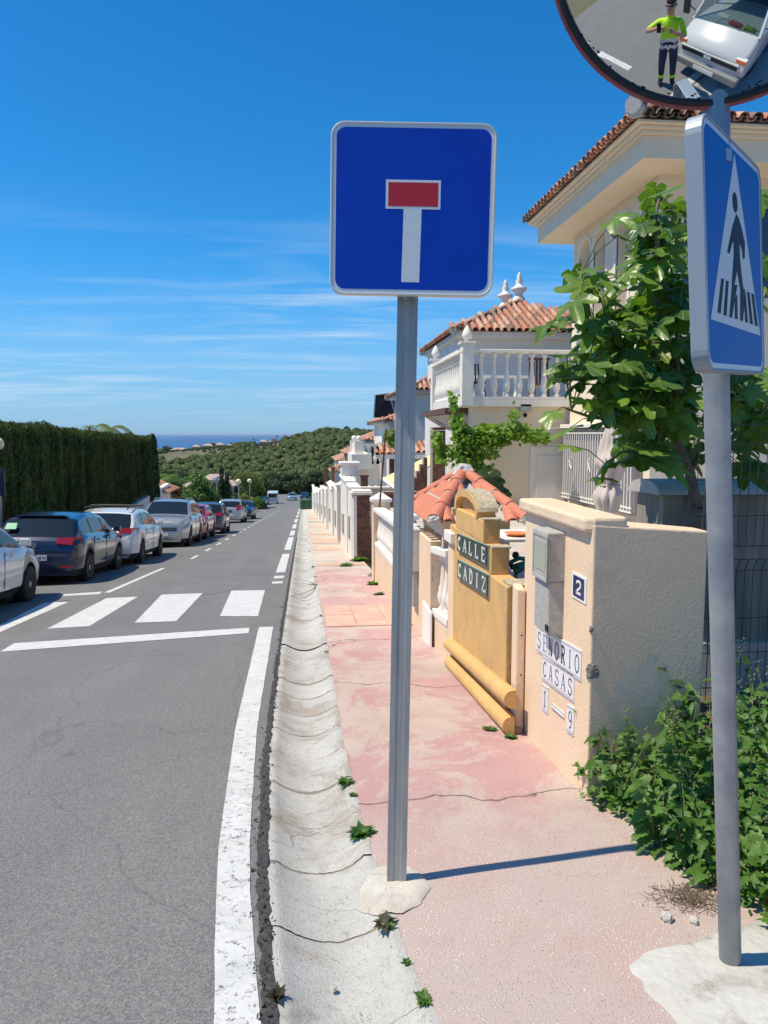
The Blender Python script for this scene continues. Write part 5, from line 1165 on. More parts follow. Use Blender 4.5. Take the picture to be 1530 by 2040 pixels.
# ground floor grille, door
t = thing('window_grille', 'white wrought iron grille along the ground floor of the cream house', 'grille', (5.7, 14.5, .2))
XG = 5.72; za_, zb_ = .20, 1.62
for zz in (za_, za_+.08, zb_-.02): 
    b = MB(); b.box((XG-.012, 12.9, zz), (XG+.012, 16.55, zz+.025)); b.build('rail', M_whiteg, t)
yy = 12.95
while yy < 16.55:
    b = MB(); b.tube([(XG, yy, za_), (XG, yy, zb_)], .010, 5, cap=False); b.build('bar', M_whiteg, t); yy += .13
for cy2 in (13.6, 14.9, 16.0):
    b = MB(); 
    for k_ in range(4):
        a_ = R(45+90*k_); b.tube([(XG-.02, cy2, .95), (XG-.02, cy2+.10*math.cos(a_), .95+.13*math.sin(a_)), (XG-.02, cy2+.03*math.cos(a_+.8), .95+.16*math.sin(a_+.8))], .011, 5)
    b.build('scroll', M_whiteg, t)
b = MB(); b.box((XG+.06, 12.9, .15), (XH-.002, 16.6, 1.7)); b.build('window_behind', mat('grey_glazing', (.30, .28, .29), (.16, .15, .16), 1.2, .3, stretch=(1, 2, .5)), t)  # mottled lilac-grey box behind the bars
b = MB(); b.box((5.68, 12.7, 1.72), (5.91, 16.65, 1.80)); b.build('lintel_ledge', M_stw, h1, bevel=.01)
# terrace ground
struct((lambda b: (b.box((1.66, 5.5, -2), (16, 16.7, -.02)), b)[1])(MB()).build('terrace', M_crp))
struct((lambda b: (b.box((1.8, 16.7, -3), (16, 20.8, -.9)), b)[1])(MB()).build('terrace', M_crp))
# folded parasol
t = thing('folded_parasol', 'closed beige garden parasol tied at the waist, in front of the white grille', 'parasol', (4.25, 10.4, 0))
pc_ = AY(1216, 940, 10.4); zt_, zb_ = AY(1216, 845, 10.4).z, AY(1216, 1018, 10.4).z
V = []; nr, na = 22, 40
for i in range(nr+1):
    f = i/nr; z = lerp(zt_, zb_, f); w_ = interp(f, [0, .1, .45, .62, .70, .8, 1], [.04, .10, .20, .15, .11, .19, .14])
    for j in range(na):
        a = 2*math.pi*j/na; r_ = w_*(1+.16*math.sin(a*9+f*3.2+2*mn.noise((f*3, 0, a)))+.30*mn.noise((math.cos(a)*2, math.sin(a)*2, f*6))); V.append((pc_.x+r_*math.cos(a)+.03*math.sin(f*5), 10.4+r_*math.sin(a), z+.02*math.sin(a*7)))
M_cloth = mat('beige_cloth', (.58, .50, .44), (.50, .43, .38), 5, .9)
link(npmesh('m', V, [(i*na+j, i*na+(j+1) % na, (i+1)*na+(j+1) % na, (i+1)*na+j) for i in range(nr) for j in range(na)]), 'canopy', M_cloth, t, smooth=True)
b = MB(); b.tube([(pc_.x, 10.4, -.02), (pc_.x, 10.4, zt_+.06)], .02, 8); b.build('pole', M_whiteg, t)
b = MB(); zz = lerp(zt_, zb_, .70); b.lathe([(.14, -.012), (.15, 0), (.14, .012)], (pc_.x, 10.4, zz), 16); b.build('strap', mat('strap', (.40, .33, .28)), t)
# ================================================================== GREY WALL AND WIRE FENCE
M_gw = mat('stained_render', (.34, .31, .24), (.19, .18, .145), 3, .9, bump=.5, stretch=(3, 3, .35), c3=(.11, .12, .10), s3=1.6, t3=(.55, .7))
ztw = AY(1350, 987, 5.55).z
t = thing('grey_wall', 'stained grey garden wall with rounded coping below the fig tree', 'wall', (2.7, 5.8, -.2))
b = MB(); b.box((2.72, 5.56, -.9), (9, 6.02, ztw)); b.build('wall_body', M_gw, t, bevel=.008)
b = MB(); V = []; n = 10
for x in (2.66, 4.0, 6, 9):
    for i in range(n+1): a = math.pi*i/n; V.append((x, 5.79-.285*math.cos(a), ztw+.005+.11*math.sin(a)))
b.add(V, [(i*(n+1)+j, i*(n+1)+j+1, (i+1)*(n+1)+j+1, (i+1)*(n+1)+j) for i in range(3) for j in range(n)]+[tuple(range(n+1))]+[(0, 11, 21, 10)]); b.build('rounded_coping', M_conc, t, smooth=False)
t = thing('wire_fence', 'black welded wire mesh fence panel behind the leaning post', 'fence', (2.3, 3.98, e(4)))
M_wire = mat('black_wire', (.012, .014, .016), rough=.45)
x0_ = 2.16; YF = 4.02; ztf = 1.66; zbf = e(4)-.05; x = x0_
bend = [1.19, .86, .29, -.1]
bz = [AY(1470, y_, YF).z for y_ in (1019, 1092, 1112, 1130, 1202, 1273)]
def fpath(x): 
    pts = [(x, YF, zbf)]
    for zc_ in (bz[2]-.93, bz[2], bz[2]+.93):
        if zbf+.05 < zc_ < ztf-.05: pts += [(x, YF, zc_-.065), (x, YF-.035, zc_), (x, YF, zc_+.065)]
    return sorted(pts+[(x, YF, ztf)], key=lambda p: p[2])
while x < 4.6:
    b = MB(); b.tube(fpath(x), .0028, 4, cap=False); b.build('wire', M_wire, t); x += .05
zz = [z for z in [bz[2]+d for d in (-.93, -.87, -.99, -.74, -.54, -.34, -.07, 0, .07, .24, .44, .64, .86, .93, 1.0)] if zbf < z < ztf]+[ztf-.01]
for z in zz:
    b = MB(); yy = YF-(.035 if min(abs(z-bz[2]), abs(z-bz[2]+.93), abs(z-bz[2]-.93)) < .01 else 0); b.tube([(x0_, yy-.005, z), (4.6, yy-.005, z)], .003, 4, cap=False); b.build('wire', M_wire, t)
b = MB(); b.box((x0_-.05, YF-.02, zbf), (x0_, YF+.03, 1.06)); b.build('fence_post', M_wire, t)
# ================================================================== HOUSE 2 (balcony and hip roof)
h2 = thing('balcony_house', 'cream house with white balustraded balcony and hipped clay tile roof', 'house', (3.6, 16.9, -1.4))
YB0, YB1, XB0 = 16.72, 20.7, 3.50
zb0 = AY(940, 808, YB0).z; zb1 = AY(940, 700, YB0).z
b = MB(); b.box((3.72, 16.9, -1.6), (6.4, 17.15, zb0-.02)); b.build('front_wall', M_creamh, h2)
b = MB(); b.box((4.3, 17.16, -1.6), (4.5, 27, zb0-.02)); b.box((4.5, 21.9, zb0+.15), (9.2, 22.1, 4.5)); b.box((4.5, 22.1, zb0), (4.7, 27.1, 4.5)); b.build('side_wall', mat('pale_wall', (.74, .71, .68), (.68, .65, .62), 2, .8, bump=.2), h2)
b = MB(); b.box((XB0, YB0, zb0-.02), (6.5, YB1+.1, zb0+.14)); b.build('balcony_slab', M_stw, h2, bevel=.01)
b = MB(); b.box((XB0-.25, 17.5, zb0-.16), (6.0, YB1+.3, zb0-.021)); b.build('timber_edge', M_wood, h2, bevel=.005)
for i in range(6):
    b = MB(); y_ = 17.8+i*.55; b.prism([(XB0-.2, zb0-.17), (XB0+.5, zb0-.17), (XB0+.5, zb0-.55), (XB0+.2, zb0-.42)], lambda u, v, d: Vector((u, y_+d, v)), 0, .18); b.build('corbel', M_stw, h2)
b = MB(); b.box((XB0-.04, YB0-.04, zb1-.02), (6.3, YB0+.20, zb1+.05)); b.box((XB0-.04, YB0+.21, zb1-.02), (XB0+.20, YB1, zb1+.05)); b.build('top_rail', M_stw, h2, bevel=.012)
b = MB(); b.box((XB0, YB0, zb0+.141), (6.3, YB0+.16, zb0+.20)); b.box((XB0, YB0+.17, zb0+.141), (XB0+.16, YB1, zb0+.20)); b.build('bottom_rail', M_stw, h2)
hb = zb1-.02-(zb0+.20)
x = XB0+.42
while x < 6.2: baluster(h2, x, YB0+.08, zb0+.20, hb, M_stw, .075, 12); x += .285
y = YB0+.42
while y < YB1-.2: baluster(h2, XB0+.08, y, zb0+.20, hb, M_stw, .075, 12); y += .27
def finial(parent, x, y, z, r=.11, m=None):
    b = MB(); b.lathe([(r*.6, 0), (r*.45, r*.4), (r*.9, r*.7), (r*1.05, r*1.2), (r*.9, r*1.9), (r*.5, r*2.7), (r*.12, r*3.2), (.001, r*3.3)], (x, y, z), 12); b.build('finial', m or M_stw, parent, smooth=True)
for (x, y, w_) in ((XB0-.03, YB0-.03, .26), (XB0-.03, YB1-.1, .22), (6.05, YB0-.03, .24)):
    b = MB(); b.box((x, y, zb0-.0), (x+w_, y+w_, zb1+.16)); b.box((x-.04, y-.04, zb1+.161), (x+w_+.04, y+w_+.04, zb1+.21)); b.build('balcony_post', M_stw, h2, bevel=.008); finial(h2, x+w_/2, y+w_/2, zb1+.21)
# rear balustrade of the balcony
b = MB(); b.box((3.7, YB1-.05, zb1-.28), (6.3, YB1+.1, zb1-.21)); b.build('top_rail', M_stw, h2)
for i in range(6): baluster(h2, 4.3+i*.3, YB1+.02, zb0+.2, hb-.25, M_stw, .075, 8)
rt2, AP = hip_roof(h2, 4.2, 9.4, 21.5, 27.4, 4.50, 1.22)
b = MB(); b.box((4.32, 21.62, 4.30), (9.3, 27.3, 4.48)); b.build('cornice', M_stw, h2, bevel=.02)
b = MB(); b.box((4.42, 21.8, 3.5), (4.5, 27.2, 4.3)); b.build('frieze', M_stw, h2)
for dx, dy in ((0, 0), (-.12, 1.2)):
    b = MB(); z0 = AP.z+.02; b.lathe([(.24, 0), (.20, .18), (.14, .26), (.12, .36), (.24, .46), (.25, .52), (.13, .58), (.09, .68), (.12, .74), (.06, .82), (.08, .88), (.03, .98), (.001, 1.02)], (AP.x+dx, AP.y+dy, z0-.12), 12); b.build('chimney_finial', M_stw, rt2, smooth=True)
# door panels, flood light, camera
b = MB(); P_ = [AY(x_, y_, 16.9) for x_, y_ in ((1056, 890), (1138, 888), (1138, 1005), (1056, 1000))]; x0_, x1_ = P_[0].x, P_[1].x; z1_ = P_[0].z; b.box((x0_, 16.86, -1.5), (x1_, 16.899, z1_)); b.build('door_frame', M_stw, h2)
b = MB(); b.box((x0_+.14, 16.84, -1.4), (x1_-.14, 16.859, z1_-.2)); b.build('door_panel', M_stw, h2, bevel=.006)
b = MB(); p_ = AY(1046, 812, 16.8); b.box((p_.x-.13, 16.72, p_.z-.08), (p_.x+.13, 16.80, p_.z+.08)); b.build('flood_light', M_galv, h2, bevel=.01)
b = MB(); p_ = AY(1047, 827, 16.75); b.sphere((p_.x, 16.78, p_.z), .05, 10, 6); b.build('dome_camera', M_black, h2)
# balcony furniture
t = thing('wooden_chair', 'slatted wooden chair on the balcony of the tiled roof house', 'chair', (5.6, 18.0, zb0+.14))
for i in range(6): b = MB(); b.box((5.35+i*.085, 18.0, zb0+.55), (5.40+i*.085, 18.03, zb0+1.12)); b.build('slat', M_wood, t)
b = MB(); b.box((5.33, 17.98, zb0+1.12), (5.86, 18.05, zb0+1.18)); b.build('top_bar', M_wood, t)
b = MB(); b.box((5.33, 17.5, zb0+.5), (5.86, 18.0, zb0+.54)); b.build('seat', M_wood, t)
for sx in (5.34, 5.81):
    for sy in (17.52, 17.96): b = MB(); b.box((sx, sy, zb0+.14), (sx+.04, sy+.04, zb0+.5)); b.build('leg', M_wood, t)
t = thing('iron_chair', 'black cast iron garden chair behind the balcony balusters', 'chair', (4.0, 17.5, zb0+.14))
b = MB(); 
for i in range(5): b.tube([(3.86+i*.07, 17.7, zb0+.55), (3.84+i*.08, 17.74, zb0+.8), (3.88+i*.06, 17.75, zb0+1.0)], .02, 5)
b.build('back_rods', M_wire, t)
b = MB(); b.lathe([(.2, 0), (.21, .02), (.2, .04)], (4.0, 17.5, zb0+.52), 14); b.build('seat', M_wire, t)
for k_ in range(4): b = MB(); a_ = R(45+90*k_); b.tube([(4.0+.15*math.cos(a_), 17.5+.15*math.sin(a_), zb0+.52), (4.0+.24*math.cos(a_), 17.5+.24*math.sin(a_), zb0+.14)], .016, 5); b.build('leg', M_wire, t)
# brick piers below the balcony
t = thing('brick_pier', 'slim brick pier carrying the far edge of the white balcony', 'brick pier', (3.3, 20, -1.6))
bricks(t, 3.32, 19.6, -1.7, 3.66, 20.1, zb0-.45, 'y')
t = thing('stepped_brick_wall', 'stepped brick stair wall between the brick pier and the grey sign post', 'brick wall', (2.9, 21, -1.7))
for i in range(7):
    zt_ = .95-.19*(6-i); xx = 2.72+i*.10
    b = MB(); b.box((xx, 21.02, -1.9), (xx+.099, 21.3, zt_)); b.build('mortar_core', M_joint, t)
    z = -1.85; j = 0
    while z < zt_-.05:
        q = MB(); q.box((xx+.006, 21.0, z), (xx+.093, 21.03, z+.055)); q.build('brick', rnd.choice(M_brick), t); z += .066; j += 1
t = thing('awning', 'pale yellow sloping awning over the patio beyond the brick stair wall', 'awning', (3.2, 22, 1.3))
b = MB(); q_ = [AY(838, 915, 22.5), AY(866, 902, 22.5), AY(866, 920, 21.5), AY(790, 975, 21.5), AY(761, 953, 22.5)]; b.add([q_[4], q_[3], q_[2], q_[1]], [(0, 1, 2, 3)])
o = b.build('awning_cloth', mat('yellow_cloth', (.78, .58, .28), rough=.9), t); md = o.modifiers.new('s', 'SOLIDIFY'); md.thickness = .03
b = MB(); b.tube([q_[4], q_[3]], .05, 6); b.build('front_bar', M_whiteg, t)
# ================================================================== HOUSES FARTHER DOWN
def rowhouse(label, X0, X1, Y0, Y1, ze, rise, objects=False, wallm=None, base=-6, wing=True):
    h = thing('white_house', label, 'house', (X0+.4, Y0+.4, ze-3))
    b = MB(); b.box((X0+.4, Y0+.4, base+ze), (X1-.4, Y1-.4, ze-.16)); b.build('walls', wallm or M_stw, h)
    b = MB(); b.box((X0+.12, Y0+.12, ze-.159), (X1-.12, Y1-.12, ze-.02)); b.build('cornice', M_stw, h)
    rt_, A = hip_roof(h, X0, X1, Y0, Y1, ze, rise, objects=objects, mort=False)
    for wy in (Y0+1.6, Y0+3.6):
        if wy < Y1-1:
            w_ = sub('window', h, (X0+.38, wy, ze-1.7)); b = MB(); b.box((X0+.36, wy-.5, ze-1.8), (X0+.399, wy+.5, ze-.7)); b.build('pane', M_glassd, w_); b = MB(); b.box((X0+.32, wy-.56, ze-1.88), (X0+.41, wy+.56, ze-1.8)); b.build('sill', M_stw, w_)
    return h
rowhouse('white house with clay tile eaves just behind the grey sign post', 4.15, 10, 31, 38.5, 3.40, 1.3, True)
rowhouse('white house with a weathered mortared roof and dark shade cloth above', 4.2, 10, 40.3, 50, 2.29, 1.15)
h5 = rowhouse('white house with weathered roof and a balustraded corner balcony', 4.2, 10, 52, 62, 1.15, 1.2)
rowhouse('white house with pale clay roof fourth down the slope', 4.2, 11, 75, 87, -.33, 1.5)
rowhouse('farthest white house with an orange clay roof by the wooded hill', 4.2, 12, 98, 113, -1.85, 1.7)
rowhouse('low white outbuilding in front of the fourth house', 3.2, 7, 90, 96, -2.8, 1.0)
# shade cloth
t = thing('shade_cloth', 'dark shade cloth screen on a metal frame above a weathered roof', 'screen', (4.2, 42, 2.4))
q_ = [AY(748, 787, 42), AY(775, 784, 42), AY(815, 800, 44), AY(790, 832, 42), AY(745, 832, 42)]
b = MB(); b.add(q_, [(0, 1, 2, 3, 4)]); o = b.build('cloth', mat('dark_cloth', (.022, .022, .028), rough=.9), t); md = o.modifiers.new('s', 'SOLIDIFY'); md.thickness = .04
for a_, c_ in ((q_[0], q_[4]), (q_[0], q_[1]), (q_[1], q_[3])): b = MB(); b.tube([a_, c_], .05, 5); b.build('frame_bar', M_galv, t)
# corner balcony with ball finials (pixel 705-760)
t = thing('corner_balcony', 'white corner balcony with ball-topped posts and balusters down the row', 'balcony', (3.4, 44, -.5))
zf, zr2 = AY(735, 925, 44).z, AY(735, 884, 44).z
b = MB(); b.box((3.0, 44.0, zf-1.2), (6.5, 47.5, zf)); b.box((2.75, 43.6, zf-.3), (3.9, 47.5, zf+.6)); b.build('solid_base', M_stw, t, bevel=.01)
b = MB(); b.box((3.0, 44, zr2-.15), (6.5, 44.2, zr2)); b.box((3.0, 44.2, zf+.0), (3.15, 47.5, zr2)); b.build('rails', M_stw, t)
for i in range(5): baluster(t, 3.75+i*.36, 44.1, zf, zr2-.15-zf, M_stw, .12, 8)
b = MB(); b.box((3.95, 44.3, zf), (6.4, 44.4, zr2-.15)); b.build('opening_shade', M_black, t)  # solid black slab painted in for the shade behind the balusters
for x, y in ((3.0, 44.0), (2.95, 47.2)):
    b = MB(); b.box((x-.05, y-.05, zf), (x+.45, y+.45, zr2+.15)); b.build('post', M_stw, t, bevel=.01); b = MB(); b.sphere((x+.2, y+.2, zr2+.3), .17, 10, 8); b.build('ball', M_stw, t, smooth=True)
# brick chimneys and piers further down
for px1, px2, pt, pb2, Y_, lab in ((691, 701, 906, 945, 52, 'brick chimney stack left of the ball-topped balcony'), (687, 690, 906, 940, 54, 'thin brick pier beside the brick chimney'), (646, 653, 934, 958, 75, 'orange brick pier far down the row of plots'), (660, 667, 932, 966, 60, 'dark brick pier behind the far plot walls'), (719, 733, 950, 963, 33, 'low brick pillar under the white corner balcony'), (777, 790, 910, 940, 28, 'brick pillar under the small tiled lean-to')):
    a_, c_ = AY(px1, pt, Y_), AY(px2, pb2, Y_); t = thing('brick_pillar', lab, 'brick pillar', tuple(c_)); b = MB(); b.box((a_.x, Y_, c_.z-.8), (c_.x, Y_+.4, a_.z)); b.build('shaft', M_brick[1], t); b = MB(); b.box((a_.x-.04, Y_-.04, a_.z+.001), (c_.x+.04, Y_+.44, a_.z+.08)); b.build('cap', M_brick[0], t)
# lean-to strip of tiles near pixel (740-860, 895)
t = thing('patio_roof', 'narrow clay tiled lean-to roof over a patio, crossing behind the sign post', 'roof', (3.2, 27, .9))
za_ = AY(770, 905, 27).z
slope(t, (2.6, 27.0, za_), (6.4, 27.0, za_+.15), (2.9, 28.2, za_+.35), (6.4, 28.2, za_+.5), [M_terr[0], M_terr[3]], objects=False)
b = MB(); b.box((2.55, 26.95, za_-.16), (6.4, 27.1, za_-.02)); b.build('fascia', M_stw, t); b = MB(); b.box((3.4, 27.4, -3.4), (6.4, 27.6, za_-.17)); b.build('patio_wall', M_stw, t)
for i in range(3): b = MB(); b.box((2.75+i*.9, 27.1, -3.2), (2.95+i*.9, 27.3, za_-.17)); b.build('patio_post', M_brick[1] if i == 1 else M_stw, t)
t = thing('courtyard_wall', 'long low white courtyard wall behind the plot walls', 'wall', (2, 24, -1))
a_ = AY(740, 975, 25); b = MB(); b.box((1.5, 25, -3), (4.5, 25.2, a_.z)); b.box((1.45, 24.95, a_.z+.001), (4.5, 25.25, a_.z+.08)); b.build('wall_body', M_stw, t, bevel=.01)
t = thing('brick_parapet', 'low brown brick parapet behind the pyramid-capped pillar', 'brick wall', (1.9, 17.5, -1))
bricks(t, 1.75, 17.3, -1.5, 2.6, 17.6, AY(775, 980, 17.3).z, 'y', ch=.075)
# ================================================================== SMALL TILED CANOPY
t = thing('tiled_canopy', 'small hipped canopy of new orange clay tiles with white mortar behind the ochre wall', 'canopy', (1.75, 8.2, -.6))
X0, X1, Y0, Y1, ze_ = 1.30, 2.16, 7.42, 9.05, .74; A = Vector(AY(930, 948, 8.2)); A.x = (X0+X1)/2; A2_ = A+Vector((0, .12, 0))
TN = [M_terrn]
c = [Vector(p) for p in ((X0, Y0, ze_), (X1, Y0, ze_), (X1, Y1, ze_), (X0, Y1, ze_))]
def cslope(e0, e1, ap, n):
    al = (e1-e0).normalized(); L_ = (e1-e0).length; mid = ap-(e0+e1)/2; upv = mid-al*mid.dot(al); Ls = upv.length; upv = upv.normalized(); nrm = al.cross(upv); nrm = nrm if nrm.z > 0 else -nrm; a_ap = (ap-e0).dot(al)
    b = MB(); b.add([e0, e1, ap], [(0, 1, 2)]); b.build('mortar_bed', M_mort, t)
    for i in range(n):
        s_ = (i+.5)*L_/n; frac = s_/a_ap if s_ < a_ap else (L_-s_)/(L_-a_ap); l = Ls*frac; p = e0+al*s_; q = -.06
        while q < l-.06:
            tl = min(.26, l-q); put_tile(t, tile_mesh(round(tl, 2), .066, .057, .012, 8, m=M_terrn), p+upv*q+nrm*.012, al, upv+nrm*.06, nrm)
            if tl > .2 and q+tl < l: b = MB(); b.tube([p+upv*(q+tl-.015)+nrm*.01, p+upv*(q+tl+.02)+nrm*.012], .070, 10); b.build('mortar_joint', M_mort, t)
            q += .24
cslope(c[0], c[1], A, 4); cslope(c[3], c[0], A, 9); cslope(c[1], c[2], A, 9)
for q_ in (c[0], c[1], c[3]):
    d = (A-q_); n = max(1, int(d.length/.27)); d.normalize(); side = d.cross(Vector((0, 0, 1))).normalized(); nz = side.cross(d)
    for i in range(n+1):
        p = q_+d*(i*.255-.05)+nz*.045; put_tile(t, tile_mesh(.28, .072, .060, .012, 8, m=M_terrn), p, side, d, nz, 'ridge_tile'); rock(p+d*.01, .07, i, (1, 1, .75)).build('mortar_joint', M_mort, t)
rock(A+Vector((0, 0, .02)), .12, 3, (1, 1, .9)).build('mortar_peak', M_mort, t)
for x, y in ((1.40, 7.55), (1.95, 7.55), (1.40, 8.8), (1.95, 8.8)): b = MB(); b.box((x, y, -.9), (x+.13, y+.13, ze_-.01)); b.build('support', M_peach, t, bevel=.006)
b = MB(); b.box((1.42, 7.56, .55), (2.05, 8.9, ze_-.02)); b.build('lintel', M_creamh, t)
# ---- garden odds and ends seen in the gap
t = thing('garden_table', 'white garden table with an orange plate behind the ochre wall', 'table', (2.2, 7.0, 0))
p_ = AY(1046, 1078, 6.6); b = MB(); b.box((p_.x-.35, 6.6, p_.z-.01), (p_.x+.5, 7.3, p_.z+.02)); b.build('tabletop', M_whiteg, t, bevel=.006)
for dx, dy in ((-.3, .05), (.42, .05), (-.3, .6), (.42, .6)): b = MB(); b.box((p_.x+dx, 6.6+dy, -.02), (p_.x+dx+.04, 6.64+dy, p_.z-.011)); b.build('leg', M_whiteg, t)
b = MB(); b.lathe([(.06, 0), (.11, .025), (.115, .03)], (p_.x-.02, 6.8, p_.z+.021), 16); o = b.build('plate', mat('orange_plate', (.75, .25, .05), rough=.4)); tagit(o, 'orange plate lying on the white garden table', 'plate')
t = thing('childs_bike', 'green and blue childs bike leaning between the ochre wall and the meter box wall', 'bicycle', (1.9, 6.0, 0))
p_ = AY(1040, 1125, 6.0); Mg = mat('teal_plastic', (.02, .20, .15), rough=.35); 
b = MB(); b.lathe([(.10, -.02), (.13, -.02), (.13, .02), (.10, .02)], (p_.x+.06, 6.0, p_.z-.30), 20, 'y'); b.build('wheel', M_dark, t, smooth=True)
b = MB(); b.tube([(p_.x-.10, 6, p_.z+.02), (p_.x-.02, 6.02, p_.z+.05), (p_.x+.12, 6.05, p_.z+.03)], .018, 8); b.build('handlebar', Mg, t, smooth=True)
b = MB(); b.sphere((p_.x-.055, 6, p_.z+.08), .03, 10, 6); b.tube([(p_.x-.1, 6, p_.z+.02), (p_.x-.11, 5.9, p_.z+.0)], .02, 8); b.build('grip', M_dark, t, smooth=True)
b = MB(); b.tube([(p_.x-.07, 6, p_.z-.04), (p_.x+.02, 6, p_.z-.01), (p_.x+.10, 6, p_.z-.07), (p_.x+.14, 6, p_.z-.2)], .045, 10); b.build('mudguard', Mg, t, smooth=True)
b = MB(); b.tube([(p_.x-.05, 6, p_.z-.08), (p_.x+.04, 6, p_.z-.32)], .022, 8); b.build('fork', mat('blue_grey', (.22, .30, .42), rough=.3), t)
b = MB(); b.tube([(p_.x-.09, 6.02, p_.z-.10), (p_.x+.0, 6.02, p_.z-.34)], .018, 8); b.build('frame', M_galv, t)
# ================================================================== CARS
M_tyre = mat('tyre', (.018, .018, .019), rough=.85); M_rim = mat('alloy_rim', (.42, .43, .44), rough=.3, metal=.8); M_rimd = mat('dark_rim', (.10, .10, .105), rough=.35, metal=.7)
M_trim = mat('car_trim', (.018, .018, .02), rough=.55)
M_cglass = mat('car_glass', (.014, .018, .021), rough=.05, spec=.55)
M_tail = mat('tail_lamp', (.42, .012, .015), rough=.15, coat=.6); M_head = mat('head_lamp', (.55, .57, .58), rough=.1, coat=1)
M_plate = mat('plate_white', (.68, .70, .72), rough=.4)
def paint(name, c, metal=0): return mat('car_paint_'+name, c, rough=.28 if metal else .35, metal=metal, coat=1.0)
CARSPEC = dict(
 hatch=dict(L=4.25, W=.89, top=[(0, .70), (.05, .80), (.35, .90), (1.02, 1.0), (1.08, 1.02), (1.85, 1.40), (2.3, 1.47), (3.0, 1.46), (3.75, 1.36), (3.85, 1.28), (4.12, .98), (4.2, .90), (4.25, .72)], belt=[(0, .60), (.9, .88), (1.1, .93), (3.6, 1.0), (4.25, .92)], fw=.86, rw=3.42, wr=.315, side=[(1.22, 2.02), (2.12, 3.02), (3.12, 3.62)], wsh=(1.04, 1.86), rsh=(3.80, 4.13)),
 suv=dict(L=4.45, W=.92, top=[(0, .80), (.05, .92), (.35, 1.03), (1.05, 1.12), (1.12, 1.15), (1.8, 1.58), (2.3, 1.67), (3.4, 1.66), (4.05, 1.56), (4.12, 1.46), (4.36, 1.10), (4.42, 1.0), (4.45, .78)], belt=[(0, .70), (.9, .98), (1.1, 1.04), (3.8, 1.10), (4.45, 1.0)], fw=.88, rw=3.52, wr=.345, side=[(1.25, 2.05), (2.15, 3.05), (3.15, 3.95)], wsh=(1.08, 1.82), rsh=(4.08, 4.37)),
 small=dict(L=3.2, W=.83, top=[(0, .75), (.05, .85), (.3, .95), (.62, 1.02), (.68, 1.04), (1.25, 1.42), (1.6, 1.50), (2.3, 1.49), (2.75, 1.40), (2.82, 1.32), (3.08, 1.0), (3.15, .92), (3.2, .74)], belt=[(0, .62), (.6, .93), (3.2, .96)], fw=.55, rw=2.6, wr=.30, side=[(.82, 1.75), (1.85, 2.55)], wsh=(.66, 1.27), rsh=(2.78, 3.09)))
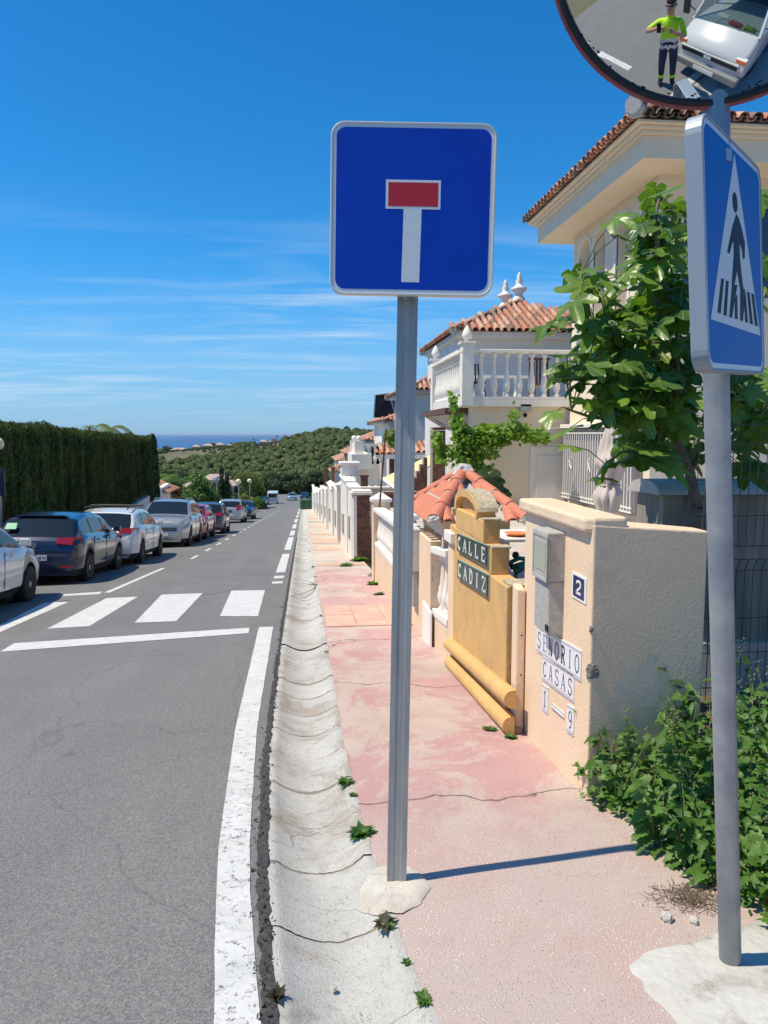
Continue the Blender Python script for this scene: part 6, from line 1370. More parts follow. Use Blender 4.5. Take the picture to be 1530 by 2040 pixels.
def car(name, label, kind, m, grp='cars parked along the left kerb', rim=None, front=False, rear=True, trim_low=None, roof_rails=False):
    """car in its own frame: x = 0 nose ... L tail along -local y?  nose at +y; origin on the ground under the middle"""
    sp = CARSPEC[kind]; L_, W_ = sp['L'], sp['W']; t = thing(name, label, 'car', (0, 0, 0), grp); rim = rim or M_rim
    tx, tz_ = zip(*sp['top']); bx, bz_ = zip(*sp['belt']); xs = sorted(set([round(x, 3) for x in list(np.linspace(0, L_, 74))+list(tx)]+[round(a+s*.02, 3) for p in sp['side'] for a in p for s in (0,)]))
    Pm = []
    for x in xs:
        zt = interp(x, tx, tz_); zbl = min(interp(x, bx, bz_), zt-.03); zb = .22
        for wx in (sp['fw'], sp['rw']):
            d = abs(x-wx); ar = sp['wr']+.055
            if d < ar: zb = max(zb, sp['wr']+math.sqrt(ar*ar-d*d))
        endf = min(1, x/.55); endr = min(1, (L_-x)/.45); pl = W_*(.80+.20*math.sin(endf*math.pi/2)**.8)*(.84+.16*math.sin(endr*math.pi/2)**.8)
        gh = sp['top'][6][1]; wr_ = pl*.74; tt = (zt-zbl)/max(.05, gh-zbl); ws = lerp(pl*.955, wr_, min(1, max(0, tt)))
        zbl = max(zbl, zb+.03) if zb > .3 else zbl
        zmid = max(zb+.01, .48); low = .94
        pts = [(pl*.90, zb), (pl*.975, min(max(zb+.012, .34), zbl-.03)), (pl*1.0, min(max(zb+.02, .58), zbl-.02)), (pl*.992, zbl-.012), (pl*.955, zbl), (lerp(pl*.95, ws, .12), lerp(zbl, zt, .12)), (lerp(pl*.95, ws, .80), lerp(zbl, zt-.03, .84)), (ws, zt-.035 if zt-zbl > .1 else zt-.012), (ws*.90, zt-.008), (ws*.84, zt), (ws*.45, zt+.018), (0, zt+.022)]
        Pm.append([(sx*w, L_/2-x, z) for sx, w, z in [(-1, w, z) for w, z in pts]+[(1, w, z) for w, z in pts[::-1][1:]]])
    nj = len(Pm[0]); half = 11
    V = [p for r_ in Pm for p in r_]
    groups = {}
    for i in range(len(xs)-1):
        xm = (xs[i]+xs[i+1])/2; zt = interp(xm, tx, tz_); zbl = interp(xm, bx, bz_)
        for j in range(nj-1):
            jj = j if j < half else nj-2-j; g = 'body'
            hgt = zt-zbl
            if jj == 5 and hgt > .16:
                for si, (a, b_) in enumerate(sp['side']):
                    if a < xm < b_: g = 'side_window%d%s' % (si, 'l' if j < half else 'r')
                if g == 'body' and sp['side'][0][0] < xm < sp['side'][-1][1]: g = 'pillar_trim'
            if jj in (8, 9, 10) and sp['wsh'][0] < xm < sp['wsh'][1]: g = 'windscreen'
            if jj in (8, 9, 10) and sp['rsh'][0] < xm < sp['rsh'][1]: g = 'rear_window'
            if jj == 0: g = 'sill_trim'
            groups.setdefault(g, []).append((i*nj+j, (i+1)*nj+j, (i+1)*nj+j+1, i*nj+j+1))
    groups['body'].append(tuple(range(nj))); groups['body'].append(tuple(range((len(xs)-1)*nj, len(xs)*nj))[::-1])
    for g, fs in groups.items():
        used = sorted({i for f in fs for i in f}); mp_ = {u: i for i, u in enumerate(used)}; b = MB(); b.add([V[u] for u in used], [tuple(mp_[i] for i in f)[::-1] for f in fs])
        nm = 'side_window' if g.startswith('side_w') else g
        link(b.mesh(nm), nm, m if g == 'body' else (trim_low or M_trim) if g in ('sill_trim', 'pillar_trim') else M_cglass, t, local=True, smooth=(g != 'body') or True)
    # floor
    b = MB(); b.box((-W_*.86, -L_/2+.15, .20), (W_*.86, L_/2-.15, .42)); b.build('underbody', M_trim, t, local=True)
    wr = sp['wr']
    for wx in (sp['fw'], sp['rw']):
        for sx in (-1, 1):
            w_ = bpy.data.objects.new('wheel', None); COL.objects.link(w_); w_.parent = t; w_.location = (sx*(W_-.11), L_/2-wx, wr); w_.empty_display_size = .1
            b = MB(); b.lathe([(wr*.66, -.10), (wr*.95, -.105), (wr, -.07), (wr, .07), (wr*.95, .105), (wr*.66, .10)], (0, 0, 0), 28, 'x'); b.build('tyre', M_tyre, w_, local=True, smooth=True)
            b = MB(); b.lathe([(wr*.67, .098*sx), (wr*.64, .085*sx), (wr*.60, .05*sx), (.001, .045*sx)], (0, 0, 0), 24, 'x')
            b.build('rim', M_trim, w_, local=True)
            b = MB()
            for k_ in range(7):
                a = 2*math.pi*k_/7; dx_ = Vector((0, math.cos(a), math.sin(a))); tx2 = Vector((0, -math.sin(a), math.cos(a))); o_ = Vector((.072*sx, 0, 0))
                b.obox(o_-tx2*wr*.07, dx_*wr*.64, tx2*wr*.14, Vector((.02*sx, 0, 0)))
            b.lathe([(wr*.17, .07*sx), (wr*.17, .10*sx), (.001, .102*sx)], (0, 0, 0), 12, 'x'); b.lathe([(wr*.60, .07*sx), (wr*.60, .10*sx), (wr*.67, .10*sx), (wr*.67, .07*sx)], (0, 0, 0), 24, 'x')
            b.build('spokes', rim, w_, local=True)
    for sx in (-1, 1):
        y = L_/2-sp['side'][0][0]-.12; z = interp(sp['side'][0][0], bx, bz_)+.06
        b = MB(); b.obox((sx*W_*.97, y-.04, z), (sx*.17, 0, 0), (0, .09, 0), (0, 0, .13)); b.build('wing_mirror', m, t, local=True, bevel=.025)
        zb_ = interp(sp['rw'], bx, bz_)
        for dy in (sp['side'][0][1]-.22, sp['side'][1][1]-.2 if len(sp['side']) > 2 else None):
            if dy: b = MB(); b.obox((sx*W_*.985, L_/2-dy, interp(dy, bx, bz_)-.10), (sx*.03, 0, 0), (0, .16, 0), (0, 0, .03)); b.build('door_handle', m, t, local=True, bevel=.008)
        for dy in (sp['side'][0][0]-.1, sp['side'][0][1]+.05, sp['side'][1][1]+.05):
            if sp['fw']+.4 < dy < sp['rw']+.05:
                b = MB(); zt_ = interp(dy, bx, bz_)-.02; b.obox((sx*W_*.992, L_/2-dy, .36 if dy < sp['rw']-.36 else .75), (sx*.010, 0, 0), (0, .012, 0), (0, 0, zt_-(.36 if dy < sp['rw']-.36 else .75))); b.build('door_seam', M_trim, t, local=True)
    # rear lamps, plate
    ze_ = sp['belt'][-1][1]
    for sx in (-1, 1):
        b = MB(); x0_ = W_*.50; hh = .13 if kind != 'suv' else .34
        P_ = [(sx*x0_, -L_/2-.012, ze_-.06), (sx*W_*.83, -L_/2+.03, ze_-.08), (sx*W_*.985, -L_/2+.26, ze_-.04), (sx*W_*.985, -L_/2+.30, ze_-.04+hh*.8), (sx*W_*.84, -L_/2+.07, ze_-.06+hh), (sx*x0_, -L_/2+.02, ze_-.06+hh*.9)]
        Q_ = [(x*.97, y+.06, z) for x, y, z in P_]
        b.add(P_+Q_, [(0, 1, 4, 5), (1, 2, 3, 4), (6, 11, 10, 7), (7, 10, 9, 8), (0, 5, 11, 6), (2, 8, 9, 3), (5, 4, 10, 11), (4, 3, 9, 10), (0, 6, 7, 1), (1, 7, 8, 2)]); b.build('tail_light', M_tail, t, local=True)
        z_ = sp['top'][1][1]-.11
        b = MB(); b.add([(sx*.42*W_, L_/2+.005, z_), (sx*.82*W_, L_/2-.14, z_+.01), (sx*.965*W_, L_/2-.46, z_+.09), (sx*.93*W_, L_/2-.46, z_+.17), (sx*.80*W_, L_/2-.15, z_+.13), (sx*.42*W_, L_/2-.02, z_+.09), (sx*.42*W_, L_/2-.1, z_), (sx*.78*W_, L_/2-.3, z_+.05)],
            [(0, 1, 4, 5), (1, 2, 3, 4), (5, 4, 7, 6), (4, 3, 7), (0, 6, 7, 1), (1, 7, 2), (0, 5, 6)]); b.build('headlight', M_head, t, local=True)
    b = MB(); b.box((-.26, -L_/2-.02, .52), (.26, -L_/2+.02, .63)); b.build('number_plate', M_plate, t, local=True)
    b = MB(); b.box((-.26, L_/2-.02, .42), (.26, L_/2+.025, .53)); b.build('number_plate', M_plate, t, local=True)
    b = MB(); b.box((-W_*.60, L_/2-.03, .60), (W_*.60, L_/2+.012, .72)); b.box((-W_*.7, L_/2-.1, .27), (W_*.7, L_/2+.0, .38)); b.build('grille', M_trim, t, local=True, bevel=.01)
    b = MB(); b.box((-W_*.6, L_/2+.013, .65), (W_*.6, L_/2+.018, .67)); b.build('grille_bar', M_rim, t, local=True)
    b = MB(); b.box((-W_*.80, -L_/2+.0, .24), (W_*.80, -L_/2+.14, .34)); b.build('rear_apron', trim_low or M_trim, t, local=True, bevel=.02)
    if roof_rails:
        for sx in (-1, 1): b = MB(); zr_ = sp['top'][6][1]+.03; b.tube([(sx*W_*.62, L_/2-1.9, zr_-.03), (sx*W_*.62, L_/2-2.1, zr_+.03), (sx*W_*.61, -L_/2+.7, zr_+.02), (sx*W_*.61, -L_/2+.5, zr_-.04)], .018, 6); b.build('roof_rail', M_trim if roof_rails == 1 else M_rim, t, local=True)
    return t
def put(t, wheel_px, heading, side, kind, scale=1.0, dx=0, dz=0):
    """set a car down so that one right-hand wheel touches the road where the photo shows it"""
    sp = CARSPEC[kind]; p = G(*wheel_px); c, s = math.cos(heading), math.sin(heading); wy = sp['L']/2-(sp['fw'] if side[1] == 'f' else sp['rw']); wx = (sp['W']-.03)*(1 if side[0] == 'r' else -1)
    ox, oy = (wx*c-wy*s)*scale, (wx*s+wy*c)*scale; x, y = p.x-ox, p.y-oy
    t.location = (x, y, rz(x, y)+.0); sl_ = -math.atan(S if y < 105 else .06)
    t.rotation_euler = (Matrix.Rotation(sl_, 3, 'X') @ Matrix.Rotation(.022, 3, 'Y') @ Matrix.Rotation(heading, 3, 'Z')).to_euler(); t.scale = (scale,)*3
cA = car('parked_car', 'white hatchback cut off by the left edge, nearest of the parked cars', 'hatch', paint('white', (.66, .66, .64))); put(cA, (58, 1196), R(1), 'rf', 'hatch', .98)
M_nv = paint('navy', (.008, .014, .045), .3)
cB = car('parked_car', 'dark navy hatchback with a sticker in its rear window, plate ending KXW', 'hatch', M_nv, rim=M_rim); put(cB, (177, 1156), R(0), 'rr', 'hatch', .97)
cC = car('parked_car', 'white hatchback with roof bars and big red tail lamps', 'hatch', paint('white2', (.70, .71, .71)), roof_rails=1, rim=M_rimd); put(cC, (283, 1121), R(0), 'rr', 'hatch', .98)
cD = car('parked_car', 'silver SUV facing uphill behind the white hatchback with roof bars', 'suv', paint('silver', (.46, .45, .42), .5), roof_rails=2); put(cD, (379, 1087), R(180), 'lf', 'suv', .98)
cE = car('parked_car', 'red hatchback facing uphill between the silver and dark grey cars', 'hatch', paint('red', (.42, .010, .018))); put(cE, (412, 1074), R(180), 'lf', 'hatch', .97)
cF = car('parked_car', 'small dark grey hatchback just beyond the red car', 'small', paint('grey', (.07, .075, .085), .4)); put(cF, (448, 1063), R(0), 'rr', 'small', .98)
cG = car('parked_car', 'silver estate car with tall red tail lamps beyond the grey hatchback', 'suv', paint('silver2', (.42, .41, .40), .5)); put(cG, (485, 1041), R(0), 'rr', 'suv', .95)
cH = car('parked_car', 'dark blue hatchback facing uphill beside the silver estate', 'hatch', paint('blue', (.012, .03, .09), .3)); put(cH, (505, 1034), R(180), 'lf', 'hatch', .97)
cI = car('parked_car', 'small pale blue-silver car alone far down the street', 'hatch', paint('paleblue', (.36, .44, .52), .4)); put(cI, (532, 1013), R(182), 'lf', 'hatch', 1.0)
cJ = copy_tree(cI); cJ['label'] = 'pale silver car at the bend, right of the road end'; cJ.location = (-2.2, 150, rz(-2.2, 150)); cJ['group'] = 'cars at the bend of the street'
cK = copy_tree(cH); cK['label'] = 'dark car at the bend beside the pale silver car'; cK.location = (.2, 156, rz(0, 156)); cK['group'] = 'cars at the bend of the street'
cL = copy_tree(cH); cL['label'] = 'dark car parked in front of the far white van'; cL.location = (-6.6, 128, rz(-6.6, 128)); cL['group'] = 'cars at the bend of the street'
# navy car details
t = cB; sp = CARSPEC['hatch']; LB = sp['L']
fB = lambda u, v, d: Vector((u, -LB/2-.021-d, v))
for i, ch in enumerate('KXW'): b = MB(); glyph(b, ch, .02+i*.08, .545, .06, .065, .014, fB, 0, .003); b.build('plate_letter', M_black, t, local=True)
b = MB(); b.add([(-.62, -LB/2+.22, 1.13), (-.40, -LB/2+.22, 1.13), (-.40, -LB/2+.31, 1.25), (-.60, -LB/2+.31, 1.25)], [(0, 1, 2, 3)]); b.v = [(x, y-.05, z+.015) for x, y, z in b.v]; b.build('window_sticker', mat('green_sticker', (.03, .38, .22), rough=.4), t, local=True)
b = MB(); b.lathe([(.055, 0), (.055, -.008), (.045, -.008), (.045, 0)], (0, -LB/2-.004, .82), 20, 'y'); b.ribbon([(-.035, .845), (-.012, .79), (0, .82), (.012, .79), (.035, .845)], .008, fB, -.012, -.004); b.build('badge', M_rim, t, local=True)
for sx in (-1, 1): b = MB(); b.box((min(sx*.52, sx*.76), -LB/2-.004, .38), (max(sx*.52, sx*.76), -LB/2+.06, .41)); b.build('reflector', M_tail, t, local=True)
b = MB(); b.box((-.5, -LB/2+.46, 1.40), (.5, -LB/2+.70, 1.425)); b.build('roof_spoiler', M_nv, t, local=True, bevel=.01)
b = MB(); b.lathe([(.055, 0), (.055, .008), (.045, .008), (.045, 0)], (0, 4.45/2+.012, .68), 16, 'y'); b.build('badge', M_rim, cD, local=True)
for yb2 in (.15, -.75): b = MB(); b.tube([(-.62, yb2, 1.55), (.62, yb2, 1.55)], .02, 6); b.build('roof_bar', M_trim, cC, local=True)
# far white van
t = thing('parked_van', 'white panel van far down at the bend of the street', 'van', (-5.2, 133, rz(-5, 133)))
b = MB(); z0 = rz(-5, 133); b.box((-6.1, 131, z0+.4), (-4.3, 135, z0+2.1)); b.build('body', paint('vanwhite', (.7, .7, .7)), t, bevel=.15)
b = MB(); b.box((-5.9, 130.93, z0+1.25), (-4.5, 130.99, z0+1.85)); b.build('rear_window', M_cglass, t)
for x in (-6.0, -4.5):
    for y in (131.7, 134.2): b = MB(); b.lathe([(.32, 0), (.32, .2)], (x-.05, y, z0+.32), 16, 'x'); b.build('wheel', M_tyre, t)
# ================================================================== VEGETATION
nr_ = np.random.RandomState(11)
M_cyp = leafmat('hedge_foliage', (.040, .075, .016), (.12, .16, .04), 1.2, .15, .7)
M_oak = leafmat('oak_foliage', (.024, .046, .013), (.075, .105, .028), .03, .1, .8)
M_tree = leafmat('tree_foliage', (.06, .125, .02), (.12, .20, .04), .8, .3, .55)
M_will = leafmat('willow_foliage', (.11, .15, .04), (.17, .20, .07), .5, .35, .6)
M_dk = leafmat('dark_foliage', (.016, .034, .010), (.045, .07, .02), .8, .2, .65)
M_red = leafmat('reddish_foliage', (.055, .045, .022), (.10, .07, .035), 1, .2, .65)
M_vine = leafmat('vine_foliage', (.11, .19, .03), (.20, .30, .05), 2, .45, .5)
VE = [90, 38, 142, -12, 192]
M_fig = leafmat('fig_leaf', (.028, .082, .014), (.15, .25, .035), 4, .30, .34, veins=VE, spec=.5)
M_weed = leafmat('weed_leaf', (.04, .11, .018), (.10, .20, .035), 6, .30, .5)
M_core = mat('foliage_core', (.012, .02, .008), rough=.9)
def quads(P, U_, V_):     # diamonds
    n = len(P); V = np.stack([P-U_, P+V_*.55-U_*.1, P+U_, P-V_*.55-U_*.1], 1).reshape(-1, 3); return V, np.arange(n*4).reshape(n, 4)
def unit(a): return a/np.maximum(1e-6, np.linalg.norm(a, axis=1, keepdims=True))
def leafcloud(blobs, n, size, asp=.5, droop=0, flat=.5):
    """blobs: (cx, cy, cz, rx, ry, rz); leaves near each blob's skin"""
    B = np.array(blobs, float); w = (B[:, 3]*B[:, 4]*B[:, 5])**(2/3); idx = nr_.choice(len(B), n, p=w/w.sum()); d = unit(nr_.normal(size=(n, 3))); r = nr_.uniform(.55, 1.06, (n, 1))**.6
    P = B[idx, :3]+d*B[idx, 3:]*r; nrm = unit(d+nr_.normal(size=(n, 3))*flat); t = unit(np.cross(nrm, nr_.normal(size=(n, 3)))); t[:, 2] -= droop; t = unit(t); s = unit(np.cross(nrm, t)); L = (size*nr_.uniform(.6, 1.4, n))[:, None]
    return quads(P, t*L, s*L*asp*2)
def crown_blobs(c, rx, rz_, n, br):
    out = []
    for i in range(n):
        d = Vector((rnd.gauss(0, 1), rnd.gauss(0, 1), rnd.gauss(0, 1))).normalized()*rnd.uniform(.35, .85); r = br*rnd.uniform(.7, 1.25); out.append((c[0]+d.x*rx, c[1]+d.y*rx, c[2]+d.z*rz_, r, r, r*.85))
    return out
def tree(name, label, base, h, rx, rz_, m, n=2500, size=.16, nb=14, br=None, cat='tree', grp=None, trunk=True, droop=0, asp=.5):
    t = thing(name, label, cat, base, grp); x, y, z = base; cz = z+h-rz_; br = br or rx*.42
    bl = crown_blobs((x, y, cz), rx*.8, rz_*.8, nb, br)
    V, Fc = leafcloud(bl, n, size, asp, droop); link(npmesh('crown', V, Fc), 'crown', m, t)
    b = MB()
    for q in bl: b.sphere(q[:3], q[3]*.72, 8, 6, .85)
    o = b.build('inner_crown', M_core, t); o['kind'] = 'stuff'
    if trunk:
        b = MB(); b.tube([(x, y, z-.3), (x+rx*.05, y, z+h*.3), (x, y, cz)], [h*.035+.03, h*.028+.02, h*.015], 8)
        for k_ in range(4): q = bl[k_]; b.tube([(x, y, lerp(z, cz, .6)), ((x+q[0])/2, (y+q[1])/2, lerp(cz, q[2], .4)), q[:3]], [h*.015+.01, h*.01+.008, .01], 5)
        b.build('trunk', M_bark, t)
    return t
# ---- tall clipped hedge
HTZ = [1.98, 1.98, 1.96, 1.86, 1.66, 1.52, 1.42]
def htop(Y): return interp(Y, [10, 16.5, 19, 24, 30, 36, 41], HTZ)
t = thing('tall_hedge', 'tall dark clipped cypress hedge behind the row of parked cars', 'hedge', (-8.2, 27, rz(-6.35, 27)))
HX = -7.75
n = 190000; Y = nr_.uniform(9, 41.2, n); gz_ = np.array([rz(-6.35, y) for y in Y]); tp = np.interp(Y, [10, 16.5, 19, 24, 30, 36, 41], HTZ)
f = nr_.uniform(0, 1, n)**.9; zb = gz_+np.interp(Y, [32.5, 33.5, 38.5, 41], [.1, 1.0, 2.0, 2.1]); Z = zb+(tp-zb)*f
def nz3(a, b_, c, s): return np.array([mn.noise((x, y, s)) for x, y in zip(a, b_)])
D = .30*nz3(Y*.75, Z*.10, 0, 1.)+.13*nz3(Y*1.9, Z*.35, 0, 4.)+.06*nz3(Y*6, Z*1.2, 0, 7.)
X = HX+D-.25*np.maximum(0, (Z-(tp-.35))/.35)**2+nr_.uniform(-.10, .05, n)
P = np.stack([X, Y, Z], 1); U_ = unit(np.stack([nr_.normal(.35, .3, n), nr_.normal(0, .35, n), np.ones(n)], 1)); nrm = unit(np.stack([np.ones(n), nr_.normal(0, .7, n), nr_.normal(.2, .5, n)], 1)); W_ = unit(np.cross(U_, nrm)); L = nr_.uniform(.04, .105, n)[:, None]
V1, F1 = quads(P, U_*L, W_*L*.34)
n2 = 34000; Y2 = nr_.uniform(9, 41.3, n2); X2 = nr_.uniform(-10.2, HX-.02, n2); Z2 = np.interp(Y2, [10, 16.5, 19, 24, 30, 36, 41], HTZ)+.16*nz3(Y2*1.2, X2*1.2, 0, 2.)+.10*nz3(Y2*5, X2*5, 0, 5.)-.03; U2_ = unit(nr_.normal(size=(n2, 3))+np.array([0, 0, .9])); W2_ = unit(np.cross(U2_, nr_.normal(size=(n2, 3)))); L2 = nr_.uniform(.04, .10, n2)[:, None]
V2_, F2 = quads(np.stack([X2, Y2, Z2], 1), U2_*L2, W2_*L2*.4)
n3 = 9000; Z3 = nr_.uniform(-3.2, -.28, n3); X3 = nr_.uniform(-10, HX, n3); Y3 = 41.2+.15*nz3(X3*2, Z3*.6, 0, 3.); V3, F3 = quads(np.stack([X3, Y3, Z3], 1), unit(nr_.normal(size=(n3, 3))+np.array([0, 0, 1.]))*.09, unit(nr_.normal(size=(n3, 3)))*.035)
V = np.concatenate([V1, V2_, V3]); Fc = np.concatenate([F1, F2+len(V1), F3+len(V1)+len(V2_)]); link(npmesh('foliage', V, Fc), 'foliage', M_cyp, t)
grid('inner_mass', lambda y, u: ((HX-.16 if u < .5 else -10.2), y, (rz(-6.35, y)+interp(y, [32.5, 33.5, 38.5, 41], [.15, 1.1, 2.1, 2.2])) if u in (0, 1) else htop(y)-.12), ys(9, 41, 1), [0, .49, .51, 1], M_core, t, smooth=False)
b = MB()
for y in ys(11, 40, 2.4): b.tube([(-8.3, y, rz(-6.35, y)-.1), (-8.3, y, htop(y)-.6)], .07, 6)
b.build('trunk', M_bark, t)['kind'] = 'stuff'
# rusty dead strip in the hedge
V, Fc = leafcloud([(HX+.02, 21.0, -.9, .07, .12, .65), (HX, 26.4, -1.2, .07, .10, .6)], 900, .05, .3); link(npmesh('dead_sprays', V, Fc), 'dead_sprays', leafmat('dead_sprays', (.10, .045, .02), (.14, .07, .03), 5, .1, .8), t)
# ivy
t = thing('ivy', 'lighter green ivy climbing the dark hedge behind the navy car', 'ivy', (HX, 21.5, -2)); V, Fc = leafcloud([(HX+.10, 22.6+.12*i, -2.0+.42*i+.1*math.sin(i*2), .10, .45, .35) for i in range(4)], 1500, .06, .6); link(npmesh('leaves', V, Fc), 'leaves', M_tree, t)
t = thing('ivy', 'dark ivy hanging over the white wall at the end of the hedge', 'ivy', (HX, 40, -3)); V, Fc = leafcloud([(HX+.12, 39.6+.15*i, -2.7+.75*i, .14, .7, .55) for i in range(6)]+[(HX+.15, 40.9, -1.2, .15, .4, 2.4)], 5200, .08, .6); link(npmesh('leaves', V, Fc), 'leaves', M_dk, t)
# white wall and small gatehouse at the hedge end
t = thing('garden_wall', 'low white wall under the far end of the tall hedge', 'wall', (-7.7, 37, rz(-7, 37)))
b = MB(); sl(b, -7.9, -7.62, 33, 45, rz(-7, 33)-.5, rz(-7, 45)-.5, rz(-7, 33)+1.1, rz(-7, 45)+2.6); b.build('wall_body', M_stw, t, bevel=.01)
t = thing('gatehouse', 'small white gatehouse with a clay tiled roof past the hedge', 'building', (-8.2, 44, rz(-7, 44)))
z0 = rz(-7, 44); b = MB(); b.box((-10.5, 43, z0-.5), (-7.75, 46, z0+2.1)); b.build('walls', M_stw, t); b = MB(); b.box((-7.749, 43.6, z0), (-7.72, 44.5, z0+1.9)); b.build('door', mat('grey_door', (.30, .33, .37)), t)
slope(t, (-7.35, 42.7, z0+2.12), (-7.35, 46.3, z0+2.12), (-9.2, 42.7, z0+2.9), (-9.2, 46.3, z0+2.9), OLD, objects=False)
b = MB(); b.add([(-7.35, 42.7, z0+2.08), (-10.8, 42.7, z0+2.08), (-9.2, 42.7, z0+2.88)], [(0, 1, 2)]); b.build('gable', M_stw, t)
# ---- trees and bushes on the left
def gl(px, Y): return (AY(px, 900, Y).x, Y, rz(-6.35, Y))
tree('reddish_shrub', 'dark reddish shrub between the gatehouse and the round green tree', gl(342, 48), 2.7, .95, 1.3, M_red, 1800, .10, 10, cat='shrub')
tree('round_tree', 'round bright green tree beside the silver SUV', gl(391, 52), 3.25, 1.5, 1.45, M_tree, 9000, .10, 20)
for px, Y, h, r, m_, lab in ((358, 56, 2.6, 1.3, M_tree, 'bright green bush between the reddish shrub and the round tree'), (412, 66, 3.0, 1.6, M_tree, 'bright green bush right of the round tree'), (425, 84, 3.6, 2.2, M_dk, 'dark bush behind the silver street lamp'), (460, 96, 3.6, 2.4, M_tree, 'green tree just right of the cypresses'), (335, 58, 3.2, 1.6, M_dk, 'dark bush just past the gatehouse'), (380, 92, 4.2, 3.0, M_tree, 'wide light green tree above the round tree'), (506, 132, 4.5, 2.0, M_tree, 'green tree just right of the weeping tree')):
    tree('leafy_bush', lab, gl(px, Y), h, r, h*.42, m_, 4200, .13, 16, trunk=True)
for px, h, lab in ((440, 3.9, 'taller of the two narrow dark cypress trees'), (451, 3.3, 'shorter of the two narrow dark cypress trees')):
    p = gl(px, 63); t = thing('cypress_tree', lab, 'tree', p, 'narrow cypress trees by the street'); V, Fc = leafcloud([(p[0], p[1], p[2]+.5+h*.11*i, .33*(1-.07*i)+.02, .33*(1-.07*i)+.02, .4) for i in range(9)], 1700, .12, .3); V[:, 2] += 0
    link(npmesh('crown', V, Fc), 'crown', M_dk, t); b = MB(); b.tube([p, (p[0], p[1], p[2]+h*.8)], [.12, .03], 6); b.build('trunk', M_bark, t)
tree('willow_tree', 'pale green weeping tree beyond the ball lamps', gl(492, 112), 6.2, 3.1, 2.6, M_will, 9000, .22, 22, br=1.1, droop=1.2, asp=.25)
tree('shrub', 'flowering shrub under the ball lamps', gl(462, 80), 1.9, 1.1, .9, M_tree, 1200, .12, 8, cat='shrub', trunk=False)
tree('shrub', 'yellowish shrub near the second ball lamp', gl(494, 92), 2.6, 1.3, 1.1, M_will, 1300, .14, 8, cat='shrub', trunk=False)
tree('shrub', 'low green shrub behind the small pale blue car', gl(515, 108), 1.6, 1.4, .8, M_tree, 1100, .14, 8, cat='shrub', trunk=False)
tree('shrub', 'dark bushes over the wall past the gatehouse', gl(372, 60), 2.4, 2.0, 1.2, M_dk, 2200, .12, 12, cat='shrub', trunk=False)
for i, (px, Y, h, r, m_) in enumerate([(545, 205, 9, 4.6, M_dk), (566, 196, 8, 4.2, M_dk), (585, 215, 9.5, 4.6, M_dk), (604, 190, 7.5, 3.8, M_dk), (530, 230, 9, 5, M_tree), (556, 250, 10, 5.5, M_dk), (618, 230, 11, 5.5, M_dk), (510, 250, 9, 6, M_dk), (480, 240, 8, 6, M_dk), (455, 220, 8, 5, M_tree), (430, 210, 9, 6, M_dk), (640, 215, 10, 5.5, M_dk), (400, 180, 7, 5, M_tree), (370, 190, 8, 6, M_dk), (340, 170, 8, 5, M_dk), (595, 260, 10, 6, M_tree)]):
    x = AY(px, 900, Y).x; zb_ = AY(px, 990, Y).z-.8
    tree('broadleaf_tree', '%s dark tree beyond the street end, %s' % ('broad' if r > 5.2 else 'rounded' if r > 4.4 else 'small', 'over the white van' if 530 <= px < 575 else 'just right of the road end' if px >= 600 else 'where the road ends' if px >= 575 else 'behind the weeping tree' if px > 460 else 'behind the cypresses' if px > 420 else 'above the round green tree'), (x, Y, zb_), h*.8, r, h*.33, m_, 2200, .42, 14, grp='trees beyond the street end')
tree('pine_tree', 'dark shaggy tree above the far white plot walls', (AY(622, 900, 130).x, 130, e(130)), 5.2, 1.7, 2.1, M_dk, 2600, .22, 14)
tree('shrub', 'bright green shrub at the end of the white plot walls', (AY(628, 900, 112).x, 112, e(112)), 1.9, 1.0, .9, M_tree, 1100, .13, 8, cat='shrub', trunk=False)
b = MB(); x = AY(612, 1000, 100).x; b.box((x-.9, 99.6, e(100)), (x+.6, 100.4, e(100)+1.2)); o = b.build('waste_container', mat('green_plastic', (.02, .10, .04), rough=.5)); tagit(o, 'green waste container at the far end of the pavement', 'container')
def palm(label, x, y, z, h, L, n, m, grp=None):
    t = thing('palm_tree', label, 'palm', (x, y, z), grp); b = MB(); b.tube([(x, y, z-.3), (x+.05, y, z+h*.5), (x, y, z+h)], [.09*L+.03, .07*L+.02, .07*L+.02], 7); b.build('trunk', M_bark, t)
    for k_ in range(n):
        a = 2*math.pi*k_/n+rnd.uniform(-.2, .2); el = rnd.uniform(-.1, 1.1); b = MB(); prev = None; d = Vector((math.cos(a), math.sin(a), 0)); s = Vector((-d.y, d.x, 0)); pts = []
        for i in range(7): f = i/6; pts.append(Vector((x, y, z+h))+d*(L*f*math.cos(el*.6))+Vector((0, 0, L*(math.sin(el)*f-1.0*f*f))))
        for i in range(6):
            for sg in (-1, 1):
                for q in range(3): p = pts[i].lerp(pts[i+1], q/3); wd = L*.30*math.sin(math.pi*min(1, (i+q/3+.6)/6.6)); tip = p+s*sg*wd+d*wd*.5-Vector((0, 0, wd*.45)); b.add([p, p+(pts[i+1]-pts[i])*.22, tip], [(0, 1, 2)])
        o = b.build('frond', m, t)
palm('palm with spreading fronds above the gatehouse roof', *gl(334, 66)[:2], gl(334, 66)[2], 3.6, 1.5, 16, M_tree)
palm('palm crown showing over the top of the tall hedge', AY(222, 850, 42).x, 42, -3.6, 5.5, 1.3, 18, M_will)
palm('thin palm tuft over the hedge, left of the bigger palm crown', AY(178, 850, 42).x, 42, -3.6, 5.55, .6, 12, M_will)
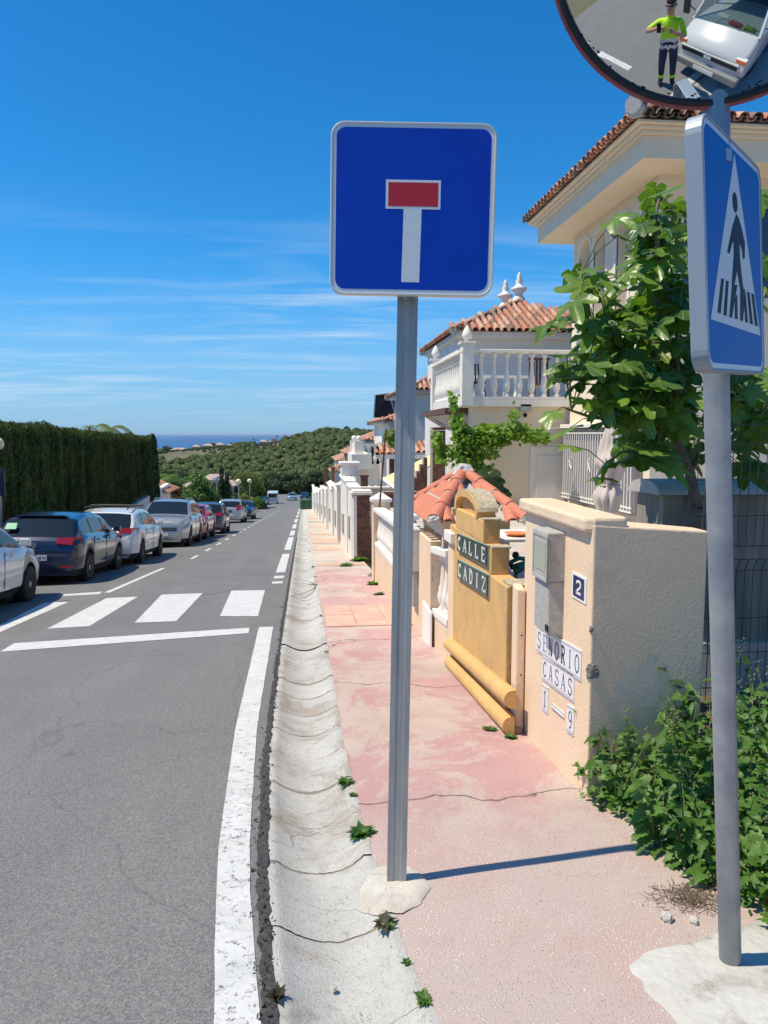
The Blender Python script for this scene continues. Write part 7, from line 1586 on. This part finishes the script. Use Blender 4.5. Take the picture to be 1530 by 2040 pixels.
# roofs of houses on the left below the trees
def farhouse(label, px0, px1, Y, yr, rise, m=None, grp=None, name='house', depth=8):
    a_, c_ = AY(px0, yr, Y), AY(px1, yr, Y); t = thing(name, label, 'house', (a_.x, Y, a_.z-3), grp); b = MB(); b.box((a_.x+.3, Y+.3, a_.z-14), (c_.x-.3, Y+depth, a_.z-.02)); b.build('walls', m or M_stw, t)
    w = c_.x-a_.x; b = MB(); b.add([(a_.x, Y, a_.z), (c_.x, Y, a_.z), (c_.x, Y+depth, a_.z), (a_.x, Y+depth, a_.z), (a_.x+w*.3, Y+depth/2, a_.z+rise), (c_.x-w*.3, Y+depth/2, a_.z+rise)], [(0, 1, 5, 4), (1, 2, 5), (2, 3, 4, 5), (3, 0, 4)]); b.build('roof', M_roof2, t)
    for i in range(3):
        wx = lerp(a_.x, c_.x, .25+.25*i); b = MB(); b.box((wx-.05*w, Y+.26, a_.z-1.9), (wx+.05*w, Y+.299, a_.z-.7)); b.build('window', M_glassd, t)
    return t
M_roof2 = mat('pale_clay_roof', (.44, .33, .25), (.36, .28, .22), 2, .9, bump=1, bscale=4)
farhouse('pale house roof peeping between the reddish shrub and round tree', 350, 425, 85, 972, .5)
farhouse('white house with a clay roof behind the cypresses', 425, 470, 95, 968, .5)
farhouse('long clay roof left of the cypress trees', 395, 452, 120, 956, .7)
# ---- street lamps
def lamp(label, px, Y, h, ball=True):
    p = gl(px, Y); t = thing('street_lamp', label, 'street lamp', p, 'street lamps along the left pavement'); b = MB(); b.tube([p, (p[0], p[1], p[2]+h)], [.07, .045], 8); b.build('pole', M_galv, t)
    if ball: b = MB(); b.sphere((p[0], p[1], p[2]+h+.24), .27, 14, 9); b.build('globe', mat('globe_cream', (.75, .66, .42), rough=.4), t, smooth=True); b = MB(); b.lathe([(.10, 0), (.12, .05)], (p[0], p[1], p[2]+h-.03), 10); b.build('collar', M_galv, t)
    else: b = MB(); b.lathe([(.30, 0), (.28, .12), (.12, .22), (.02, .26)], (p[0], p[1], p[2]+h), 12); b.build('lamp_head', M_galv, t)
lamp('silver street lamp by the cypress trees', 430, 62, 3.2, False)
lamp('cream ball lamp on a thin pole, nearer of the two', 474, 78, 3.1)
lamp('cream ball lamp on a thin pole, farther of the two', 496, 92, 3.45)
t = thing('street_lamp', 'cream globe lamp cut off by the left edge in front of the hedge', 'street lamp', (-7.0, 17.0, rz(-7, 17)), 'street lamps along the left pavement')
p_ = AY(-6, 884, 17.0); b = MB(); b.sphere(p_, .14, 16, 10); b.build('globe', bpy.data.materials['globe_cream'], t, smooth=True); b = MB(); b.tube([(p_.x, 17, rz(-7, 17)), (p_.x, 17, p_.z-.13)], .035, 8); b.build('pole', M_galv, t)
t = thing('information_board', 'dark blue board cut off by the left edge before the hedge', 'board', (-6.9, 16.5, rz(-7, 16.5))); a_, c_ = AY(-40, 937, 16.5), AY(10, 988, 16.5); b = MB(); b.box((a_.x, 16.5, c_.z), (c_.x, 16.54, a_.z)); b.build('panel', mat('board_dark_blue', (.012, .03, .06), rough=.4), t, bevel=.004); b = MB(); b.tube([(a_.x+.2, 16.56, rz(-7, 16.5)), (a_.x+.2, 16.56, c_.z+.1)], .03, 8); b.build('post', M_galv, t)
# ---- wooded hill
def ico(): 
    b = MB(); b.sphere((0, 0, 0), 1, 7, 5); return np.array(b.v), [list(f) for f in b.f]
bv, bf = ico(); bfq = np.array([f for f in bf if len(f) == 4])
Pn = []
while len(Pn) < 6800:
    Y_ = rnd.uniform(330, 860); X_ = rnd.uniform(-230, 190)*(Y_/700); 
    if mn.noise((X_*.015, Y_*.015, 9)) > .40 and Y_ > 560: continue
    px_ = 603+X_/Y_*1530
    if Y_ > 690 and any(a-5 < px_ < c+5 for a, c in ((338, 376), (382, 398), (402, 424), (428, 466), (516, 556))):
        if Y_ < 800: Pn.append((X_, Y_, hillz(X_, Y_), rnd.uniform(.7, 1.2)))
        continue
    Pn.append((X_, Y_, hillz(X_, Y_), rnd.uniform(1.6, 3.3)*(1.25 if Y_ < 500 else 1)))
for i in range(1300):
    Y_ = rnd.uniform(178, 335); X_ = rnd.choice([rnd.uniform(-.34*Y_, -12-.02*Y_), rnd.uniform(.06*Y_, .30*Y_)])
    Pn.append((X_, Y_, hillz(X_, Y_), rnd.uniform(1.5, 3.0)))
Pn = np.array(Pn); n = len(Pn); nb = len(bv)
cen = Pn[:, :3]+np.stack([np.zeros(n), np.zeros(n), Pn[:, 3]*.5], 1)
jit = 1+.28*nr_.uniform(-1, 1, (n, nb, 1)); V = (cen[:, None, :]+bv[None]*jit*Pn[:, 3][:, None, None]*np.array([1, 1, .8])).reshape(-1, 3)
Fc = (bfq[None]+(np.arange(n)*nb)[:, None, None]).reshape(-1, 4)
k_ = 34; idx = np.repeat(np.arange(n), k_); d = unit(nr_.normal(size=(n*k_, 3))); d[:, 2] = np.abs(d[:, 2])*.9; Pq = cen[idx]+d*Pn[idx, 3][:, None]*nr_.uniform(.9, 1.12, (n*k_, 1)); Uq = unit(np.cross(d, nr_.normal(size=(n*k_, 3)))); Wq = unit(np.cross(d+nr_.normal(size=(n*k_, 3))*.5, Uq)); Lq = nr_.uniform(.35, .8, n*k_)[:, None]
V2_, F2 = quads(Pq, Uq*Lq, Wq*Lq*1.2)
o = link(npmesh('woodland', np.concatenate([V, V2_]), np.concatenate([Fc, F2+len(V)])), 'woodland', M_oak); tagit(o, 'dark green oak wood covering the hill below the sea horizon', 'woodland', kind='stuff')
vil = [(338, 376, 899, 840, 'wide pink-roofed villa at the left end of the ridge'), (382, 398, 893, 850, 'white villa right of the wide pink-roofed one'), (402, 424, 891, 850, 'pale villa with trees on both sides on the ridge'), (428, 446, 889, 850, 'white villa in the middle of the ridge'), (448, 466, 892, 840, 'small white villa at the right of the ridge row'), (516, 532, 883, 830, 'low cream villa beside the orange tower villa')]
M_vil = mat('villa_wall', (.62, .52, .43), rough=.9)
for a_, c_, y_, Y_, lab in vil: farhouse(lab, a_, c_, Y_-45, y_-3, 2.0, M_vil, 'villas on the wooded ridge', 'villa', 10)
t = farhouse('orange villa with a tower on top of the ridge', 534, 556, 825, 880, 1.8, mat('villa_orange', (.55, .30, .17), rough=.9), 'villas on the wooded ridge', 'villa', 10)
a_, c_ = AY(540, 874, 824), AY(550, 884, 824); b = MB(); b.box((a_.x, 824, c_.z), (c_.x, 830, a_.z)); b.build('tower', bpy.data.materials['villa_orange'], t)
for px, y_, wh in ((552, 868, 'just above the orange tower villa'), (569, 868, 'first to the right of the orange villa'), (580, 870, 'second to the right of the orange villa'), (440, 884, 'over the middle white villa'), (505, 874, 'left of the low cream villa')): p = AY(px, y_, 822); palm('tall thin skyline palm '+wh, p.x, p.y, p.z-9, 9, 2.6, 10, M_dk, 'palms on the ridge skyline')
for px, y_, r, wh in ((332, 890, 7, 'left of the wide pink-roofed villa'), (410, 886, 5, 'over the pale villa'), (425, 883, 5, 'between the pale and the middle villa'), (462, 884, 4, 'over the small white villa'), (480, 881, 5, 'just right of the villa row'), (500, 880, 5, 'midway between villa row and orange villa'), (690, 852, 5, 'on the high right end of the hill'), (560, 884, 6, 'right of the orange tower villa'), (470, 892, 6, 'below the right end of the villa row'), (366, 901, 6, 'in front of the wide pink-roofed villa'), (395, 899, 5, 'in front of the second villa')):
    p = AY(px, y_, 815); tree('ridge_tree', 'dark round ridge tree '+wh, (p.x, p.y, p.z-r*1.2), r*1.3, r, r*.55, M_oak, 500, .9, 8, grp='trees on the ridge skyline', trunk=True)
# ================================================================== FIG TREE, VINE, WEEDS
def fig_mesh(seed, simple=False):
    r_ = random.Random(seed); key = [(-90, .08), (-70, .42), (-45, .60), (-22, .72), (-8, .70), (6, .52), (18, .66), (29, .88), (41, .92), (52, .74), (62, .50), (71, .76), (80, 1.0), (90, 1.08), (100, 1.0), (109, .76), (118, .50), (128, .74), (139, .92), (151, .88), (162, .66), (174, .52), (188, .70), (202, .72), (225, .60), (250, .42)]
    fold = r_.uniform(.05, .28); dr = r_.uniform(.12, .42); V = [(0, 0, 0)]; n = len(key)
    for f in (.5, 1.0):
        for a, r in key:
            r2 = (r*(1+r_.uniform(-.07, .07)) if f == 1 else min(r, .52)*.62+.12*r); x, y = r2*math.cos(R(a))*.92, r2*math.sin(R(a)); rr_ = math.hypot(x, y)
            z = -dr*rr_*rr_+fold*abs(x)*.9-.03+.06*math.sin(a*.11+seed)*f+ (r_.uniform(-.03, .03) if f == 1 else 0); V.append((x, y, z))
    Fc = [(0, 1+i, 1+(i+1) % n) for i in range(n)]+[(1+i, 1+n+i, 1+n+(i+1) % n, 1+(i+1) % n) for i in range(n)]
    me = bpy.data.meshes.new('leaf'); me.from_pydata([(x*.15, y*.15, z*.15) for x, y, z in V], [], Fc); me.materials.append(M_fig); me.polygons.foreach_set('use_smooth', [True]*len(me.polygons)); return me
FIGM = [fig_mesh(i) for i in range(7)]
ft = thing('fig_tree', 'big fig tree with broad lobed leaves between the cream house and crossing sign', 'tree', (2.95, 5.2, .3))
DF = 5.0
def fp(px, py, D=DF): return AD(px, py, D)
stems = [([(1388, 1010, 5.3), (1372, 930, 5.3), (1338, 860, 5.2), (1300, 780, 5.0), (1308, 640, 4.9), (1312, 520, 4.85), (1306, 440, 4.8), (1312, 395, 4.8)], .040, .008),
         ([(1338, 860, 5.2), (1290, 770, 5.1), (1230, 700, 5.0), (1190, 660, 4.9), (1165, 590, 4.8), (1155, 540, 4.8)], .022, .007),
         ([(1300, 780, 5.0), (1240, 690, 4.9), (1205, 620, 4.85), (1196, 585, 4.85)], .016, .007),
         ([(1338, 860, 5.2), (1250, 835, 4.9), (1180, 832, 4.8), (1130, 815, 4.75)], .018, .007),
         ([(1372, 930, 5.3), (1400, 840, 5.5), (1440, 740, 5.5), (1500, 640, 5.4), (1535, 560, 5.4)], .025, .008),
         ([(1372, 930, 5.3), (1450, 880, 5.4), (1520, 820, 5.3), (1560, 760, 5.3)], .022, .008),
         ([(1338, 860, 5.2), (1350, 760, 4.9), (1350, 600, 5.0), (1330, 500, 5.0)], .018, .007),
         ([(1372, 930, 5.3), (1310, 900, 4.9), (1240, 900, 4.7), (1200, 930, 4.65)], .014, .006)]
SP = []
for pts, r0, r1 in stems:
    P = [fp(*p) for p in pts]; b = MB(); b.tube(P, [lerp(r0, r1, i/(len(P)-1)) for i in range(len(P))], 8); b.build('branch', M_bark if r0 > .03 else M_stem, ft, smooth=True)
    for a, c in zip(P[:-1], P[1:]):
        for q in range(6): SP.append(a.lerp(c, q/6))
b = MB(); b.tube([fp(1388, 1010, 5.3), Vector((fp(1388, 1010, 5.3).x, 5.4, -.4))], [.045, .06], 8); b.build('trunk', M_bark, ft)
def put_leaf(parent, me, p, tipdir, nrm, s, name='leaf'):
    Yv = tipdir.normalized(); Zv = (nrm-Yv*nrm.dot(Yv)).normalized(); Xv = Yv.cross(Zv); M_ = Matrix((Xv, Yv, Zv)).transposed().to_4x4() @ Matrix.Scale(s, 4)
    o = bpy.data.objects.new(name, me); COL.objects.link(o); M_.translation = p-wloc(parent); o.matrix_local = M_; o.parent = parent; return o
regions = [(1312, 400, 38, 30, 7, 0), (1262, 455, 42, 28, 7, 0), (1345, 450, 36, 45, 8, 0), (1300, 520, 65, 42, 15, 0), (1200, 545, 34, 34, 4, 0), (1135, 562, 34, 14, 2, 0), (1160, 605, 25, 25, 2, 0), (1330, 600, 70, 60, 25, 0), (1235, 640, 60, 40, 11, 0), (1105, 648, 34, 20, 3, 0), (1185, 715, 75, 50, 18, 0), (1300, 710, 85, 65, 36, 0),
           (1125, 735, 22, 28, 3, 0), (1240, 790, 80, 50, 24, 0), (1325, 820, 75, 60, 26, 0), (1115, 838, 26, 24, 2, 0), (1128, 885, 8, 25, 1, 0), (1275, 890, 50, 40, 8, 0), (1215, 950, 22, 30, 2, 0), (1350, 920, 30, 30, 4, .2), (1350, 720, 40, 160, 26, .5), (1250, 720, 100, 90, 18, .5), (1527, 420, 10, 50, 2, .4), (1525, 560, 20, 60, 5, .4), (1500, 770, 40, 45, 16, .4), (1480, 850, 55, 50, 14, .4), (1500, 930, 40, 25, 6, .4), (1270, 600, 60, 60, 10, .4)]
PET = MB(); nleaf = 0
for cx_, cy_, rx, ry, cnt, dz in regions:
    for i in range(cnt):
        a = rnd.uniform(0, 2*math.pi); q = math.sqrt(rnd.random()); px, py = cx_+rx*q*math.cos(a), cy_+ry*q*math.sin(a); D = DF-.15+dz+rnd.uniform(-.45, .45)
        p = fp(px, py, D); near = min(SP, key=lambda s_: (s_-p).length_squared); out = (p-near); out.z = 0
        if out.length < .03: out = Vector((rnd.uniform(-1, 1), rnd.uniform(-1, .3), 0))
        out.normalize(); tip = (out+Vector((rnd.uniform(-.5, .5), rnd.uniform(-.6, .3), rnd.uniform(-.6, .12)))).normalized()
        nrm = Vector((rnd.uniform(-.75, .15), rnd.uniform(-.85, .1), rnd.uniform(.45, 1.0))); s_ = rnd.uniform(.72, 1.28)*(.82 if cy_ < 480 else 1)
        st = p-tip*.07*s_
        me = rnd.choice(FIGM); put_leaf(ft, me, st, tip, nrm, s_); nleaf += 1
        if (near-st).length < .5: PET.tube([near, (near+st)/2+Vector((0, 0, .03)), st], .0035, 4, cap=False)
print('fig leaves', nleaf)
o = PET.build('petioles', M_stem, ft); o['kind'] = 'stuff'
b = MB()
for i in range(150):
    cx_, cy_, rx, ry, cnt, dz = rnd.choice([(1300, 700, 90, 150, 0, 0), (1300, 850, 80, 70, 0, 0), (1440, 830, 100, 100, 0, 0), (1330, 620, 60, 120, 0, 0), (1230, 740, 60, 60, 0, 0), (1500, 800, 60, 90, 0, 0)]); a = rnd.uniform(0, 2*math.pi); q = math.sqrt(rnd.random()); p = fp(cx_+rx*q*math.cos(a), cy_+ry*q*math.sin(a), rnd.uniform(5.4, 6.0)); me = rnd.choice(FIGM)
    tip = Vector((rnd.uniform(-1, 1), rnd.uniform(-1, 1), rnd.uniform(-.9, .1))).normalized(); nrm = Vector((rnd.uniform(-.7, .3), rnd.uniform(-.9, .3), rnd.uniform(.3, 1))); Zv = (nrm-tip*nrm.dot(tip)).normalized(); M_ = Matrix((tip.cross(Zv), tip, Zv)).transposed(); s_ = rnd.uniform(.7, 1.1)
    b.add([p+M_ @ (v.co*s_) for v in me.vertices], [tuple(q.vertices) for q in me.polygons])
o = b.build('inner_leaves', M_fig, ft); o['kind'] = 'stuff'
# ---- grape vine on the balcony house
t = thing('grape_vine', 'bright green grape vine on strings in front of the balcony house wall', 'vine', (4, 15.5, -.5)); YV = 15.6
def vb(x, y, rx, ry, d=0): p = AY(x, y, YV+d); q = AY(x+rx, y-ry, YV+d); return (p.x, p.y, p.z, abs(q.x-p.x), .28, abs(q.z-p.z))
bl = [vb(902, 800, 6, 18), vb(912, 850, 12, 22), vb(925, 880, 18, 18), vb(945, 870, 22, 18), vb(985, 862, 26, 16), vb(1020, 860, 26, 14), vb(1055, 868, 24, 12), vb(1078, 870, 14, 14), vb(960, 895, 26, 16), vb(930, 915, 24, 24), vb(950, 940, 22, 18), vb(895, 900, 14, 10), vb(870, 880, 9, 16), vb(1022, 830, 6, 14), vb(975, 960, 10, 10), vb(1000, 870, 14, 20), vb(880, 915, 10, 8)]
n = 5200; B = np.array(bl); w = B[:, 3]*B[:, 5]; idx = nr_.choice(len(B), n, p=w/w.sum()); g = nr_.normal(size=(n, 3))*.5; P = B[idx, :3]+g*B[idx, 3:]; nrm = unit(nr_.normal(size=(n, 3))*.6+np.array([-.3, -.5, .7])); U_ = unit(np.cross(nrm, nr_.normal(size=(n, 3)))); W_ = np.cross(nrm, U_); L = nr_.uniform(.035, .075, n)[:, None]; V, Fc = quads(P, U_*L, W_*L*1.5)
link(npmesh('leaves', V, Fc), 'leaves', M_vine, t)['kind'] = 'stuff'
b = MB(); b.tube([AY(955, 1000, YV), AY(935, 930, YV), AY(925, 870, YV), AY(905, 790, YV)], [.03, .025, .015, .008], 6); b.tube([AY(930, 900, YV), AY(1000, 862, YV), AY(1085, 868, YV)], [.018, .012, .006], 5); b.build('stem', M_bark, t)
b = MB(); b.tube([AY(855, 858, YV), AY(1140, 852, YV)], .004, 4); b.build('string', M_whiteg, t)
V, Fc = leafcloud([vb(778, 868, 12, 12, 1), vb(784, 880, 8, 10, 1)], 420, .07, .6); t2 = thing('grape_vine', 'small vine tuft just left of the grey sign post', 'vine', tuple(AY(778, 880, 16.6))); link(npmesh('leaves', V, Fc), 'leaves', M_vine, t2)
b = MB()
for x_, y_, s_ in ((975, 950, 1.4), (985, 965, 1.3), (995, 985, 1.2), (1003, 990, 1.0), (968, 968, 1.1)):
    p = AY(x_, y_, 9.5); me = FIGM[2]; M_ = Matrix((Vector((1, 0, 0)), Vector((0, -.3, -1)).normalized(), Vector((0, -1, .3)).normalized())).transposed(); b.add([p+M_ @ (v.co*s_*1.2) for v in me.vertices], [tuple(q.vertices) for q in me.polygons])
t3 = thing('climbing_plant', 'dark heart-leaved creeper rising behind the small tiled canopy', 'plant', tuple(AY(990, 1000, 9.5))); b.build('leaves', M_dk, t3, smooth=True)['kind'] = 'stuff'; b = MB(); b.tube([AY(998, 1040, 9.52), AY(985, 970, 9.52), AY(968, 940, 9.52)], .01, 5); b.build('stem', M_stem, t3)
# ---- weeds
def weed_mesh(seed):
    r_ = random.Random(seed); key = [(0, 0), (.05, .06), (.26, .10), (.42, .24), (.30, .30), (.40, .42), (.25, .46), (.31, .58), (.17, .62), (.20, .74), (.09, .80), (.09, .90), (0, 1.06)]
    fold = r_.uniform(.15, .5); dr = r_.uniform(.2, .7); V = []; 
    for sx in (1, -1):
        for x, y in key: x2 = x*(1+r_.uniform(-.1, .1)); V.append((sx*x2, y, fold*abs(x2)-dr*y*y*.5+r_.uniform(-.015, .015)))
    mid = [(0, y, -dr*y*y*.5) for x, y in key]; n = len(key); V += mid
    Fc = [(i, i+1, 2*n+i+1, 2*n+i) for i in range(n-1)]+[(n+i+1, n+i, 2*n+i, 2*n+i+1) for i in range(n-1)]
    me = bpy.data.meshes.new('leaf'); me.from_pydata([(x*.1, y*.1, z*.1) for x, y, z in V], [], Fc); me.materials.append(M_weed); me.polygons.foreach_set('use_smooth', [True]*len(me.polygons)); return me
WM = [weed_mesh(i) for i in range(8)]
M_pale = leafmat('seed_head', (.16, .20, .07), (.26, .26, .12), 9, .2, .8)
def weed(x, y, z, h, n, s, lab, grp, nst=3, flower=True):
    t = thing('leafy_weed', lab, 'weed', (x, y, z), grp); b = MB(); tops = []
    for k_ in range(nst):
        a = rnd.uniform(0, 6.28); l = rnd.uniform(.12, .42)*h; tp = Vector((x+l*math.cos(a), y+l*math.sin(a), z+h*rnd.uniform(.75, 1.05))); m_ = Vector((x+l*.35*math.cos(a), y+l*.35*math.sin(a), z+h*.5)); tops.append((Vector((x, y, z-.02)), m_, tp)); b.tube([Vector((x, y, z-.02)), m_, tp], [.006, .004, .002], 4)
    b.build('stem', M_stem, t)['kind'] = 'stuff'
    for i in range(n):
        a_, m_, c_ = rnd.choice(tops); f = rnd.random()**.6; p = (a_.lerp(m_, f*2) if f < .5 else m_.lerp(c_, f*2-1)); a = rnd.uniform(0, 6.28); tip = Vector((math.cos(a), math.sin(a), rnd.uniform(-.55, .35))); p = p+Vector((math.cos(a), math.sin(a), 0))*rnd.uniform(.01, .05)*(1.3-f)
        put_leaf(t, rnd.choice(WM), p, tip, Vector((-.25, -.25, 1))+Vector((rnd.uniform(-.3, .3),)*3), s*rnd.uniform(.55, 1.15)*(1.15-.5*f))
    if flower:
        P = []
        for _, _, c_ in tops:
            for q in range(26): P.append(c_+Vector((rnd.gauss(0, .010), rnd.gauss(0, .010), rnd.uniform(-.02, .07))))
        P = np.array(P); V, Fc = quads(P, unit(nr_.normal(size=(len(P), 3)))*.006, unit(nr_.normal(size=(len(P), 3)))*.006); link(npmesh('seed_head', V, Fc), 'seed_head', M_pale, t)['kind'] = 'stuff'
    return t
wl = 'leafy green weed in the dense clump between the peach wall and the leaning post'; wg = 'leafy weeds beside the pavement'
wpos = []
def edge(Y): return interp(Y, [2.35, 2.6, 2.9, 3.1, 3.4, 3.7, 3.9], [1.64, 1.58, 1.53, 1.50, 1.45, 1.38, 1.38])
tries = 0
while len(wpos) < 54 and tries < 4000:
    tries += 1; y = rnd.uniform(2.36, 3.82); x = rnd.uniform(edge(y)+.08, min(edge(y)+1.5, 3.1))
    if all((x-a)**2+(y-b_)**2 > .165**2 for a, b_ in wpos): wpos.append((x, y))
def wlabel(x, y, h):
    px = 765+F*(Vector((x, y, e(y)+h*.5))-CO).dot(RT)/(Vector((x, y, e(y)+h*.5))-CO).dot(FW); side = 'against the peach wall' if (y > 3.45 and px < 1400) else 'left of the leaning post' if px < 1425 else 'behind the leaning post' if px < 1475 else 'right of the leaning post'
    row = 'front' if x-edge(y) < .35 else 'second-row' if x-edge(y) < .75 else 'rear'
    return '%s %s leafy green weed %s' % ('tall' if h > .5 else 'medium' if h > .36 else 'low', row, side)
for x, y in wpos:
    d = x-edge(y); h = min(.74, .34+d*.6)*rnd.uniform(.85, 1.15)*(1.0 if y > 2.9 else .85); weed(x, y, e(y)-.02, h, 44 if d < .8 else 26, rnd.uniform(.7, 1.15), wlabel(x, y, h), wg)
# filler low leaves between stems
P = []
for i in range(4200):
    y = rnd.uniform(2.4, 3.85); x = rnd.uniform(edge(y)+.06, 3.2); d = x-edge(y); P.append((x, y, e(y)+rnd.uniform(0, min(.45, .12+d*.6))))
P = np.array(P); n = len(P); nrm = unit(nr_.normal(size=(n, 3))*.5+np.array([-.2, -.2, 1])); U_ = unit(np.cross(nrm, nr_.normal(size=(n, 3)))); W_ = np.cross(nrm, U_); L = nr_.uniform(.012, .034, n)[:, None]; V, Fc = quads(P, U_*L, W_*L*1.3)
o = link(npmesh('undergrowth', V, Fc), 'undergrowth', M_weed); tagit(o, 'low tangled leaves filling the ground under the weeds', 'undergrowth', kind='stuff')
# dry stalks and straw by the weeds
b = MB(); c = G(1345, 1800)
for i in range(340):
    a = rnd.uniform(0, 3.14); x, y = c.x+rnd.gauss(.07, .065), c.y+rnd.gauss(0, .045); l = rnd.uniform(.012, .05); z = e(y)+rnd.uniform(.004, .03); b.tube([(x, y, z), (x+l*math.cos(a), y+l*math.sin(a), z+rnd.uniform(-.01, .012))], rnd.uniform(.0008, .0018), 3, cap=False)
o = b.build('dry_straw', mat('straw', (.24, .17, .11), (.12, .085, .06), 60, .9)); tagit(o, 'heap of dry broken stalks at the foot of the weeds', 'dry stalks', kind='stuff')
for px, py, r, lab in ((1328, 1832, .022, 'grey angular stone on the dry stalks'), (1382, 1838, .016, 'small stone beside the leaning post'), (665, 1938, .010, 'small pinkish pebble lying in the gutter')):
    p = G(px, py); o = rock(p+Vector((0, 0, r*.5-(.06 if px < 700 else 0))), r, px*.01, (1, 1.2, .8)).build('stone', M_conc); tagit(o, lab, 'stone')
for px, py, mm_ in ((570, 1655, None),):
    p = G(px, py)
b = MB()
for i in range(900):
    Y = 1.9+rnd.random()**1.6*7; t_ = min(.97, max(.03, rnd.gauss(.5, .22))); x = lerp(xl(Y)+.015, xr(Y), t_)
    if rnd.random() < .35: x = rnd.uniform(xr(Y), 1.4)
    r_ = rnd.uniform(.0012, .0045); z = sz(x, Y)+r_*.3
    pts = [(x+rnd.uniform(-1, 1)*r_, Y+rnd.uniform(-1, 1)*r_*1.5, z+rnd.uniform(-.3, 1)*r_) for _ in range(4)]; b.add(pts, [(0, 1, 2), (0, 2, 3), (0, 3, 1), (1, 3, 2)])
o = b.build('grit', mat('grit_brown', (.16, .12, .09), (.42, .38, .32), 90, .95)); tagit(o, 'scattered grit and crumbs on the gutter and pavement', 'grit', kind='stuff')
p = G(1300, 1698); b = MB(); b.tube([p+Vector((-.03, 0, .006)), p+Vector((.012, .004, .006))], .004, 8); o = b.build('cigarette_paper', M_whiteg); b = MB(); b.tube([p+Vector((.0121, .004, .006)), p+Vector((.03, .006, .006))], .004, 8); o2 = b.build('cigarette_filter', mat('filter', (.55, .28, .10))); t = thing('cigarette_butt', 'white and orange cigarette butt lying in the post shadow', 'cigarette', tuple(p))
for q in (o, o2): q.location = q.location-t.location; q.parent = t
# tufts along the pavement edge
def tuft(px, py, r, n, m, lab, long=False, up=.3):
    p = G(px, py); p.z = e(p.y); t = thing('weed_tuft', lab, 'weed', tuple(p), 'weed tufts along the gutter edge')
    for i in range(n):
        a = rnd.uniform(0, 6.28); tip = Vector((math.cos(a), math.sin(a), rnd.uniform(.0, up*3))); me = rnd.choice(WM); o = put_leaf(t, me, p+Vector((math.cos(a)*r*.25*rnd.random(), math.sin(a)*r*.25*rnd.random(), .003)), tip, Vector((rnd.uniform(-.3, .3), rnd.uniform(-.4, .2), 1)), r*9*rnd.uniform(.5, 1.1))
        if m is not M_weed: o.data = me.copy() if (me.name+'x') not in BALC else BALC[me.name+'x']; BALC[me.name+'x'] = o.data; o.data.materials[0] = m
tuft(690, 1560, .050, 40, M_weed, 'small weed growing at the top crack of the gutter edge'); tuft(704, 1585, .028, 20, M_weed, 'tiny weed just below the top crack weed')
tuft(722, 1662, .065, 46, M_weed, 'bushy bright green weed in the gutter joint left of the sign post')
M_dkred = leafmat('dark_red_leaf', (.05, .03, .025), (.06, .07, .03), 20, .2, .6)
tuft(765, 1842, .060, 14, M_dkred, 'dark purple-green weed in front of the sign footing'); tuft(775, 1848, .035, 8, M_weed, 'green leaves beside the dark purple weed')
tuft(808, 1920, .024, 14, M_weed, 'tiny weed in the crack between the dark weed and the bottom one'); tuft(842, 1992, .036, 30, M_weed, 'small weed at the bottom of the pavement edge')
tuft(553, 1990, .045, 16, M_dkred, 'withered reddish grass tuft in the gutter joint at the bottom', up=.9); tuft(503, 1735, .02, 10, M_dkred, 'withered bit of weed by the white line')
for i, (px, py, r) in enumerate([(651, 1300, .03), (640, 1228, .03), (628, 1150, .05), (624, 1130, .06), (630, 1165, .04), (617, 1100, .05), (562, 1210, .03), (560, 1240, .03), (556, 1275, .03), (610, 1078, .05), (615, 1205, .02)]): tuft(px, py, r, 16, M_weed, ['weed at the pavement crack just before the clay tiles', 'weed at the pavement crack beside the clay tiles', 'bushier weed at the crack level with the first short dash', 'largest of the far crack weeds', 'weed at the crack just beyond the clay tiles', 'far crack weed level with the brick pier', 'weed at the road edge level with the zebra crossing', 'weed at the road edge between zebra and stop line', 'weed at the road edge level with the stop line', 'farthest little weed along the gutter crack', 'weed in the middle of the gutter near the zebra'][i])
for px, py, r, lab in ((870, 1258, .10, 'green leafy sprig at the foot of the short balustrade'), (1018, 1470, .05, 'pale small weed at the foot of the slim pillar'), (715, 1118, .25, 'patch of grass at the foot of the brick pier'), (690, 1128, .16, 'weeds by the entrance step past the brick pier'), (742, 1165, .14, 'weeds at the corner of the long balustrade wall'), (755, 1185, .10, 'weeds along the foot of the long balustrade wall'), (975, 1455, .05, 'small weeds under the ochre wall mouldings')):
    tuft(px, py, r, 34, M_weed, lab)
# ================================================================== AIR
hz_ = MB().box((-46000, -40, -113.2), (46000, 76000, 12)); 
HAZE = True
if HAZE:
    m = bpy.data.materials.new('haze_air'); m.use_nodes = True; N = m.node_tree.nodes; L = m.node_tree.links; N.clear()
    pv = N.new('ShaderNodeVolumePrincipled'); pv.inputs['Color'].default_value = (.72, .84, 1, 1); pv.inputs['Density'].default_value = 1.7e-5; pv.inputs['Anisotropy'].default_value = .2
    oo = N.new('ShaderNodeOutputMaterial'); L.new(pv.outputs[0], oo.inputs['Volume'])
    o = hz_.build('haze', m); tagit(o, 'thin blue sea haze in the air over the valley and water', 'haze', kind='stuff')
